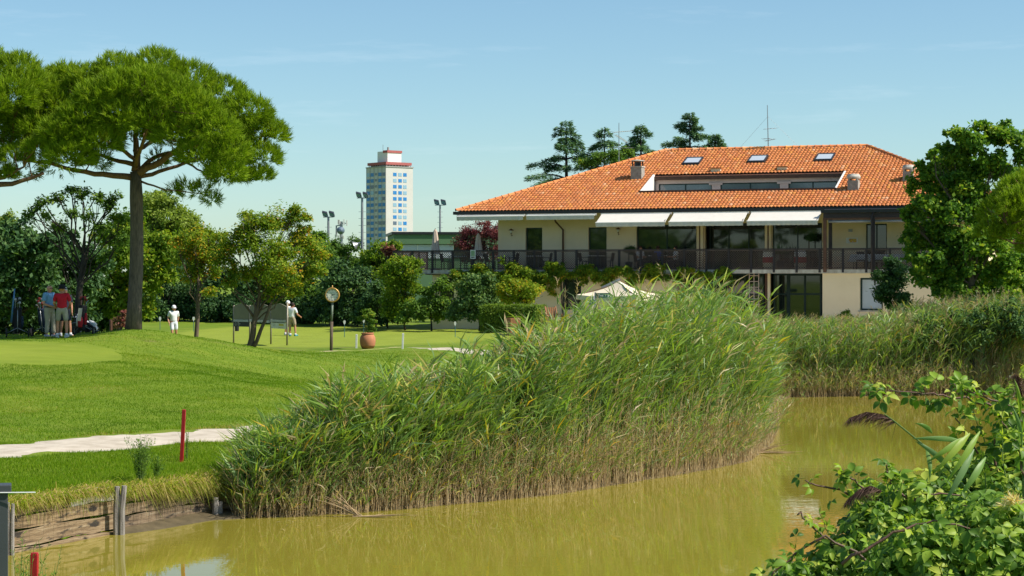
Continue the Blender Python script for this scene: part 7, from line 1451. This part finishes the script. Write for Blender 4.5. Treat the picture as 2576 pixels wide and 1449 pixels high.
# ------------------------------------------------------------------ bramble in the right foreground
m, t, b, out = nodes('bramble leaf'); at = t.nodes.new('ShaderNodeAttribute'); at.attribute_name = 'tint'; oi = t.nodes.new('ShaderNodeObjectInfo'); ad = t.nodes.new('ShaderNodeMath'); ad.operation = 'ADD'; t.links.new(at.outputs['Fac'], ad.inputs[0]); t.links.new(oi.outputs['Random'], ad.inputs[1]); fr_ = t.nodes.new('ShaderNodeMath'); fr_.operation = 'FRACT'; t.links.new(ad.outputs[0], fr_.inputs[0])
col = ramp(t, fr_.outputs[0], [(0, (.07, .14, .02)), (.35, (.13, .25, .028)), (.65, (.22, .35, .035)), (.85, (.34, .46, .05)), (1, (.46, .5, .08))]); t.links.new(col, b.inputs['Base Color']); b.inputs['Roughness'].default_value = .5; b.inputs['Specular IOR Level'].default_value = .28
tr = t.nodes.new('ShaderNodeBsdfTranslucent'); t.links.new(mixc(t, 1, col, (1.3, 1.35, .5), 'MULTIPLY'), tr.inputs[0]); ms = t.nodes.new('ShaderNodeMixShader'); ms.inputs[0].default_value = .4; t.links.new(b.outputs[0], ms.inputs[1]); t.links.new(tr.outputs[0], ms.inputs[2]); t.links.new(ms.outputs[0], out.inputs[0]); M['bramble'] = m
def leaflet(L_=.05, W_=.034, M4=None):
    V = []; prof = [(0, 0), (.15, .55), (.4, 1), (.7, .75), (1, 0)]
    for s, w in prof: 
        for sx in (-1, 0, 1): V.append(Vector((sx*w*W_/2, s*L_, (abs(sx)*.006*w)-.012*s*s)))
    F_ = []
    for i in range(4):
        for k in range(2): F_.append((i*3+k, i*3+k+1, (i+1)*3+k+1, (i+1)*3+k))
    return ([M4 @ v for v in V] if M4 else V), F_
def compound(sc, five=False):
    mb = MB(); st = .035*sc; mb.tube([(0, 0, 0), (0, st, .004)], .0012*sc, 3, cap=False)
    for a, ln in ((0, .052), (70, .042), (-70, .042))+(((125, .03), (-125, .03)) if five else ()):
        v, f = leaflet(ln*sc, ln*.66*sc, Matrix.Translation((0, st, .004)) @ Matrix.Rotation(math.radians(-a), 4, 'Z') @ Matrix.Translation((0, .004, 0)) @ Matrix.Rotation(R0.uniform(-.3, .2), 4, 'X')); mb.add(v, f)
    return mb
bvar = [compound(s, f).mesh('leaf', M['bramble'], True) for s, f in ((.72, False), (.82, False), (.58, False), (.68, True))]
for me in bvar: a_ = me.attributes.new('tint', 'FLOAT', 'POINT')
B0 = G(1.35, 7.0); brm = thing('bramble_bush', 'tangled bramble thicket in the near right corner with arching canes', 'bush', B0); off = Vector(B0)
def bpx(X, Y, d_): return px(X, Y, d_)
bb = [(2600, 1230, 7.2, 150), (2480, 1290, 7.0, 120), (2330, 1330, 6.8, 130), (2235, 1295, 7.1, 65), (2205, 1370, 6.6, 95), (2110, 1450, 6.6, 85), (2020, 1480, 6.5, 60), (2330, 1470, 6.0, 150), (2500, 1420, 6.0, 160), (2600, 1120, 7.6, 80), (2420, 1230, 7.3, 80), (2560, 1180, 7.4, 80), (2190, 1245, 7.2, 34), (1970, 1505, 6.5, 45)]
LP = []
for X, Y, d_, r in bb:
    c = np.array(bpx(X, Y, d_)); rr = r*d_/F; n = int(420*(r/100)**2)+50; d = unit(n); p = c+d*rr*NP.uniform(.55, 1.05, (n, 1)); nn = d*.6+np.array([-.1, -.35, .75])+unit(n)*.5
    for a, b_ in zip(p, nn): LP.append((a, b_/np.linalg.norm(b_)))
canes = []
def cane(pts, dense=26, ls=1.0):
    q = [bpx(*p) for p in pts]; fine = []
    for i in range(len(q)-1):
        for k in range(5): fine.append(q[i].lerp(q[i+1], k/5)+Vector((R0.gauss(0, .004), R0.gauss(0, .004), R0.gauss(0, .004))))
    fine.append(q[-1]); canes.append(fine)
    for k in range(dense):
        i = R0.randrange(len(fine)-1); p = fine[i].lerp(fine[i+1], R0.random()); LP.append((np.array(p)+NP.normal(0, .012, 3), np.array(Vector((R0.gauss(0, .5), R0.gauss(-.5, .4), R0.uniform(.2, 1))).normalized())))
cane([(2600, 1075, 7.0), (2520, 1030, 7.0), (2430, 1005, 7.0), (2340, 990, 7.0), (2240, 988, 7.0), (2190, 998, 7.0)], 46); cane([(2600, 1050, 6.9), (2530, 1020, 6.9), (2440, 985, 6.9), (2400, 965, 6.9)], 26); cane([(2500, 1190, 7), (2430, 1100, 7), (2400, 1040, 7)], 26); cane([(2520, 1250, 7), (2500, 1120, 7), (2540, 1020, 7), (2570, 960, 7.1)], 36); cane([(2580, 1200, 6.8), (2550, 1100, 6.8), (2520, 1060, 6.8)], 30)
cane([(2250, 1330, 6.9), (2150, 1255, 6.9), (2060, 1220, 6.9), (2025, 1208, 6.9)], 9); cane([(2220, 1290, 6.9), (2160, 1220, 6.9), (2120, 1180, 6.9)], 12); cane([(2130, 1400, 6.6), (2060, 1340, 6.6), (2010, 1290, 6.6), (2010, 1290, 6.6)], 4); cane([(2200, 1420, 6.4), (2080, 1350, 6.4), (2000, 1390, 6.4), (1950, 1440, 6.4), (1915, 1470, 6.4)], 24); cane([(2300, 1260, 6.6), (2350, 1240, 6.6), (2450, 1250, 6.6)], 14); cane([(2120, 1420, 5.9), (2250, 1340, 5.9), (2350, 1310, 5.9), (2440, 1330, 5.9)], 16); cane([(2330, 1290, 6.7), (2250, 1230, 6.7), (2235, 1190, 6.7), (2232, 1170, 6.7)], 16); cane([(2576, 1330, 6.2), (2500, 1280, 6.2), (2420, 1270, 6.2)], 14)
LP.sort(key=lambda q: q[0][1]); vis = [q for q in LP]; 
def lmat(p, n_, s=None):
    Z = Vector(n_).normalized(); a = R0.uniform(0, 6.28); X_ = Vector((math.cos(a), math.sin(a), 0)); X_ = (X_-Z*X_.dot(Z)).normalized(); Y_ = Z.cross(X_); Mt = Matrix((X_, Y_, Z)).transposed().to_4x4(); Mt.translation = Vector(p)-off; s = R0.uniform(.75, 1.2) if s is None else s; return Mt @ Matrix.Scale(s, 4)
big = vis[:300]; restL = vis[300:]
for p, n_ in big: o = link('leaf', R0.choice(bvar), brm); o.matrix_local = lmat(p, n_)
VS, QS, TS = [], [], []; b_ = 0; cache = [(np.array([list(v.co) for v in me.vertices]), [list(p.vertices) for p in me.polygons]) for me in bvar]
for p, n_ in restL:
    v, f = cache[R0.randrange(4)]; Mt = np.array(lmat(p, n_)); VS.append(v @ Mt[:3, :3].T+Mt[:3, 3]); QS.append(np.array([q for q in f if len(q) == 4])+b_); b_ += len(v); TS.append(np.full(len(v), R0.random()))
o = link('foliage', np_mesh('foliage', np.concatenate(VS), Q=np.concatenate(QS), mats=[M['bramble']], tint=np.concatenate(TS), smooth=True), brm); o['kind'] = 'stuff'
# dense inner leaves so that no light leaks through the thicket
o = link('inner_leaves', crown_mesh('inner_leaves', [(bpx(X, Y, d_+.35)-off, r*.85*d_/F) for X, Y, d_, r in bb]+[(bpx(X, Y, d_+.6)-off, r*.8*d_/F) for X, Y, d_, r in bb], LM['mid'], .036, cover=3.0, shell=(.1, 1.0), tbase=.45), brm); o['kind'] = 'stuff'
mb = MB()
for f_ in canes: mb.tube([p-off for p in f_], tp(.0055, .0022, len(f_)), 6)
for X, Y, d_, r in bb: mb.tube(bend(Vector((R0.uniform(-.3, .3), R0.uniform(0, .4), -.1)), bpx(X, Y, d_)-off, .1, 5), tp(.008, .004, 6), 5)
mb.build('canes', mat('purplish bramble cane', (.16, .07, .06), (.09, .07, .03), 20, .6, .2), brm, smooth=True)
# soft young shoots standing out of the thicket, with small pale leaves
sp_ = [(2232, 1165, 2236, 1260), (2110, 1185, 2150, 1290), (2190, 1205, 2210, 1290), (2255, 1200, 2250, 1290), (2300, 1205, 2290, 1290), (2140, 1215, 2170, 1300), (2390, 1180, 2370, 1270), (2520, 1090, 2530, 1200), (2470, 1130, 2480, 1230), (2060, 1290, 2110, 1370), (2000, 1380, 2040, 1440), (1960, 1420, 2000, 1470), (2340, 1175, 2340, 1260), (2565, 1000, 2570, 1150), (2450, 1010, 2480, 1120)]
P, D = [], []
for X1, Y1, X0, Y0 in sp_:
    mb = MB()
    d_ = 6.8+R0.uniform(-.2, .2); a, b_ = bpx(X0, Y0, d_)-off, bpx(X1, Y1, d_)-off; q = bend(a, b_, 0, 4); mb.tube(q, tp(.0025, .001, 5), 4); mb.build('shoot', M['weedstem'], brm)
    for k in range(26): s = R0.random()**.8; P.append(a.lerp(b_, s)); D.append((R0.gauss(0, 1), R0.gauss(0, 1), R0.uniform(-.2, 1)))
D = np.array(D); D /= np.linalg.norm(D, axis=1, keepdims=True); N = np.cross(D, unit(len(D)))+np.array([0, -.3, .5]); N /= np.linalg.norm(N, axis=1, keepdims=True); V, Q = leaf_quads(np.array([list(p) for p in P]), D, N, NP.uniform(.02, .038, len(D)), NP.uniform(.009, .015, len(D))); o = link('young_leaves', np_mesh('young_leaves', V, Q=Q, mats=[LM['plane']], tint=np.repeat(NP.uniform(.6, 1, len(D)), 4)), brm); o['kind'] = 'stuff'
# yellow honeysuckle flowers
LM['flower'] = leafmat('honeysuckle petals', [(0, (.6, .42, .12)), (1, (.75, .7, .5))], .4)
for X, Y, d_ in ((2545, 1262, 5.9), (2530, 1275, 5.9), (2558, 1270, 5.9)):
    n = 26; c = np.array(bpx(X, Y, d_)-off); D = unit(n); D[:, 2] = abs(D[:, 2]); N = np.cross(D, unit(n)); N /= np.linalg.norm(N, axis=1, keepdims=True); V, Q = leaf_quads(np.repeat(c[None], n, 0)+D*.006, D, N, NP.uniform(.02, .035, n), np.full(n, .007)); link('blossom', np_mesh('blossom', V, Q=Q, mats=[LM['flower']], tint=np.repeat(NP.random(n), 4)), brm)
# near reed stems with feathery brown heads, growing through the bramble
LM['plume'] = leafmat('reed plume', [(0, (.07, .035, .035)), (.6, (.14, .08, .07)), (1, (.24, .15, .1))], .3)
def near_reed(label, pts, d_, leaves, plume):
    q = [bpx(X, Y, d_) for X, Y in pts]; base = G(q[0].x+.05, q[0].y); t_ = thing('near_reed', label, 'reed', base); of = Vector(base); fine = [Vector((0, 0, -.05))]
    for i in range(len(q)-1):
        for k in range(4): fine.append(q[i].lerp(q[i+1], k/4)-of)
    fine.append(q[-1]-of); mb = MB(); mb.tube(fine, tp(.005, .0018, len(fine)), 6); mb.build('stem', M['weedstem'], t_)
    for (x0, y0), (x1, y1), w in leaves:
        a, b_ = bpx(x0, y0, d_)-of, bpx(x1, y1, d_-.05)-of; dv = b_-a; sd_ = Vector((0, -1, 0)).cross(dv).normalized(); V = []; n = 8
        for i in range(n+1): s = i/n; c = a+dv*s+Vector((0, -.03*math.sin(3*s), -.03*s*s)); ww = w*(math.sin(min(1, s*2.2+.12)*1.57))*(1-s**3)*.5; V += [c-sd_*ww, c+Vector((0, -.004, 0)), c+sd_*ww]
        link('leaf', np_mesh('leaf', V, Q=[(i*3+k, i*3+k+1, i*3+k+4, i*3+k+3) for i in range(n) for k in range(2)], mats=[LM['reed']], tint=np.full(len(V), R0.uniform(.5, .85)), smooth=True), t_)
    if plume:
        pq = [bpx(X, Y, d_)-of for X, Y in plume]; n = 420; V = []
        for k in range(n):
            s = R0.random()**.8; f_ = s*(len(pq)-1); i = min(int(f_), len(pq)-2); c = pq[i].lerp(pq[i+1], f_-i); ax_ = (pq[min(i+1, len(pq)-1)]-pq[i]).normalized(); D = (ax_*.8+Vector((R0.gauss(0, .35), R0.gauss(0, .35), -.55+R0.gauss(0, .25)))).normalized(); L_ = R0.uniform(.03, .075)*(1.15-s*.6); sv = D.cross(Vector((R0.gauss(0, 1), R0.gauss(0, 1), R0.gauss(0, 1)))).normalized()*.0012; V += [c-sv, c+sv, c+D*L_+Vector((0, 0, -.012))]
        link('plume', np_mesh('plume', V, T=np.arange(3*n).reshape(n, 3), mats=[LM['plume']], tint=np.repeat(NP.random(n), 3)), t_)
near_reed('near reed with a drooping brown plume arching over the water', [(2440, 1240), (2385, 1180), (2330, 1125), (2250, 1060), (2225, 1042)], 6.3, [((2390, 1180), (2300, 1085), .02), ((2420, 1110), (2290, 1080), .018), ((2430, 1100), (2330, 1140), .022), ((2440, 1090), (2345, 1170), .024), ((2450, 1130), (2370, 1250), .024), ((2465, 1085), (2380, 1190), .022), ((2330, 1130), (2338, 1185), .016), ((2480, 1150), (2410, 1230), .024), ((2345, 1090), (2300, 1040), .016)], [(2255, 1062), (2220, 1042), (2180, 1036), (2135, 1052)])
near_reed('near reed with a dark plume hanging inside the bramble', [(2250, 1400), (2220, 1330), (2190, 1280), (2170, 1245), (2155, 1230)], 6.6, [((2215, 1330), (2150, 1290), .018), ((2230, 1360), (2190, 1300), .018), ((2240, 1300), (2270, 1190), .02)], [(2220, 1235), (2190, 1222), (2160, 1232), (2130, 1260)])
near_reed('thin reddish reed shoot at the right edge of the frame', [(2576, 1300), (2572, 1150), (2565, 1040), (2558, 960)], 6.8, [((2570, 1120), (2545, 1000), .016), ((2572, 1090), (2585, 960), .016), ((2566, 1050), (2550, 930), .014)], [(2572, 1000), (2566, 970), (2560, 945)])

# leaf scraps and scum drifting on the water near the reeds
n = 420; X = np.r_[NP.uniform(640, 1960, 260), NP.uniform(1960, 2560, 160)]; y = np.r_[front_y(X[:260], FR), front_y(X[260:], FR2)]-np.abs(NP.normal(0, 1, n))*.9-.1; x = (X-1288)/F*y; D = unit(n); D[:, 2] *= .08; D /= np.linalg.norm(D, axis=1, keepdims=True); N = np.tile([0, 0, 1.], (n, 1)); V, Q = leaf_quads(np.c_[x, y, np.full(n, .008)], D, N, NP.uniform(.04, .3, n), NP.uniform(.008, .02, n))
tag(link('leaf_litter', np_mesh('leaf_litter', V, Q=Q, mats=[LM['reed']], tint=np.repeat(NP.uniform(.02, .4, n), 4))), 'scraps of dead reed leaf floating along the reed beds', kind='stuff')
